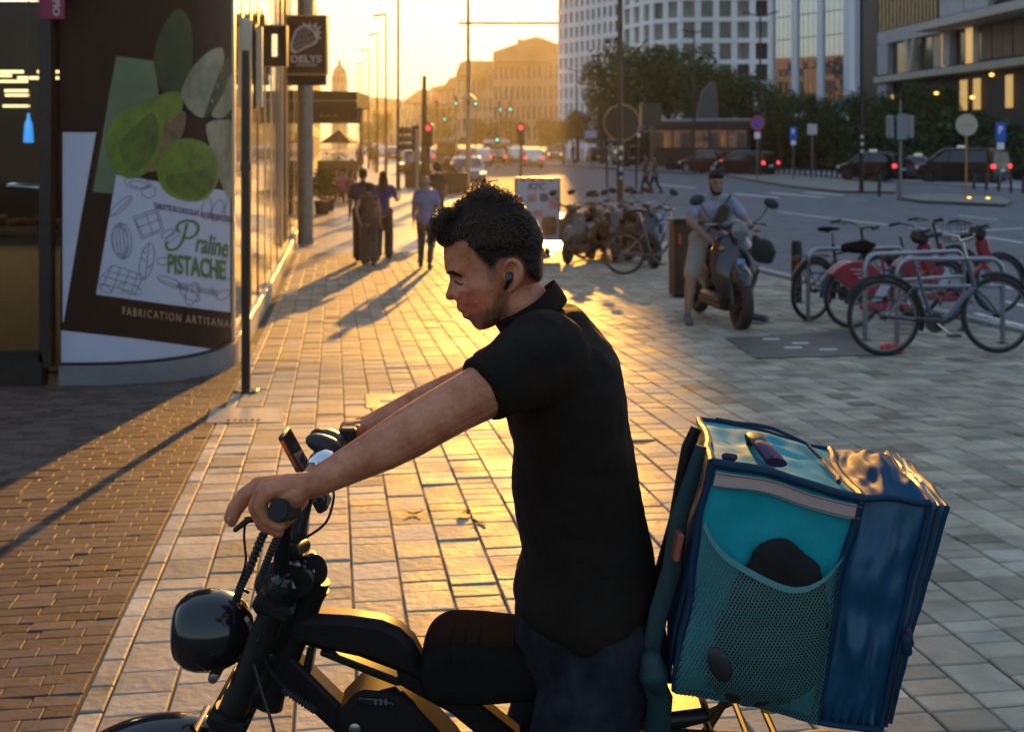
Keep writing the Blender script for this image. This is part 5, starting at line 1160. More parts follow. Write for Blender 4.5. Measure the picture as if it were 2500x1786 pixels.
def bike_at(pw0, pw1, *a, **k):                      # wheels stand at two pixels of the ground
    p, q = gp(*pw0), gp(*pw1); d = q - p; rz = math.atan2(d.y, d.x); m = p + d.normalized() * .52; o = city_bike(a[0], (m.x, m.y, G(m.y)), rz, *a[1:], **k)
    return o
bike_at((2160, 868), (2490, 862), 'silver step through bicycle with red lock on its rear wheel, nearest the camera', M_BIKES, lean=-4, rack=False, sad=False)
bike_at((2080, 800), (2372, 790), 'red and blue share bicycle with skirt guard between the racks', M_BIKER, red=True, lean=3, rack=False, sad=False)
bike_at((1980, 780), (2270, 752), 'black bicycle with raised saddle at the left end of the racks', M_BIKEB, lean=4, low=False)
bike_at((2150, 742), (2420, 735), 'dark bicycle with front basket at the back of the racks', M_BIKEB, lean=-3, basket=True, sad=False)
bike_at((2235, 772), (2480, 765), 'second red share bicycle mostly hidden behind the racks', M_BIKER, lean=2, red=True, rack=False, sad=False)
lk = gp(2175, 862); tag(MB().box((0, -.03, .045), (.20, .10, .09), rotm(0, 4, 0), ch=.025).build('wheel_lock', M_SRED, loc=lk), 'bright red lock at the bottom of the silver bicycle rear wheel', 'lock')
# covered saddle / bag strapped on the left rack
sbp = P(2090, 605, gp(2000, 790).y + .15); sbg = MB(); sbg.cap((-.12, 0, 0), (.1, .02, .01), .055, .085); sbg.cap((.06, 0, .02), (.2, .0, .03), .05, .03); o = sbg.build('saddle_cover', M_SEAT, loc=sbp); organic(o, .015, 6); tag(o, 'dark covered saddle resting above the left rack', 'saddle')
# ---------------------------------------------------------------- scooters
def scooter(label, loc, rz, body, accent=None, name='parked_scooter', topbox=None, mirrors=True, shield=True, lampc=True, grp=None, lean=0, ksc=1.0, screen=False):
    """front towards +x; ridden or parked step through scooter"""
    t = thing(name, label, 'scooter', loc, rz, grp); t.rotation_euler.x = R(lean); t.scale = (ksc,) * 3; r = .25
    for x in (.66, -.60):
        w_ = MB(); w_.torus((x, 0, r), r - .055, .055, (0, 1, 0), 36, 12, flat=1.0); o = w_.build('wheel', M_RUB, t)
        b = MB(); b.lathe([(.145, -.03), (.15, 0), (.145, .03)], (x, 0, r), (0, 1, 0), 20, caps=False); b.lathe([(.045, -.06), (.05, 0), (.045, .06)], (x, 0, r), (0, 1, 0), 12)
        for k in range(5): a = 2 * math.pi * k / 5; b.bar((x, 0, r), (x + .15 * math.cos(a), 0, r + .15 * math.sin(a)), .03, .03, up=(0, 1, 0))
        b.build('rim', M_DKMET, o)
    b = MB()                                         # leg shield: curved front apron
    n = 11; rows = [(.58, .32, .16), (.61, .48, .25), (.57, .66, .27), (.50, .80, .24), (.43, .94, .15)]; vs = []
    for lay_, off in ((0, 0), (1, -.035)):
        for x, z, hw in rows:
            for j in range(n): a = -1 + 2 * j / (n - 1); vs.append((x - .13 * abs(a) ** 2.2 + off, hw * a, z))
    nr = len(rows); fs = []
    for i in range(nr - 1):
        for j in range(n - 1): q = i * n + j; fs.append((q, q + 1, q + n + 1, q + n)); q += nr * n; fs.append((q + n, q + n + 1, q + 1, q))
    for i in range(nr - 1):
        for j in (0, n - 1): q = i * n + j; f = (q, q + n, q + n + nr * n, q + nr * n); fs.append(f if j == 0 else f[::-1])
    for i in (0, nr - 1):
        for j in range(n - 1): q = i * n + j; f = (q, q + nr * n, q + nr * n + 1, q + 1); fs.append(f if i == 0 else f[::-1])
    b.add(vs, fs); b.build('front_apron', body, t, subd=1)
    b = MB(); b.chain([(.52, 0, .62), (.58, 0, .55), (.66, 0, .52), (.76, 0, .46)], [.09, .11, .10, .05], 14); o = b.build('front_fender', body, t); organic(o, .014, 6)
    b = MB()
    for s in (-1, 1): b.tube([(.50, s * .085, .66), (.66, s * .085, r)], .022, 8)
    b.tube([(.50, 0, .6), (.40, 0, 1.0)], .035, 10); b.build('fork', M_DKMET, t)
    b = MB(); b.box((.12, 0, .27), (.62, .30, .10), ch=.03); b.box((.0, 0, .2), (.7, .2, .1), ch=.03); b.build('footboard', M_BPLAS, t)
    b = MB(); b.chain([(-.12, 0, .42), (-.40, 0, .52), (-.78, 0, .56)], [.14, .18, .09], 14); b.ell((-.42, 0, .58), (.42, .17, .16)); b.cap((-.14, 0, .32), (-.10, 0, .62), .12, .13); o = b.build('rear_body', body, t); organic(o, .018, 8)
    b = MB(); b.chain([(-.06, 0, .76), (-.35, 0, .78), (-.72, 0, .80)], [.09, .13, .11], 14); b.v = [(x, y, .77 + (z - .77) * .6) for x, y, z in b.v]; o = b.build('seat', M_SEAT, t); organic(o, .016, 8)
    b = MB(); b.cap((.40, 0, .98), (.46, 0, 1.0), .085, .10); b.cap((.38, -.12, 1.02), (.38, .12, 1.02), .045, .045); o = b.build('handlebar_cover', body, t); organic(o, .014, 6)
    hb = MB(); hb.tube([(.30, -.34, 1.04), (.38, -.14, 1.03), (.40, 0, 1.02), (.38, .14, 1.03), (.30, .34, 1.04)], .013, 8); hb_o = hb.build('handlebar', M_DKMET, t)
    for s in (-1, 1):
        MB().tube([(.31, s * .24, 1.04), (.29, s * .36, 1.04)], .019, 10).build('grip', M_RUB, hb_o); MB().tube([(.38, s * .20, 1.035), (.38, s * .32, 1.03)], .006, 6).build('brake_lever', M_STEEL, hb_o)
        if mirrors:
            mo = MB(); mo.ell((.33, s * .40, 1.27), (.025, .085, .055), rotm(s * -20, 0, 0)); m_ = mo.build('mirror', M_BPLAS, t); MB().tube([(.34, s * .20, 1.05), (.34, s * .30, 1.13), (.33, s * .36, 1.23)], .007, 6).build('stalk', M_BPLAS, m_)
            MB().ell((.308, s * .40, 1.27), (.006, .075, .045), rotm(s * -20, 0, 0)).build('mirror_glass', M_CHROME, m_)
    if lampc:
        h = MB(); h.lathe([(.03, -.08), (.075, -.03), (.088, .02), (.086, .035)], (.50, 0, .985), (1, 0, 0), 22); ho = h.build('headlight', M_CHROME, t); MB().lathe([(.078, .036), (.06, .05), (.02, .056)], (.50, 0, .985), (1, 0, 0), 22).build('lens', mat('scooter_lens', (.16, .16, .17), .12, spec=.8), ho)
    for s in (-1, 1): MB().ell((.47, s * .165, .80), (.02, .03, .02)).build('indicator', mat('indicator_amber', (.5, .22, .03), .25), t)
    MB().cap((-.25, .16, .22), (-.72, .19, .28), .035, .045).build('exhaust', M_DKMET, t)
    MB().box((-.85, 0, .62), (.05, .14, .06), ch=.015).build('tail_lamp', M_TAIL, t)
    if accent: MB().box((.604, 0, .60), (.012, .08, .22), rotm(0, -8, 0), ch=.004).build('front_plate', accent, t)
    if topbox:
        MB().box((-.78, 0, .98), (.40, .42, .36), ch=.03).build('top_box', topbox, t)
    if screen: MB().add([(.52, -.2, 1.05), (.52, .2, 1.05), (.42, .17, 1.35), (.42, -.17, 1.35)], [(0, 1, 2, 3)]).build('screen', M_CARGL, t)
    return t
M_SCB = mat('scooter_black', (.013, .014, .017), .25, coat=.8); M_SCD = mat('scooter_grey', (.035, .036, .042), .3, coat=.6); M_BADGE = mat('badge_pale', (.45, .47, .55), .35)
M_SBLUE = mat('stripe_blue', (.02, .10, .38), .3, coat=.4)
def face_cam(deg): return R(-90 + deg)               # front towards the camera, turned by deg
def sgr(px, py): return gp(px, py)
sr = sgr(1800, 800); rider_scooter = scooter('dark scooter ridden by the bearded man, chrome headlight towards the camera', sr, face_cam(10), M_SCB, mat('blue_plate', (.10, .25, .50), .25), name='scooter', lean=-3, ksc=1.07)
rider_scooter.location = Vector((sr.x, sr.y, sr.z)) + Vector((-math.sin(R(10)) * .62, .62, 0)) + Vector((0, 0, G(sr.y + .62) - sr.z))
s1 = scooter('leftmost parked scooter beside the advert board with a pale badge', sgr(1420, 645), face_cam(-22), M_SCD, M_BADGE, mirrors=True, lampc=False, grp='scooters parked in a row at the kerb')
s1.location.y += .6; s1.location.z = G(s1.location.y)
MB().box((-.25, -.3, .56), (.5, .2, .5), ch=.04).build('side_box', M_BPLAS, s1)
s2_ = scooter('middle parked moped with bare frame and round mirror', sgr(1515, 640), face_cam(-8), M_SCB, None, grp='scooters parked in a row at the kerb', lean=4); s2_.location.y += .7; s2_.location.z = G(s2_.location.y)
s3_ = scooter('parked black motor scooter with blue side stripes', sgr(1572, 655), face_cam(14), M_SCB, None, grp='scooters parked in a row at the kerb', lean=-4, ksc=1.05); s3_.location.y += .7; s3_.location.z = G(s3_.location.y)
for px, py, a, lab in ((1470, 636, -14, 'dark parked scooter between the badge scooter and the moped'), (1540, 636, 4, 'black parked scooter just left of the blue striped one')):
    q_ = scooter(lab, sgr(px, py), face_cam(a), M_SCB, None, grp='scooters parked in a row at the kerb', lean=3, lampc=a > 0); q_.location.y += 1.0; q_.location.z = G(q_.location.y)
for z, L in ((.80, .20), (.58, .24)): MB().bar((.56 - (.8 - z) * -.1, .13, z), (.50, .20, z + L * .7), .03, .06, ch=.01).build('stripe', M_SBLUE, s3_)
o = city_bike('grey bicycle with a big front wheel parked between scooters and the rider', Vector((0, 0, 0)), 0, M_BIKES, rack=False, grp='bicycles parked by the scooters', basket=False); p = gp(1648, 672); o.location = (p.x - .3, p.y + .15, G(p.y)); o.rotation_euler.z = R(8)
o = city_bike('dark bicycle leaning among the scooters', Vector((0, 0, 0)), 0, M_BIKEB, grp='bicycles parked by the scooters', low=False); p = gp(1462, 632); o.location = (p.x + .2, p.y + .3, G(p.y)); o.rotation_euler.z = R(25)
# brown bin beside the rider's scooter
p = gp(1668, 728); bn = thing('litter_bin', 'dark brown litter bin with a red reflector behind the rider\'s leg', 'bin', (p.x, p.y + .25, G(p.y)), R(8)); hb_ = (728 - 545) / FPX * p.y
MB().box((0, 0, hb_ / 2), (.25, .34, hb_), ch=.03).build('bin_body', mat('bin_brown', (.03, .02, .014), .5, var=.2, vscale=6), bn)
MB().box((-.06, -.176, hb_ * .78), (.035, .012, .13)).build('reflector', mat('reflector_red', (.6, .06, .02), .3), bn); MB().box((0, 0, hb_ + .03), (.28, .37, .06), ch=.02).build('lid', M_BPLAS, bn)
# advert board
d = gp(1310, 622).y; k = d / FPX; g = G(d)
ad = thing('advert_board', 'free standing pavement advert board with food pictures beside the parked scooters', 'advert board', (xat(1312, d), d, g), R(4))
W_, z0_, z1_ = 112 * k, zat(588, d) - g, zat(433, d) - g
MB().box((0, 0, (z0_ + z1_) / 2), (W_, .10, z1_ - z0_), ch=.01).build('board', M_BPLAS, ad)
M_ADV = mat('advert_white', (.42, .45, .56), .35, var=.08, vscale=5); MB().box((0, -.052, (z0_ + z1_) / 2), (W_ * .92, .006, (z1_ - z0_) * .95)).build('poster', M_ADV, ad)
MB().cap((-.18, 0, .07), (.18, 0, .07), .09, .09, 14).build('foot', M_BPLAS, ad); MB().box((0, 0, z0_ / 2 + .03), (.1, .06, z0_)).build('stem', M_DKMET, ad); MB().box((0, 0, .012), (.62, .40, .024), ch=.008).build('base', M_BPLAS, ad)
ap = lambda x, y, o=-.058: Vector(((x - 1314) * k, o, zat(y, d) - g))
lettering('lettering', 'KFC', mat('advert_ink', (.12, .10, .16), .4), ad, lambda a, c: ap(1313, 455) + Vector((a, 0, c)), 1, .03, .18, 46 * k, 17 * k)
M_ADR = mat('advert_red', (.35, .05, .05), .4); M_ADP = mat('advert_pink', (.42, .24, .26), .4, var=.3, vscale=25); M_ADF = mat('advert_food', (.34, .17, .05), .45, col2=(.10, .05, .03), vscale=30); M_ADG = mat('advert_grey', (.14, .14, .16), .45, var=.4, vscale=40)
for i in range(4): MB().box(ap(1280 + i * 22, 438, -.056), (11 * k, .003, 9 * k)).build('poster_stripe', M_ADR, ad)
for x0, x1, y0, y1, m in ((1288, 1312, 474, 494, M_ADP), (1319, 1340, 472, 492, M_ADG), (1302, 1326, 512, 530, M_ADP), (1324, 1362, 528, 574, M_ADF), (1268, 1278, 480, 520, M_ADR), (1340, 1366, 480, 510, M_ADP), (1283, 1318, 540, 572, M_PW)):
    c = ap((x0 + x1) / 2, (y0 + y1) / 2, -.0565)
    b = MB(); n_ = 20; pts = [((x1 - x0) / 2 * k * math.copysign(abs(math.cos(a)) ** .5, math.cos(a)), (y1 - y0) / 2 * k * math.copysign(abs(math.sin(a)) ** .5, math.sin(a))) for a in (2 * math.pi * j / n_ for j in range(n_))]; b.add([c + Vector((q[0], -.001 - .0002 * (x0 % 7), q[1])) for q in pts], [tuple(range(n_))]); b.build('poster_picture', m, ad, smooth=False)
t = thing('utility_box', 'brown utility box half hidden behind the advert board', 'cabinet', P(1248, 470, 26)); t.location.z = G(26); MB().box((0, 0, .55), (.42, .3, 1.1), ch=.02).build('cabinet', mat('box_brown', (.10, .05, .03), .5), t)
# ================================================================ PEOPLE
J0 = dict(pelvis=(0, 0, .95), hipL=(-.09, 0, .91), hipR=(.09, 0, .91), kneeL=(-.10, .02, .50), kneeR=(.10, .02, .50), ankL=(-.10, -.01, .09), ankR=(.10, -.01, .09), toeL=(-.12, .15, .03), toeR=(.12, .15, .03),
          chest=(0, 0, 1.27), neck=(0, -.01, 1.47), head=(0, .015, 1.625), shL=(-.185, 0, 1.42), shR=(.185, 0, 1.42), elL=(-.235, -.02, 1.14), elR=(.235, -.02, 1.14), wrL=(-.245, .06, .90), wrR=(.245, .06, .90))
def person(label, loc, rz, J=None, top=None, bottom=None, skin=None, hair='short', hairm=None, sleeve='short', legs='long', shoe=None, vox=.014, build_=1.0, scale=1.0, skirt=False, group=None, beard=False, wide=1.0, face=True):
    q = dict(J0); q.update(J or {}); V3 = {k: Vector(v) for k, v in q.items()}
    t = thing('person', label, 'person', loc, rz, group); t.scale = (scale,) * 3
    skin = skin or M_SKIN2; hairm = hairm or M_HAIR
    b = MB(); k = build_
    b.chain([V3['pelvis'], V3['chest']], [.115 * k, .125 * k], 16); b.cap(V3['hipL'], V3['hipR'], .105 * k, .105 * k, 14); b.cap(V3['shL'] * .8 + V3['neck'] * .2, V3['shR'] * .8 + V3['neck'] * .2, .052, .052, 12); b.cap(V3['chest'] + Vector((-.06, 0, 0)), V3['chest'] + Vector((.06, 0, .03)), .12 * k, .12 * k, 14)
    nd = (V3['head'] - V3['neck']); b.cap(V3['neck'], V3['neck'] + nd * .7, .055, .052, 12)
    h = V3['head']; fd = q.get('face', (0, 1, -.1)); f = Vector(fd).normalized(); up = nd.normalized(); rt = f.cross(up).normalized(); up = rt.cross(f)
    HM = Matrix((rt, f, up)).transposed(); hp = lambda x, y, z: h + HM @ Vector((x, y, z))
    b.ell(hp(0, -.012, .035), (.076, .094, .088), HM); b.ell(hp(0, .028, -.045), (.058, .066, .075), HM); b.cap(hp(0, .09, .01), hp(0, .112, -.022), .009, .014, 8); b.cap(hp(-.022, .078, -.06), hp(.022, .078, -.06), .014, .014, 8); b.cap(hp(-.02, .07, -.1), hp(.02, .07, -.1), .02, .02, 8); b.cap(hp(-.035, .078, .025), hp(.035, .078, .025), .012, .012, 8)
    for s in (-1, 1): b.ell(hp(s * .078, -.01, -.005), (.011, .022, .032), HM, 8, 6)
    for s in 'LR':
        b.chain([V3['sh' + s] - Vector((0, 0, .015)), V3['el' + s], V3['wr' + s]], [.046 * k, .042 * k, .027], 12)
        b.chain([V3['hip' + s], V3['knee' + s], V3['knee' + s].lerp(V3['ank' + s], .35), V3['ank' + s]], [.088 * k, .058 * k, .056 * k, .037], 12)
        b.cap(V3['ank' + s] - Vector((0, .02, .035)), V3['toe' + s], .034, .028, 10)
        w_, e_ = V3['wr' + s], V3['el' + s]; dr = (w_ - e_).normalized(); hd_ = Vector(q.get('hand' + s, tuple(dr))).normalized(); sd = Vector((0, 1, 0)) if abs(hd_.y) < .8 else Vector((1, 0, 0)); sd = (sd - hd_ * sd.dot(hd_)).normalized(); cu = hd_.cross(sd) * (1 if s == 'R' else -1)
        for j in range(4): o = sd * (-.027 + .018 * j); b.cap(w_, w_ + hd_ * .075 + o, .020, .014, 8, 3)
        for j in range(4):
            o = sd * (-.029 + .0195 * j); L = (.058, .07, .075, .062)[j]; p0 = w_ + hd_ * .078 + o; p1 = p0 + hd_ * L * .55 + cu * .010; p2 = p1 + hd_ * L * .4 + cu * .022; b.chain([p0, p1, p2], [.0105, .0098, .009], 8)
        b.chain([w_ + hd_ * .03 + sd * .026, w_ + hd_ * .065 + sd * .052 + cu * .01, w_ + hd_ * .092 + sd * .058 + cu * .02], [.014, .0115, .010], 8)
    o = b.build('body', skin, t); organic(o, vox, 3)
    if face:                                         # eyes, brows and mouth
        e = MB()
        for s in (-1, 1): e.ell(hp(s * .032, .083, .008), (.012, .006, .005), HM, 8, 6)
        e.build('eyes', mat('eye_dark', (.02, .015, .012), .2), t)
        e = MB()
        for s in (-1, 1): e.cap(hp(s * .016, .098, .03), hp(s * .048, .08, .034), .0045, .0035, 6)
        e.build('eyebrows', hairm, t)
    hb = MB()                                        # hair
    if hair == 'bald': hb.ell(hp(0, -.05, .0), (.074, .07, .06), HM)
    else: hb.ell(hp(0, -.026, .058), (.084, .099, .082), HM); hb.cap(hp(-.045, .052, .085), hp(.045, .052, .085), .026, .026); hb.ell(hp(0, -.055, .005), (.078, .066, .08), HM)
    if hair == 'curly':
        r = random.Random(3)
        for i in range(26): a = r.uniform(0, 6.28); z = r.uniform(-.1, 1); s = math.sqrt(1 - z * z); hb.ell(hp(.078 * s * math.cos(a), -.02 + .09 * s * math.sin(a), .055 + .085 * z), (.022, .022, .022), None, 8, 6)
    if hair == 'long': hb.chain([hp(0, -.06, .03), hp(-.0, -.085, -.12), hp(0, -.08, -.27)], [.075, .075, .045], 12); hb.cap(hp(-.06, -.04, -.02), hp(-.07, -.04, -.16), .035, .03); hb.cap(hp(.06, -.04, -.02), hp(.07, -.04, -.16), .035, .03)
    if hair == 'bun': hb.ell(hp(0, -.11, .09), (.045, .045, .045))
    if hair == 'afro': hb.ell(hp(0, -.03, .05), (.13, .13, .13))
    o = hb.build('hair', hairm, t); organic(o, vox, 2)
    if beard: x = MB(); x.cap(hp(-.040, .035, -.085), hp(.040, .035, -.085), .028, .028); x.cap(hp(-.03, .07, -.11), hp(.03, .07, -.11), .026, .026); x.cap(hp(-.060, .01, -.04), hp(-.046, .028, -.085), .013, .024); x.cap(hp(.060, .01, -.04), hp(.046, .028, -.085), .013, .024); o = x.build('beard', hairm, t); organic(o, vox, 2)
    if top:
        x = MB(); hem = V3['pelvis'] + Vector((0, 0, .0)); g = k * wide
        x.chain([hem, V3['chest']], [.135 * g, .14 * g], 16); x.cap(V3['hipL'] + Vector((.01, 0, .04)), V3['hipR'] + Vector((-.01, 0, .04)), .115 * g, .115 * g, 14); x.cap(V3['chest'] + Vector((-.07, 0, 0)), V3['chest'] + Vector((.07, 0, .04)), .132 * g, .132 * g, 14); x.cap(V3['shL'] * .85 + V3['neck'] * .15, V3['shR'] * .85 + V3['neck'] * .15, .066, .066, 12); x.cap(V3['neck'] - nd * .25, V3['neck'] + nd * .06, .075, .066, 12)
        for s in 'LR':
            if sleeve == 'short': x.cap(V3['sh' + s] - Vector((0, 0, .012)), V3['sh' + s].lerp(V3['el' + s], .62), .056 * k, .062 * k, 12)
            elif sleeve == 'long': x.chain([V3['sh' + s], V3['el' + s], V3['el' + s].lerp(V3['wr' + s], .93)], [.066 * k, .054 * k, .040], 12)
        o = x.build('top', top, t); organic(o, vox, 5); wrinkle(o, .09, .014)
    if bottom:
        x = MB(); x.cap(V3['hipL'] + Vector((0, 0, .05)), V3['hipR'] + Vector((0, 0, .05)), .118 * k, .118 * k, 14)
        for s in 'LR':
            hp_, kn, an = V3['hip' + s], V3['knee' + s], V3['ank' + s]
            if legs == 'wide': x.chain([hp_, kn, an + Vector((0, 0, .03))], [.108 * k, .094, .088], 14)
            elif legs == 'long': x.chain([hp_, kn, an + Vector((0, 0, .02))], [.106 * k, .074, .055], 12)
            else: x.chain([hp_, hp_.lerp(kn, .92)], [.108 * k, .092], 14)
        if skirt: x.chain([V3['pelvis'], V3['pelvis'] - Vector((0, 0, .5))], [.16, .24], 16)
        o = x.build('trousers' if legs != 'shorts' else 'shorts', bottom, t); organic(o, vox, 4); wrinkle(o, .08, .012)
    for s in 'LR':
        x = MB(); a, e = V3['ank' + s], V3['toe' + s]; dr = (e - a); dr.z = 0; dr = dr.normalized() if dr.length > 1e-4 else Vector((0, 1, 0))
        heel = a - dr * .035; zf = min(a.z - .055, e.z); x.chain([Vector((heel.x, heel.y, zf + .02)), Vector((e.x, e.y, zf + .012))], [.046, .044], 12); x.cap(Vector((a.x, a.y, zf + .05)), a + Vector((0, 0, .0)), .045, .043, 10); x.v = [(X, Y, max(Z, zf - .022)) for X, Y, Z in x.v]
        o = x.build('shoe', shoe or M_BPLAS, t); organic(o, .012, 2)
    return t
def fab(n, c, **k): return mat(n, c, .85, var=.15, vscale=14, bump=.3, bscale=300, dist=.002, sheen=.2, **k)
F_NAVY = fab('navy_cloth', (.030, .028, .060)); F_DARK = fab('dark_cloth', (.022, .020, .020)); F_BLUE = fab('blue_shirt', (.16, .19, .36)); F_GREY = fab('grey_trousers', (.05, .048, .048)); F_LIL = fab('pale_lilac_shirt', (.25, .25, .34)); F_BEI = fab('beige_shorts', (.30, .25, .20)); F_BRN = fab('brown_cloth', (.07, .045, .03)); F_PUR = fab('purple_cloth', (.06, .05, .14))
def stand(px, pyb): p = gp(px, pyb); return (p.x, p.y, p.z)
walkL = dict(kneeL=(-.10, .10, .50), ankL=(-.10, -.02, .10), toeL=(-.11, .13, .04), kneeR=(.10, -.02, .49), ankR=(.10, -.20, .13), toeR=(.11, -.06, .03))
armin = dict(elL=(-.25, .02, 1.16), wrL=(-.16, .22, 1.06), handL=(.5, .8, .1))
def hs(px, pyb, ptop):                               # scale so that the figure spans these rows
    d = gp(px, pyb).y; return (pyb - ptop) / FPX * d / 1.755
# the couple and the third walker in front of them
person('tall man in dark clothes walking away at the left of the pair', stand(886, 640), R(6), dict(walkL), F_NAVY, F_DARK, legs='wide', scale=hs(886, 640, 411), wide=1.15)
person('woman in a purple top with long hair and wide dark trousers walking away', stand(936, 634), R(2), dict(kneeR=(.10, .10, .50), ankR=(.10, .08, .09), toeR=(.11, .24, .03), kneeL=(-.10, .0, .50), ankL=(-.10, -.16, .11), toeL=(-.11, -.01, .03), elR=(.26, .05, 1.18), wrR=(.30, .22, 1.20), handR=(.1, .7, .6)), F_PUR, F_DARK, hair='long', legs='wide', scale=hs(936, 634, 418), build_=.92)
person('woman with a bare back walking close to the couple, arm bent behind her', (stand(900, 648)[0], stand(900, 648)[1], stand(900, 648)[2]), R(10), dict(walkL, elL=(-.27, -.12, 1.18), wrL=(-.20, -.14, .95), handL=(.5, 0, -.8)), F_BRN, F_GREY, hair='bun', sleeve='none', legs='wide', scale=hs(900, 648, 446), build_=.9)
person('grey haired old man in a blue shirt and grey trousers walking away', stand(1040, 655), R(-4), dict(walkL, elR=(.25, -.05, 1.15), wrR=(.27, .02, .92)), F_BLUE, F_GREY, hair='bald', hairm=mat('grey_hair', (.28, .25, .22), .7, bump=.4, bscale=120), sleeve='short', scale=hs(1040, 655, 428), wide=1.12)
person('dark haired person in black with a large curly hairstyle just behind the old man', stand(1068, 560), R(0), dict(walkL), F_DARK, F_DARK, hair='afro', scale=hs(1068, 560, 400), hairm=mat('auburn_hair', (.06, .025, .01), .5))
person('walker in brown crossing the road, left of the crossing pair', stand(1578, 474), R(95), dict(kneeL=(-.10, .16, .52), ankL=(-.10, .26, .10), toeL=(-.11, .42, .05), kneeR=(.10, -.06, .49), ankR=(.10, -.28, .13), toeR=(.11, -.14, .04)), F_BRN, F_DARK, scale=hs(1578, 474, 375), vox=.02, face=False)
person('walker in dark trousers crossing the road, right of the crossing pair', stand(1600, 472), R(95), dict(kneeL=(-.10, -.04, .50), ankL=(-.10, -.26, .13), toeL=(-.11, -.12, .04), kneeR=(.10, .16, .52), ankR=(.10, .27, .10), toeR=(.11, .43, .05)), F_BRN, F_DARK, hair='long', scale=hs(1600, 472, 379), vox=.02, face=False)
for i, (px, pb, pt, tp, lab, hr) in enumerate([(878, 420, 352, F_LIL, 'person in a pale blue top beyond the walking couple', 'short'), (905, 412, 350, F_DARK, 'dark clothed person standing beyond the terrace', 'short'), (918, 416, 356, F_BRN, 'brown clothed person between the lamp posts', 'long'), (1000, 452, 368, F_LIL, 'cyclist in a pale shirt beside the small planter', 'short'), (1376, 402, 345, F_BRN, 'distant person in brown near the pale blue plate', 'short'), (1400, 400, 348, F_DARK, 'distant person in dark clothes near the pale blue plate', 'short')]):
    person(lab, stand(px, pb), R(-10 + i * 23), dict(walkL) if i % 2 else {}, tp, F_DARK, hair=hr, scale=hs(px, pb, pt), vox=.028, face=False)
for i, (px, d, c) in enumerate([(822, 47, F_LIL), (834, 46, fab('pink_cloth', (.40, .08, .20))), (846, 48, F_BEI), (858, 46, fab('rose_cloth', (.36, .16, .16))), (812, 50, F_BRN)]):
    g = G(d); person(['terrace guest in a pale top', 'terrace guest in a bright pink top', 'terrace guest in beige right of the pink one', 'terrace guest in rose at the right end', 'terrace guest in brown at the left end'][i] + ' sitting under the parasol', (xat(px, d), d, g - .12), R(170 + i * 40), dict(kneeL=(-.1, .42, .50), kneeR=(.1, .42, .50), ankL=(-.1, .42, .09), ankR=(.1, .42, .09), toeL=(-.1, .58, .03), toeR=(.1, .58, .03), pelvis=(0, 0, .58), hipL=(-.09, 0, .55), hipR=(.09, 0, .55), chest=(0, 0, .90), neck=(0, 0, 1.10), head=(0, .02, 1.26), shL=(-.18, 0, 1.05), shR=(.18, 0, 1.05), elL=(-.22, .05, .80), elR=(.22, .05, .80), wrL=(-.18, .28, .78), wrR=(.18, .28, .78)), c, F_DARK, vox=.03, face=False, hair='long' if i % 2 else 'short')
    t = thing('terrace_chair', ['chair of the pale topped guest', 'chair of the pink topped guest', 'chair of the beige guest', 'chair of the rose guest', 'chair of the brown guest'][i] + ' on the terrace', 'chair', (xat(px, d), d, g), R(170 + i * 40), 'terrace chairs'); MB().box((0, .03, .40), (.42, .42, .04)).build('seat', M_BPLAS, t); MB().box((0, -.2, .66), (.42, .03, .4)).build('backrest', M_BPLAS, t)
    for sx in (-1, 1):
        for sy in (-1, 1): MB().bar((sx * .18, sy * .18, .39), (sx * .2, sy * .2, 0), .03, .03).build('leg', M_BPLAS, t)
# bearded man on the scooter, seen from the front
rp = rider_scooter.location; rgz = rp.z
seat_y = .30
man = person('bearded man in a lilac grey shirt and beige shorts astride the dark scooter', (rp.x, rp.y, rgz), R(180 + 10),
  dict(pelvis=(-.0, -.28, .86), hipL=(-.11, -.28, .84), hipR=(.11, -.28, .84), kneeL=(-.34, .08, .62), kneeR=(.34, .10, .52), ankL=(-.34, .10, .11), ankR=(.40, .16, .10), toeL=(-.46, .27, .04), toeR=(.44, .36, .035),
       chest=(0, -.16, 1.20), neck=(0, -.10, 1.40), head=(.0, -.04, 1.56), shL=(-.20, -.12, 1.35), shR=(.20, -.12, 1.35), elL=(-.36, .00, 1.10), elR=(.33, .02, 1.12), wrL=(-.34, .26, 1.04), wrR=(.12, .20, .90), handL=(.1, 1, -.15), handR=(-.8, .3, -.3), face=(.05, 1, -.28)),
  F_LIL, F_BEI, hair='short', sleeve='short', legs='shorts', shoe=mat('trainer_grey', (.10, .10, .12), .7, var=.3, vscale=30), vox=.011, beard=True, build_=1.1, skin=mat('skin_tan2', (.30, .165, .11), .52, var=.1, vscale=25), wide=1.05)
MB().tube([(-.17, -.02, 1.42), (-.02, .07, 1.25), (.12, .04, 1.02), (.17, -.1, .95)], .016, 8, flat=.5).build('shoulder_strap', F_DARK, man)
x = MB(); x.cap((.02, .10, 1.10), (-.04, .12, 1.26), .085, .07); o = x.build('chest_bag', F_DARK, man); organic(o, .014, 5)
hb2 = P(1862, 612, rp.y - .62); hg = MB(); hg.ell((0, 0, 0), (.135, .10, .14), rotm(0, 18, 0)); hg.cap((-.06, 0, .06), (-.08, 0, .14), .06, .04); hg.box((.02, 0, -.03), (.22, .17, .20), rotm(0, 18, 0), ch=.04); o = hg.build('handlebar_bag', fab('bag_black', (.014, .013, .014)), loc=hb2); organic(o, .014, 6); tag(o, 'black bag hanging from the right end of the ridden scooter handlebar', 'bag')
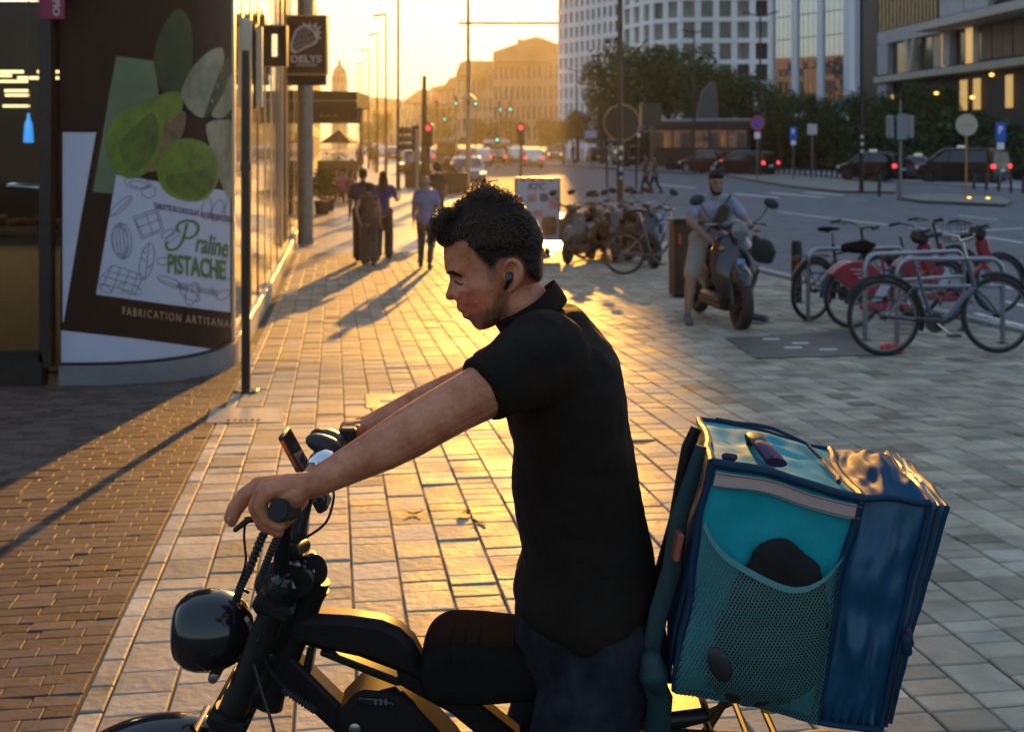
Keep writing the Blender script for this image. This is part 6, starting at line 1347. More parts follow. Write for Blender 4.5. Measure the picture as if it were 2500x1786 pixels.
# ================================================================ DELIVERY RIDER, ELECTRIC BIKE AND BAG
D0 = 2.25
def B(x, y, dy=0.0, d=D0):                           # position in the bike's middle plane, then shifted across by dy
    p = P(x, y, d); return Vector((p.x, p.y + dy, p.z))
DS = 2500 / 2273                                     # the overview picture's pixels
def O(x, y, dy=0.0, d=D0): return B(x * DS, y * DS, dy, d)
# ---------------------------------------------------------------- head
HD = 2.20
def fz(x, y): p = P(1020 + x * .26482, 430 + y * .26482, HD); return (p.x, p.z)
face_px = [(222, 640), (224, 700), (227, 770), (231, 840), (238, 885), (250, 912), (266, 930), (281, 950), (283, 985), (276, 1020), (262, 1062), (249, 1105), (241, 1130), (243, 1152), (256, 1170), (280, 1177), (316, 1170), (338, 1173), (346, 1195), (347, 1225), (352, 1256), (362, 1276), (382, 1287), (401, 1290), (398, 1301), (401, 1313), (404, 1332), (418, 1346), (440, 1352), (464, 1360), (482, 1376), (492, 1398), (508, 1423), (532, 1442), (562, 1453), (598, 1452), (640, 1440), (690, 1420), (730, 1400),
           (800, 1330), (870, 1240), (930, 1150), (1000, 1080), (1080, 1020), (1140, 980), (1162, 930), (1166, 850), (1162, 720), (1148, 590), (1118, 480), (1068, 390), (1000, 315), (920, 265), (820, 230), (700, 215), (580, 230), (470, 272), (370, 350), (290, 450), (240, 550)]
poly = np.array(face_px, float)
def dense(p, step):
    out = []
    for i in range(len(p)):
        a, c = p[i], p[(i + 1) % len(p)]; k = max(1, int(np.hypot(*(c - a)) / step))
        for j in range(k): out.append(a + (c - a) * j / k)
    return np.array(out)
PD = dense(poly, 6.0)
def smooth_loop(p, it):
    for _ in range(it): p = .25 * np.roll(p, 1, 0) + .5 * p + .25 * np.roll(p, -1, 0)
    return p
PD = smooth_loop(PD, 2)
K = .26482 / FPX * HD                                # metres per traced unit
def smv(a, b, x): t = np.clip((x - a) / (b - a), 0, 1); return t * t * (3 - 2 * t)
def gau(x, y, cx, cy, sx, sy, rot=0):
    c, s = math.cos(R(rot)), math.sin(R(rot)); dx, dy = x - cx, y - cy; u = (dx * c + dy * s) / sx; v = (-dx * s + dy * c) / sy; return np.exp(-.5 * (u * u + v * v))
def halfw(q, pd=PD):                                 # half width of the head (metres) at traced points
    x, y = q[:, 0], q[:, 1]; t = np.empty(len(q))
    for s in range(0, len(q), 2000): t[s:s + 2000] = np.sqrt(((q[s:s + 2000, None, :] - pd[None]) ** 2).sum(-1)).min(1)
    t = t * K; Rr = .080; u = 1 - np.minimum(t / Rr, 1); y0 = .0765 * np.sqrt(np.maximum(0, 1 - u ** 2.15))
    nose = smv(900, 960, y) * (1 - smv(1170, 1215, y)); lips = smv(1170, 1215, y) * (1 - smv(1370, 1420, y)); chin = smv(1370, 1420, y); brow = 1 - smv(900, 960, y)
    m = nose * (.42 + .58 * smv(285, 450, x)) + lips * (.52 + .48 * smv(350, 590, x)) + chin * (.66 + .34 * smv(500, 720, x)) + brow * (.74 + .26 * smv(228, 420, x))
    y0 = y0 * m
    e = -.017 * gau(x, y, 350, 955, 50, 34) + .0115 * gau(x, y, 372, 974, 32, 24) - .0040 * gau(x, y, 380, 1014, 55, 9, 8) - .0030 * gau(x, y, 372, 944, 46, 7, 6) + .0052 * gau(x, y, 318, 893, 60, 18, -8) + .0050 * gau(x, y, 520, 1045, 120, 60, -8) - .0045 * gau(x, y, 520, 800, 90, 110) + .0095 * gau(x, y, 346, 1136, 24, 24) - .0055 * gau(x, y, 388, 1160, 10, 42, 22) \
        - .0040 * gau(x, y, 452, 1290, 34, 16) + .0030 * gau(x, y, 395, 1268, 34, 13) + .0030 * gau(x, y, 420, 1320, 30, 13) - .0030 * gau(x, y, 400, 1292, 42, 4.5) - .0030 * gau(x, y, 600, 1190, 90, 80) + .0050 * gau(x, y, 690, 1340, 120, 40, -25) - .0035 * gau(x, y, 445, 1210, 14, 80, -25) - .0012 * gau(x, y, 300, 800, 60, 5, -4) - .0010 * gau(x, y, 310, 840, 60, 5, -4)
    return np.maximum(y0 + e * smv(0, .012, t), .0005)
ctr = np.array([640., 860.])
NR = 46; rr = np.concatenate([[0], 1 - (1 - np.linspace(0, 1, NR)[1:]) ** 1.9])
rays = PD - ctr; nT = len(PD)
grid = ctr + rr[:, None, None] * rays[None]
flatq = grid.reshape(-1, 2); Hy = halfw(flatq).reshape(NR, nT); Hy[-1] = 0
def head_side(b, sgn):
    vs = []
    for i in range(NR):
        for j in range(nT): X, Zz = fz(*grid[i, j]); vs.append((X, D0 + sgn * Hy[i, j], Zz))
    fs = []
    for i in range(NR - 1):
        for j in range(nT): a, c = i * nT + j, i * nT + (j + 1) % nT; f = (a, c, c + nT, a + nT); fs.append(f if sgn > 0 else f[::-1])
    b.add(vs, fs)
rider = thing('person', 'dark haired man in a black polo shirt and jeans astride the electric bike, looking down', 'person', (O(1280, 900).x, D0, 0))
RL = Vector(rider.location)
def rb_(b, name, m, parent=None, **k):               # build a part with the rider's own origin
    b.v = [(x - RL.x, y - RL.y, z - RL.z) for x, y, z in b.v]; o = b.build(name, m, parent or rider, **k); return o
def rider_skin():
    m = bpy.data.materials.new('rider_skin'); m.use_nodes = True; n, l = m.node_tree.nodes, m.node_tree.links; b = n['Principled BSDF']
    tc = n.new('ShaderNodeTexCoord'); nz = n.new('ShaderNodeTexNoise'); nz.inputs['Scale'].default_value = 19; nz.inputs['Detail'].default_value = 9; nz.inputs['Roughness'].default_value = .7; l.new(tc.outputs['Object'], nz.inputs[0])
    mx = n.new('ShaderNodeMix'); mx.data_type = 'RGBA'; mx.inputs[6].default_value = (.38, .10, .040, 1); mx.inputs[7].default_value = (.64, .25, .13, 1); mrn = n.new('ShaderNodeMapRange'); mrn.inputs[1].default_value = .34; mrn.inputs[2].default_value = .66; l.new(nz.outputs[0], mrn.inputs[0]); l.new(mrn.outputs[0], mx.inputs[0])
    cur = mx.outputs[2]
    def mask(px, py, rx, ry, rot=0, inner=.55):      # soft elliptical tint on the face: stubble, lips, flush, darker eye socket
        X, Zz = fz(px, py); mp = n.new('ShaderNodeMapping'); mp.vector_type = 'TEXTURE'; mp.inputs['Location'].default_value = (X - RL.x, 0, Zz - RL.z); mp.inputs['Rotation'].default_value = (0, R(rot), 0); mp.inputs['Scale'].default_value = (rx * K, .2, ry * K)
        l.new(tc.outputs['Object'], mp.inputs[0]); g = n.new('ShaderNodeVectorMath'); g.operation = 'LENGTH'; l.new(mp.outputs[0], g.inputs[0])
        mr = n.new('ShaderNodeMapRange'); mr.interpolation_type = 'SMOOTHSTEP'; mr.inputs[1].default_value = 1.0; mr.inputs[2].default_value = inner; l.new(g.outputs['Value'], mr.inputs[0]); return mr.outputs[0]
    nb = n.new('ShaderNodeTexNoise'); nb.inputs['Scale'].default_value = 420; nb.inputs['Detail'].default_value = 2; l.new(tc.outputs['Object'], nb.inputs[0])
    nr = n.new('ShaderNodeMapRange'); nr.inputs[1].default_value = .35; nr.inputs[2].default_value = .62; nr.inputs[3].default_value = .45; nr.inputs[4].default_value = 1; l.new(nb.outputs[0], nr.inputs[0])
    for px, py, rx, ry, rot, k, col in ((640, 1330, 330, 150, -20, .9, (.07, .045, .033)), (770, 1180, 110, 190, 8, .75, (.08, .05, .036)), (352, 1215, 60, 34, 10, .5, (.09, .055, .04)), (470, 1375, 110, 70, 20, .6, (.08, .05, .04)), (392, 1292, 60, 26, 0, .55, (.33, .12, .10)), (690, 880, 70, 130, 5, .65, (.06, .04, .03)), (352, 962, 70, 45, 0, .45, (.20, .07, .045)), (300, 1130, 60, 50, 0, .35, (.50, .14, .085)), (520, 1080, 150, 90, -10, .30, (.50, .15, .09))):
        mk = mask(px, py, rx, ry, rot); mu = n.new('ShaderNodeMath'); mu.operation = 'MULTIPLY'; l.new(mk, mu.inputs[0])
        if col[0] < .15: l.new(nr.outputs[0], mu.inputs[1])
        else: mu.inputs[1].default_value = 1
        m2 = n.new('ShaderNodeMath'); m2.operation = 'MULTIPLY'; l.new(mu.outputs[0], m2.inputs[0]); m2.inputs[1].default_value = k
        q = n.new('ShaderNodeMix'); q.data_type = 'RGBA'; l.new(m2.outputs[0], q.inputs[0]); l.new(cur, q.inputs[6]); q.inputs[7].default_value = (*col, 1); cur = q.outputs[2]
    l.new(cur, b.inputs['Base Color']); b.inputs['Roughness'].default_value = .47; b.inputs['Subsurface Weight'].default_value = .10; b.inputs['Subsurface Radius'].default_value = (.010, .004, .002)
    bp = n.new('ShaderNodeBump'); bp.inputs['Strength'].default_value = .45; bp.inputs['Distance'].default_value = .003; n3 = n.new('ShaderNodeTexNoise'); n3.inputs['Detail'].default_value = 7; n3.inputs['Scale'].default_value = 85; l.new(tc.outputs['Object'], n3.inputs[0]); l.new(n3.outputs[0], bp.inputs['Height']); l.new(bp.outputs[0], b.inputs['Normal'])
    return m
M_RSKIN = rider_skin()
b = MB(); head_side(b, -1); head_side(b, 1)
def F(x, y, dy=0.0): X, Zz = fz(x, y); return Vector((X, D0 + dy, Zz))
b.chain([F(820, 1120), F(930, 1200), F(1060, 1370), F(1090, 1450)], [.050, .056, .056, .056], 24)
def ear(b, s):                                       # auricle: rim, antihelix, tragus and lobe
    y = s * .078
    rim = [(838, 905), (815, 850), (812, 800), (835, 762), (875, 748), (918, 768), (946, 815), (950, 868), (938, 922), (916, 962), (892, 996), (862, 1024), (838, 1026), (826, 1000)]
    offs = [.000, .004, .010, .014, .017, .020, .022, .022, .020, .017, .013, .009, .006, .002]
    b.chain([F(x, yy, y + s * o) for (x, yy), o in zip(rim, offs)], [.0042, .0042, .0042, .0044, .0046, .005, .005, .005, .005, .005, .0056, .0066, .006, .004], 8)
    b.chain([F(905, 820, y + s * .012), F(912, 870, y + s * .013), F(893, 925, y + s * .012), F(868, 960, y + s * .008)], [.0045, .0055, .0055, .0045], 8)
    for x, yy, r, o in ((880, 850, .0105, .006), (905, 900, .009, .008), (865, 930, .010, .004), (850, 985, .0085, .004), (870, 800, .009, .007)): b.ell(F(x, yy, y + s * o), (r, .0045, r * 1.2), None, 10, 6)
    b.cap(F(815, 895, y - s * .003), F(815, 930, y - s * .001), .0055, .005, 8)
ear(b, -1); ear(b, 1)
# torso under the shirt, arms and hands: one continuous body
SHn, SHf = P(1305, 882, 2.08), P(1290, 872, 2.44)
arm_n = [(1300, 890, 2.08, .056), (1193, 948, 2.035, .0485), (1110, 992, 2.015, .0445), (1050, 1026, 2.005, .0435), (1000, 1056, 1.995, .0425), (940, 1090, 1.985, .0385), (870, 1126, 1.975, .0325), (805, 1160, 1.968, .0270), (762, 1180, 1.965, .0245)]
pts = [P(x, y, d) for x, y, d, r in arm_n]; rs = [r for *_, r in arm_n]; b.chain(pts, rs, 20)
arm_f = [(1290, 880, 2.42, .055), (1190, 925, 2.46, .046), (1100, 960, 2.50, .042), (1030, 990, 2.52, .040), (960, 1018, 2.54, .032), (905, 1040, 2.55, .026), (882, 1046, 2.55, .025)]
b.chain([P(x, y, d) for x, y, d, r in arm_f], [r for *_, r in arm_f], 16)
def finger(pl, r): b.chain([P(*p) for p in pl], r, 10)
# near hand on the grip
for px, py, d, r in ((655, 1199, 1.930, .0150), (648, 1192, 1.950, .0155), (640, 1186, 1.972, .0155), (632, 1184, 1.995, .0150)): b.chain([P(752, 1184, 1.964 + (d - 1.964) * .35), P(705, 1182, 1.964 + (d - 1.964) * .7), P(px, py, d)], [.0225, .0185, r], 12)
b.ell(P(712, 1206, 1.945), (.034, .026, .024), rotm(0, -20, 0)); b.ell(P(706, 1206, 1.99), (.036, .022, .026), rotm(0, -20, 0))
finger([(650, 1203, 1.928), (636, 1236, 1.926), (652, 1270, 1.928), (682, 1286, 1.930)], [.0128, .0112, .0102, .0090])
finger([(641, 1196, 1.948), (622, 1236, 1.947), (640, 1280, 1.948), (678, 1298, 1.950)], [.0134, .0118, .0106, .0094])
finger([(634, 1188, 1.972), (602, 1212, 1.972), (578, 1244, 1.972), (566, 1272, 1.970)], [.0136, .0120, .0108, .0092])
finger([(628, 1186, 1.994), (594, 1206, 1.996), (570, 1236, 1.998), (559, 1264, 1.998)], [.0130, .0115, .0102, .0090])
finger([(730, 1212, 2.000), (712, 1250, 2.022), (690, 1276, 2.034), (668, 1284, 2.036)], [.0170, .0142, .0122, .0104])
# far hand
for px, py, d in ((848, 1046, 2.515), (846, 1043, 2.535), (846, 1042, 2.557), (848, 1043, 2.578)): b.chain([P(888, 1046, 2.55 + (d - 2.55) * .4), P(px, py, d)], [.022, .0145], 10)
for px, py, d in ((846, 1050, 2.512), (844, 1047, 2.534), (844, 1046, 2.557), (846, 1047, 2.580)): finger([(px, py, d), (px - 18, py + 18, d), (px - 14, py + 42, d), (px + 4, py + 54, d)], [.0120, .0108, .0100, .0090])
finger([(872, 1052, 2.50), (850, 1062, 2.485), (826, 1062, 2.48), (806, 1068, 2.478)], [.0150, .0125, .0108, .0090])
torso = [(790, 1262, 1432, .095), (830, 1222, 1475, .150), (870, 1212, 1500, .178), (910, 1214, 1512, .185), (1000, 1240, 1526, .172), (1090, 1262, 1538, .160), (1190, 1262, 1556, .150), (1280, 1272, 1574, .148), (1370, 1282, 1590, .155), (1470, 1275, 1598, .165), (1560, 1300, 1590, .165)]
def slices(b, rows, grow=0.0, n=40, pw=2.35, d=D0):
    vs, k = [], len(rows)
    for y, f, bk, hw in rows:
        a, c = P(f, y, d), P(bk, y, d); cx, rx = (a.x + c.x) / 2, (c.x - a.x) / 2 + grow
        for j in range(n):
            q = 2 * math.pi * j / n; cs, sn = math.cos(q), math.sin(q); e = 2 / pw
            vs.append((cx + rx * math.copysign(abs(cs) ** e, cs), d + (hw + grow) * math.copysign(abs(sn) ** e, sn), a.z))
    fs = [(i * n + (j + 1) % n, i * n + j, (i + 1) * n + j, (i + 1) * n + (j + 1) % n) for i in range(k - 1) for j in range(n)]
    fs += [tuple(range(n)), tuple((k - 1) * n + j for j in range(n - 1, -1, -1))]
    b.add(vs, fs)
slices(b, torso, -.012)
# legs, standing over the bike with both feet on the paving
legs = [((1430, 1500), .105), ((1335, 1720), .088), None]
def leg(b, s, grow=0.0):
    y = D0 + s * .13; h = O(1290, 1370); hip = Vector((h.x + .05, D0 + s * .09, h.z - .02)); knee = Vector((hip.x - .13, D0 + s * .20, .44)); ank = Vector((hip.x - .04, D0 + s * .235, .10))
    b.chain([hip, hip.lerp(knee, .5), knee, knee.lerp(ank, .35), ank], [.100 + grow, .086 + grow, .063 + grow, .060 + grow, .042 + grow], 18); return ank
for s in (-1, 1):
    ak = leg(b, s, -.012); b.cap(ak, ak + Vector((-.13, 0, -.06)), .036, .03, 10)
o = rb_(b, 'body', M_RSKIN); organic(o, .0024, 1, .5)
# brow, lashes, lips line, fingernails
def on_face(x, y, off=.001): h = halfw(np.array([[x, y]], float))[0]; X, Zz = fz(x, y); return Vector((X, D0 - h - off, Zz))
e = MB(); e.chain([on_face(x, y) for x, y in ((262, 908), (292, 896), (330, 893), (372, 904), (405, 922))], [.0020, .0036, .0042, .0038, .0018], 8); rb_(e, 'eyebrow', M_HAIR)
e = MB(); e.chain([on_face(x, y, .0008) for x, y in ((332, 984), (352, 996), (378, 1000), (402, 996), (420, 984))], [.0009, .0013, .0014, .0012, .0007], 6); rb_(e, 'eyelashes', M_HAIR)
e = MB()
for px, py, d in ((560, 1268, 1.964),): e.ell(P(px, py, d - .006), (.004, .003, .005))
rb_(e, 'fingernail', M_SKIN)
# ---------------------------------------------------------------- hair: dark cap that follows the skull, and loose curls
hair_poly = np.array([(224, 690), (196, 668), (168, 640), (146, 596), (140, 540), (152, 480), (176, 420), (222, 382), (296, 352), (330, 308), (400, 250), (480, 200), (560, 168), (650, 156), (740, 168), (840, 182), (920, 226), (1000, 296), (1086, 392), (1138, 490), (1166, 590), (1177, 700), (1184, 850), (1186, 930), (1178, 975), (1120, 1024), (1060, 1006), (1000, 945), (968, 880), (952, 800), (900, 752), (830, 752), (770, 775), (738, 820), (712, 872), (672, 868), (630, 846), (585, 800), (540, 748), (512, 690), (494, 640), (486, 592), (462, 572), (400, 572), (340, 588), (290, 622), (252, 668)], float)
HPD = smooth_loop(dense(hair_poly, 7), 3)
def inside(q, p):
    x, y = q[:, 0], q[:, 1]; c = np.zeros(len(q), bool)
    for i in range(len(p)):
        a, d_ = p[i], p[i - 1]; cond = ((a[1] > y) != (d_[1] > y)); xi = (d_[0] - a[0]) * (y - a[1]) / (d_[1] - a[1] + 1e-9) + a[0]; c ^= cond & (x < xi)
    return c

def sdist(q, p):
    t = np.empty(len(q))
    for s in range(0, len(q), 2000): t[s:s + 2000] = np.sqrt(((q[s:s + 2000, None, :] - p[None]) ** 2).sum(-1)).min(1)
    return np.where(inside(q, p), t, -t)
def hair_fade():
    m = M_HAIR.copy(); m.name = 'faded_hair'; n, l = m.node_tree.nodes, m.node_tree.links; b = n['Principled BSDF']
    tc = n.new('ShaderNodeTexCoord'); nz = n.new('ShaderNodeTexNoise'); nz.inputs['Scale'].default_value = 900; nz.inputs['Detail'].default_value = 2; l.new(tc.outputs['Object'], nz.inputs[0])
    at = n.new('ShaderNodeAttribute'); at.attribute_name = 'tone'; mr = n.new('ShaderNodeMapRange'); mr.inputs[1].default_value = 0; mr.inputs[2].default_value = 1; mr.inputs[3].default_value = .72; mr.inputs[4].default_value = .12; l.new(at.outputs['Fac'], mr.inputs[0])
    gt_ = n.new('ShaderNodeMath'); gt_.operation = 'GREATER_THAN'; l.new(nz.outputs[0], gt_.inputs[0]); l.new(mr.outputs[0], gt_.inputs[1]); l.new(gt_.outputs[0], b.inputs['Alpha']); return m
# outline of skull and hair together
_len = np.sqrt((rays ** 2).sum(1)); _dir = rays / _len[:, None]; _best = _len.copy()
for t in np.arange(0, 130, 2.5):
    _ok = inside(ctr + _dir * (_len + t)[:, None], HPD); _best = np.where(_ok, _len + t, _best)
outer = ctr + _dir * _best[:, None]
OUT = smooth_loop(np.array(outer), 2); ray2 = OUT - ctr; g2 = ctr + rr[:, None, None] * ray2[None]; q2_ = g2.reshape(-1, 2)
t_out = np.abs(sdist(q2_, OUT)) * K; u = 1 - np.minimum(t_out / .080, 1); shell = .0765 * np.sqrt(np.maximum(0, 1 - u ** 2.15)) * (.74 + .26 * smv(228, 420, q2_[:, 0]))
hwv = halfw(q2_); ins = inside(q2_, PD); sd = sdist(q2_, HPD)
nzv = np.array([mnoise.noise((x * .018, y * .018, 3.1)) + .5 * mnoise.noise((x * .06, y * .06, 7.7)) for x, y in q2_])
lift = .0075 + .004 * smv(600, 250, q2_[:, 1]) + .0028 * nzv
hy = np.where(ins, np.maximum(hwv, shell * .98), shell) + lift * smv(-4 + 10 * nzv, 26 + 10 * nzv, sd) - .006 * (1 - smv(-12 + 10 * nzv, 10 + 10 * nzv, sd)); hy = np.where(sd < -30, np.minimum(hy, hwv - .006), hy); hy = np.maximum(hy.reshape(NR, nT), 0.0005); hy[-1] = np.where(hy[-1] > .02, hy[-1] * .3, hy[-1])
keepf = (sd.reshape(NR, nT) > -26)
sdg = sd.reshape(NR, nT); yy_ = g2[..., 1]; wide = 26 + 95 * smv(600, 760, yy_); fadeg = np.clip((sdg + 6) / wide, 0, 1)
b = MB()
for sgn in (-1, 1):
    vs = [(*fz(*g2[i, j])[:1], D0 + sgn * hy[i, j], fz(*g2[i, j])[1]) for i in range(NR) for j in range(nT)]; fs = []
    for i in range(NR - 1):
        for j in range(nT):
            j2 = (j + 1) % nT
            if keepf[i, j] and keepf[i, j2] and keepf[i + 1, j] and keepf[i + 1, j2]: a, c = i * nT + j, i * nT + j2; f = (a, c, c + nT, a + nT); fs.append(f if sgn > 0 else f[::-1])
    b.add(vs, fs); b.tone += [float(q) for q in fadeg.reshape(-1)]
hair_o = rb_(b, 'hair', hair_fade(), sharp=180)
r = random.Random(5); b = MB()
def curl(x, y, dy, L, rad, turns, lean, thick=.0006, up=1.0):
    base = F(x, y, dy); ax = Vector((lean, r.gauss(0, .35), up)).normalized(); s1 = ax.orthogonal().normalized(); s2 = ax.cross(s1); ph = r.uniform(0, 6.28); pts = []
    for k in range(15):
        t = k / 14; rd = rad * (.25 + .75 * min(1, t * 2.2)) * (1 - .25 * t); a = ph + 2 * math.pi * turns * t
        pts.append(base + ax * (L * t * (1 - .22 * t)) + (s1 * math.cos(a) + s2 * math.sin(a)) * rd - s1 * math.cos(ph) * rad * .25)
    b.tube(pts, [thick * (1 - .5 * k / 14) for k in range(15)], 5, False)
for i in range(560):                                 # top: loose curls, taller towards the front of the crown
    t = r.random(); x = 300 + 620 * t; y = np.interp(x, [300, 400, 480, 560, 650, 740, 840, 920], [356, 262, 212, 182, 172, 182, 198, 240]) + r.uniform(0, 50)
    tall = math.exp(-((x - 610) / 95) ** 2); curl(x, y, r.gauss(0, .035), r.uniform(.010, .020) + .044 * tall * r.random() ** 1.3, r.uniform(.004, .009), r.uniform(.6, 1.7), r.gauss(-.35, .5), r.uniform(.0006, .0011))
for i in range(420):                                 # fringe: curls hanging over the forehead
    x = r.uniform(150, 330); y = np.interp(x, [150, 330], [560, 350]) + r.uniform(-110, 60); y = max(y, np.interp(x, [140, 180, 230, 300], [480, 420, 384, 352]))
    curl(x, min(y, 660), r.gauss(0, .030), r.uniform(.012, .026), r.uniform(.005, .011), r.uniform(.7, 1.6), r.gauss(-1.0, .5), r.uniform(.0006, .0011), r.gauss(.1, .7))
for i in range(260):                                 # short fuzz round the back outline and nape
    j = r.randrange(len(HPD)); p = HPD[j]
    if p[0] > 880 and p[1] < 960: c = (p - ctr) / np.hypot(*(p - ctr)); b.tube([F(p[0] - 8 * c[0], p[1] - 8 * c[1], r.gauss(0, .02)), F(p[0] + r.uniform(4, 16) * c[0] + r.gauss(0, 4), p[1] + r.uniform(4, 16) * c[1] + 8, r.gauss(0, .02))], [.0005, .0002], 4, False)
_cp = np.array([(r.uniform(240, 1050), r.uniform(240, 620)) for _ in range(900)]); _sd = sdist(_cp, HPD); _hw = halfw(_cp)
for i in range(900):                                 # curls lying on the side of the crown
    x, y = _cp[i]
    if x < 0: continue
    if _sd[i] < 18: continue
    h = _hw[i] + .010; X, Zz = fz(x, y); base = Vector((X, D0 - h, Zz)); a0 = r.uniform(0, 6.28); rad = r.uniform(.004, .009); pts = [base + Vector((rad * math.cos(a0 + q * .5) * (1 - .05 * q) + q * .0008 * -.6, -.0024 - .0012 * math.sin(q * .9), rad * math.sin(a0 + q * .5) * (1 - .05 * q) - q * .0006)) for q in range(10)]; b.tube(pts, .0012, 4, False)
rb_(b, 'curls', mat('curl_hair_rimlit', (.030, .015, .007), .45, spec=.4), hair_o, kind='stuff', sharp=180)  # lighter brown than the cap: rim light put into the curls' colour
# earbud
b = MB(); b.ell(F(846, 905, -.090), (.0085, .007, .010)); b.cap(F(840, 925, -.094), F(806, 1008, -.090), .0050, .0042, 12); eb = rb_(b, 'earbud', M_GLOSSB); organic(eb, .0012, 2)
# ---------------------------------------------------------------- polo shirt and jeans
M_POLO = mat('polo_black', (.0145, .0100, .0080), .88, var=.25, vscale=12, bump=.45, bscale=520, dist=.0012, spec=.15); M_JEAN = mat('jeans', (.017, .0175, .023), .9, spec=.1, var=.6, vscale=11, bump=.5, bscale=600, dist=.0012)
shirt = [(752, 1318, 1412, .070), (775, 1278, 1432, .098), (800, 1246, 1452, .125), (835, 1216, 1484, .158), (870, 1206, 1505, .186), (915, 1208, 1517, .192), (960, 1226, 1524, .188), (1000, 1238, 1530, .180), (1080, 1257, 1540, .172), (1140, 1254, 1550, .167), (1190, 1255, 1560, .163), (1243, 1262, 1570, .160), (1300, 1273, 1583, .161), (1353, 1278, 1594, .166), (1400, 1262, 1599, .172), (1432, 1254, 1601, .176), (1462, 1260, 1602, .178), (1500, 1300, 1600, .176), (1530, 1370, 1590, .16)]
b = MB(); slices(b, shirt, .003, 56)
b.chain([P(1330, 868, 2.10), P(1290, 892, 2.070), P(1240, 921, 2.045), P(1193, 945, 2.03), P(1165, 958, 2.025)], [.082, .076, .066, .060, .058], 22)
b.chain([P(1320, 862, 2.40), P(1270, 890, 2.44), P(1190, 922, 2.462)], [.080, .070, .058], 20)
cut = P(1178, 953, 2.03); axn = (P(1193, 945, 2.03) - P(1290, 892, 2.07)).normalized()
nv = []
for v in b.v:                                        # flat sleeve hems
    p = Vector(v)
    for c, a in ((P(1172, 956, 2.03), axn), (P(1178, 927, 2.462), (P(1190, 922, 2.462) - P(1270, 890, 2.44)).normalized())):
        k = (p - c).dot(a)
        if k > 0 and (p - c).length < .13 and p.x < c.x + .03: p = p - a * k
    nv.append(p)
b.v = [tuple(p) for p in nv]
po = rb_(b, 'polo_shirt', M_POLO); organic(po, .0045, 8, .5); wrinkle(po, .13, .012); wr2 = wrinkle(po, .045, .006)
def ring(center, axis, rx, ry, h, thick, flare=0.0, tilt_y=True, n=40, gap=0.0):
    ax = Vector(axis).normalized(); yv = Vector((0, 1, 0)); xv = yv.cross(ax).normalized(); b = MB(); vs = []
    prof = [(0, 0), (flare, h), (flare - thick, h + .001), (-thick, 0)]
    for o_, z in prof:
        for j in range(n): a = 2 * math.pi * j / n; vs.append(Vector(center) + xv * ((rx + o_) * math.cos(a)) + yv * ((ry + o_) * math.sin(a)) + ax * z)
    fs = [(i * n + j, i * n + (j + 1) % n, ((i + 1) % 4) * n + (j + 1) % n, ((i + 1) % 4) * n + j) for i in range(4) for j in range(n)]
    b.add(vs, fs); return b
cc = P(1020 + 1075 * .26482, 430 + 1255 * .26482, 2.25)
b = ring(cc + Vector((.008, 0, -.030)), (-.50, 0, .86), .066, .066, .056, .004, .003); b.v = [(x, y, z + (.020 * sm(cc.x, cc.x + .07, x) if True else 0)) for x, y, z in [tuple(v) for v in b.v]]; co = rb_(b, 'collar', M_POLO, subd=1); wrinkle(co, .05, .006)
b = MB(); jr = [(1400, 1290, 1585, .155), (1450, 1270, 1598, .166), (1500, 1256, 1604, .172), (1560, 1262, 1606, .172), (1620, 1300, 1596, .165), (1680, 1330, 1560, .15)]
slices(b, jr, .004, 48)
for s in (-1, 1): leg(b, s, .004)
jo = rb_(b, 'jeans', M_JEAN); organic(jo, .007, 6); wrinkle(jo, .07, .016)
for s in (-1, 1):
    h = O(1290, 1370); ak = Vector((h.x + .01, D0 + s * .235, .10)); b = MB(); b.chain([Vector((ak.x + .05, ak.y, .05)), Vector((ak.x - .06, ak.y, .052)), Vector((ak.x - .20, ak.y, .04))], [.045, .048, .040], 14); b.cap(ak, ak + Vector((0, 0, -.03)), .05, .05); b.v = [(x, y, max(z, .004)) for x, y, z in b.v]
    so = rb_(b, 'shoe', M_BPLAS); organic(so, .008, 3)
# ---------------------------------------------------------------- electric bike
ebk = thing('electric_bike', 'matt black fat tyred electric bike with a bowl headlight under the rider', 'electric bike', (O(1100, 1500).x, D0, 0)); EL = Vector(ebk.location)
def eb_(b, name, m, parent=None, **k): b.v = [(x - EL.x, y - EL.y, z - EL.z) for x, y, z in b.v]; return b.build(name, m, parent or ebk, **k)
def plate(pts, wd, name, m, parent=None, bev=.008, dy=0.0): b = MB(); b.prism([(O(x, y).x, O(x, y).z) for x, y in pts], wd, lambda a, z, c: (a, D0 + dy + c, z)); return eb_(b, name, m, parent, bevel=bev)
M_FRM = mat('frame_black', (.011, .0105, .010), .46, spec=.18, var=.2, vscale=30); M_BOLT = mat('bolt_steel', (.35, .34, .32), .3, metal=1)
# headlight bowl
hp0 = O(402, 1401); ax = Vector((1, 0, .06)).normalized()
pr = [(.001, -.004), (.046, -.004), (.060, .002), (.0685, .014), (.0735, .032), (.0750, .055), (.0720, .080), (.062, .103), (.045, .122), (.022, .134), (.001, .138)]
b = MB(); b.lathe(pr, hp0, ax, 40); hl = eb_(b, 'headlight', M_GLOSSB, sharp=60)
b = MB(); b.lathe([(.052, -.0055), (.052, -.003)], hp0, ax, 32); eb_(b, 'lens', mat('lamp_lens', (.12, .12, .12), .1, spec=1), hl)
b = MB(); b.bar(O(500, 1440), O(560, 1430), .03, .05, ch=.006); b.lathe([(.010, -.03), (.010, .03)], O(500, 1455, -.055), (0, 1, 0), 12); eb_(b, 'headlight_bracket', M_FRM); b = MB(); b.lathe([(.009, 0), (.009, .006), (.004, .007)], O(500, 1456, -.088), (0, -1, 0), 12); eb_(b, 'bolt', M_BOLT)
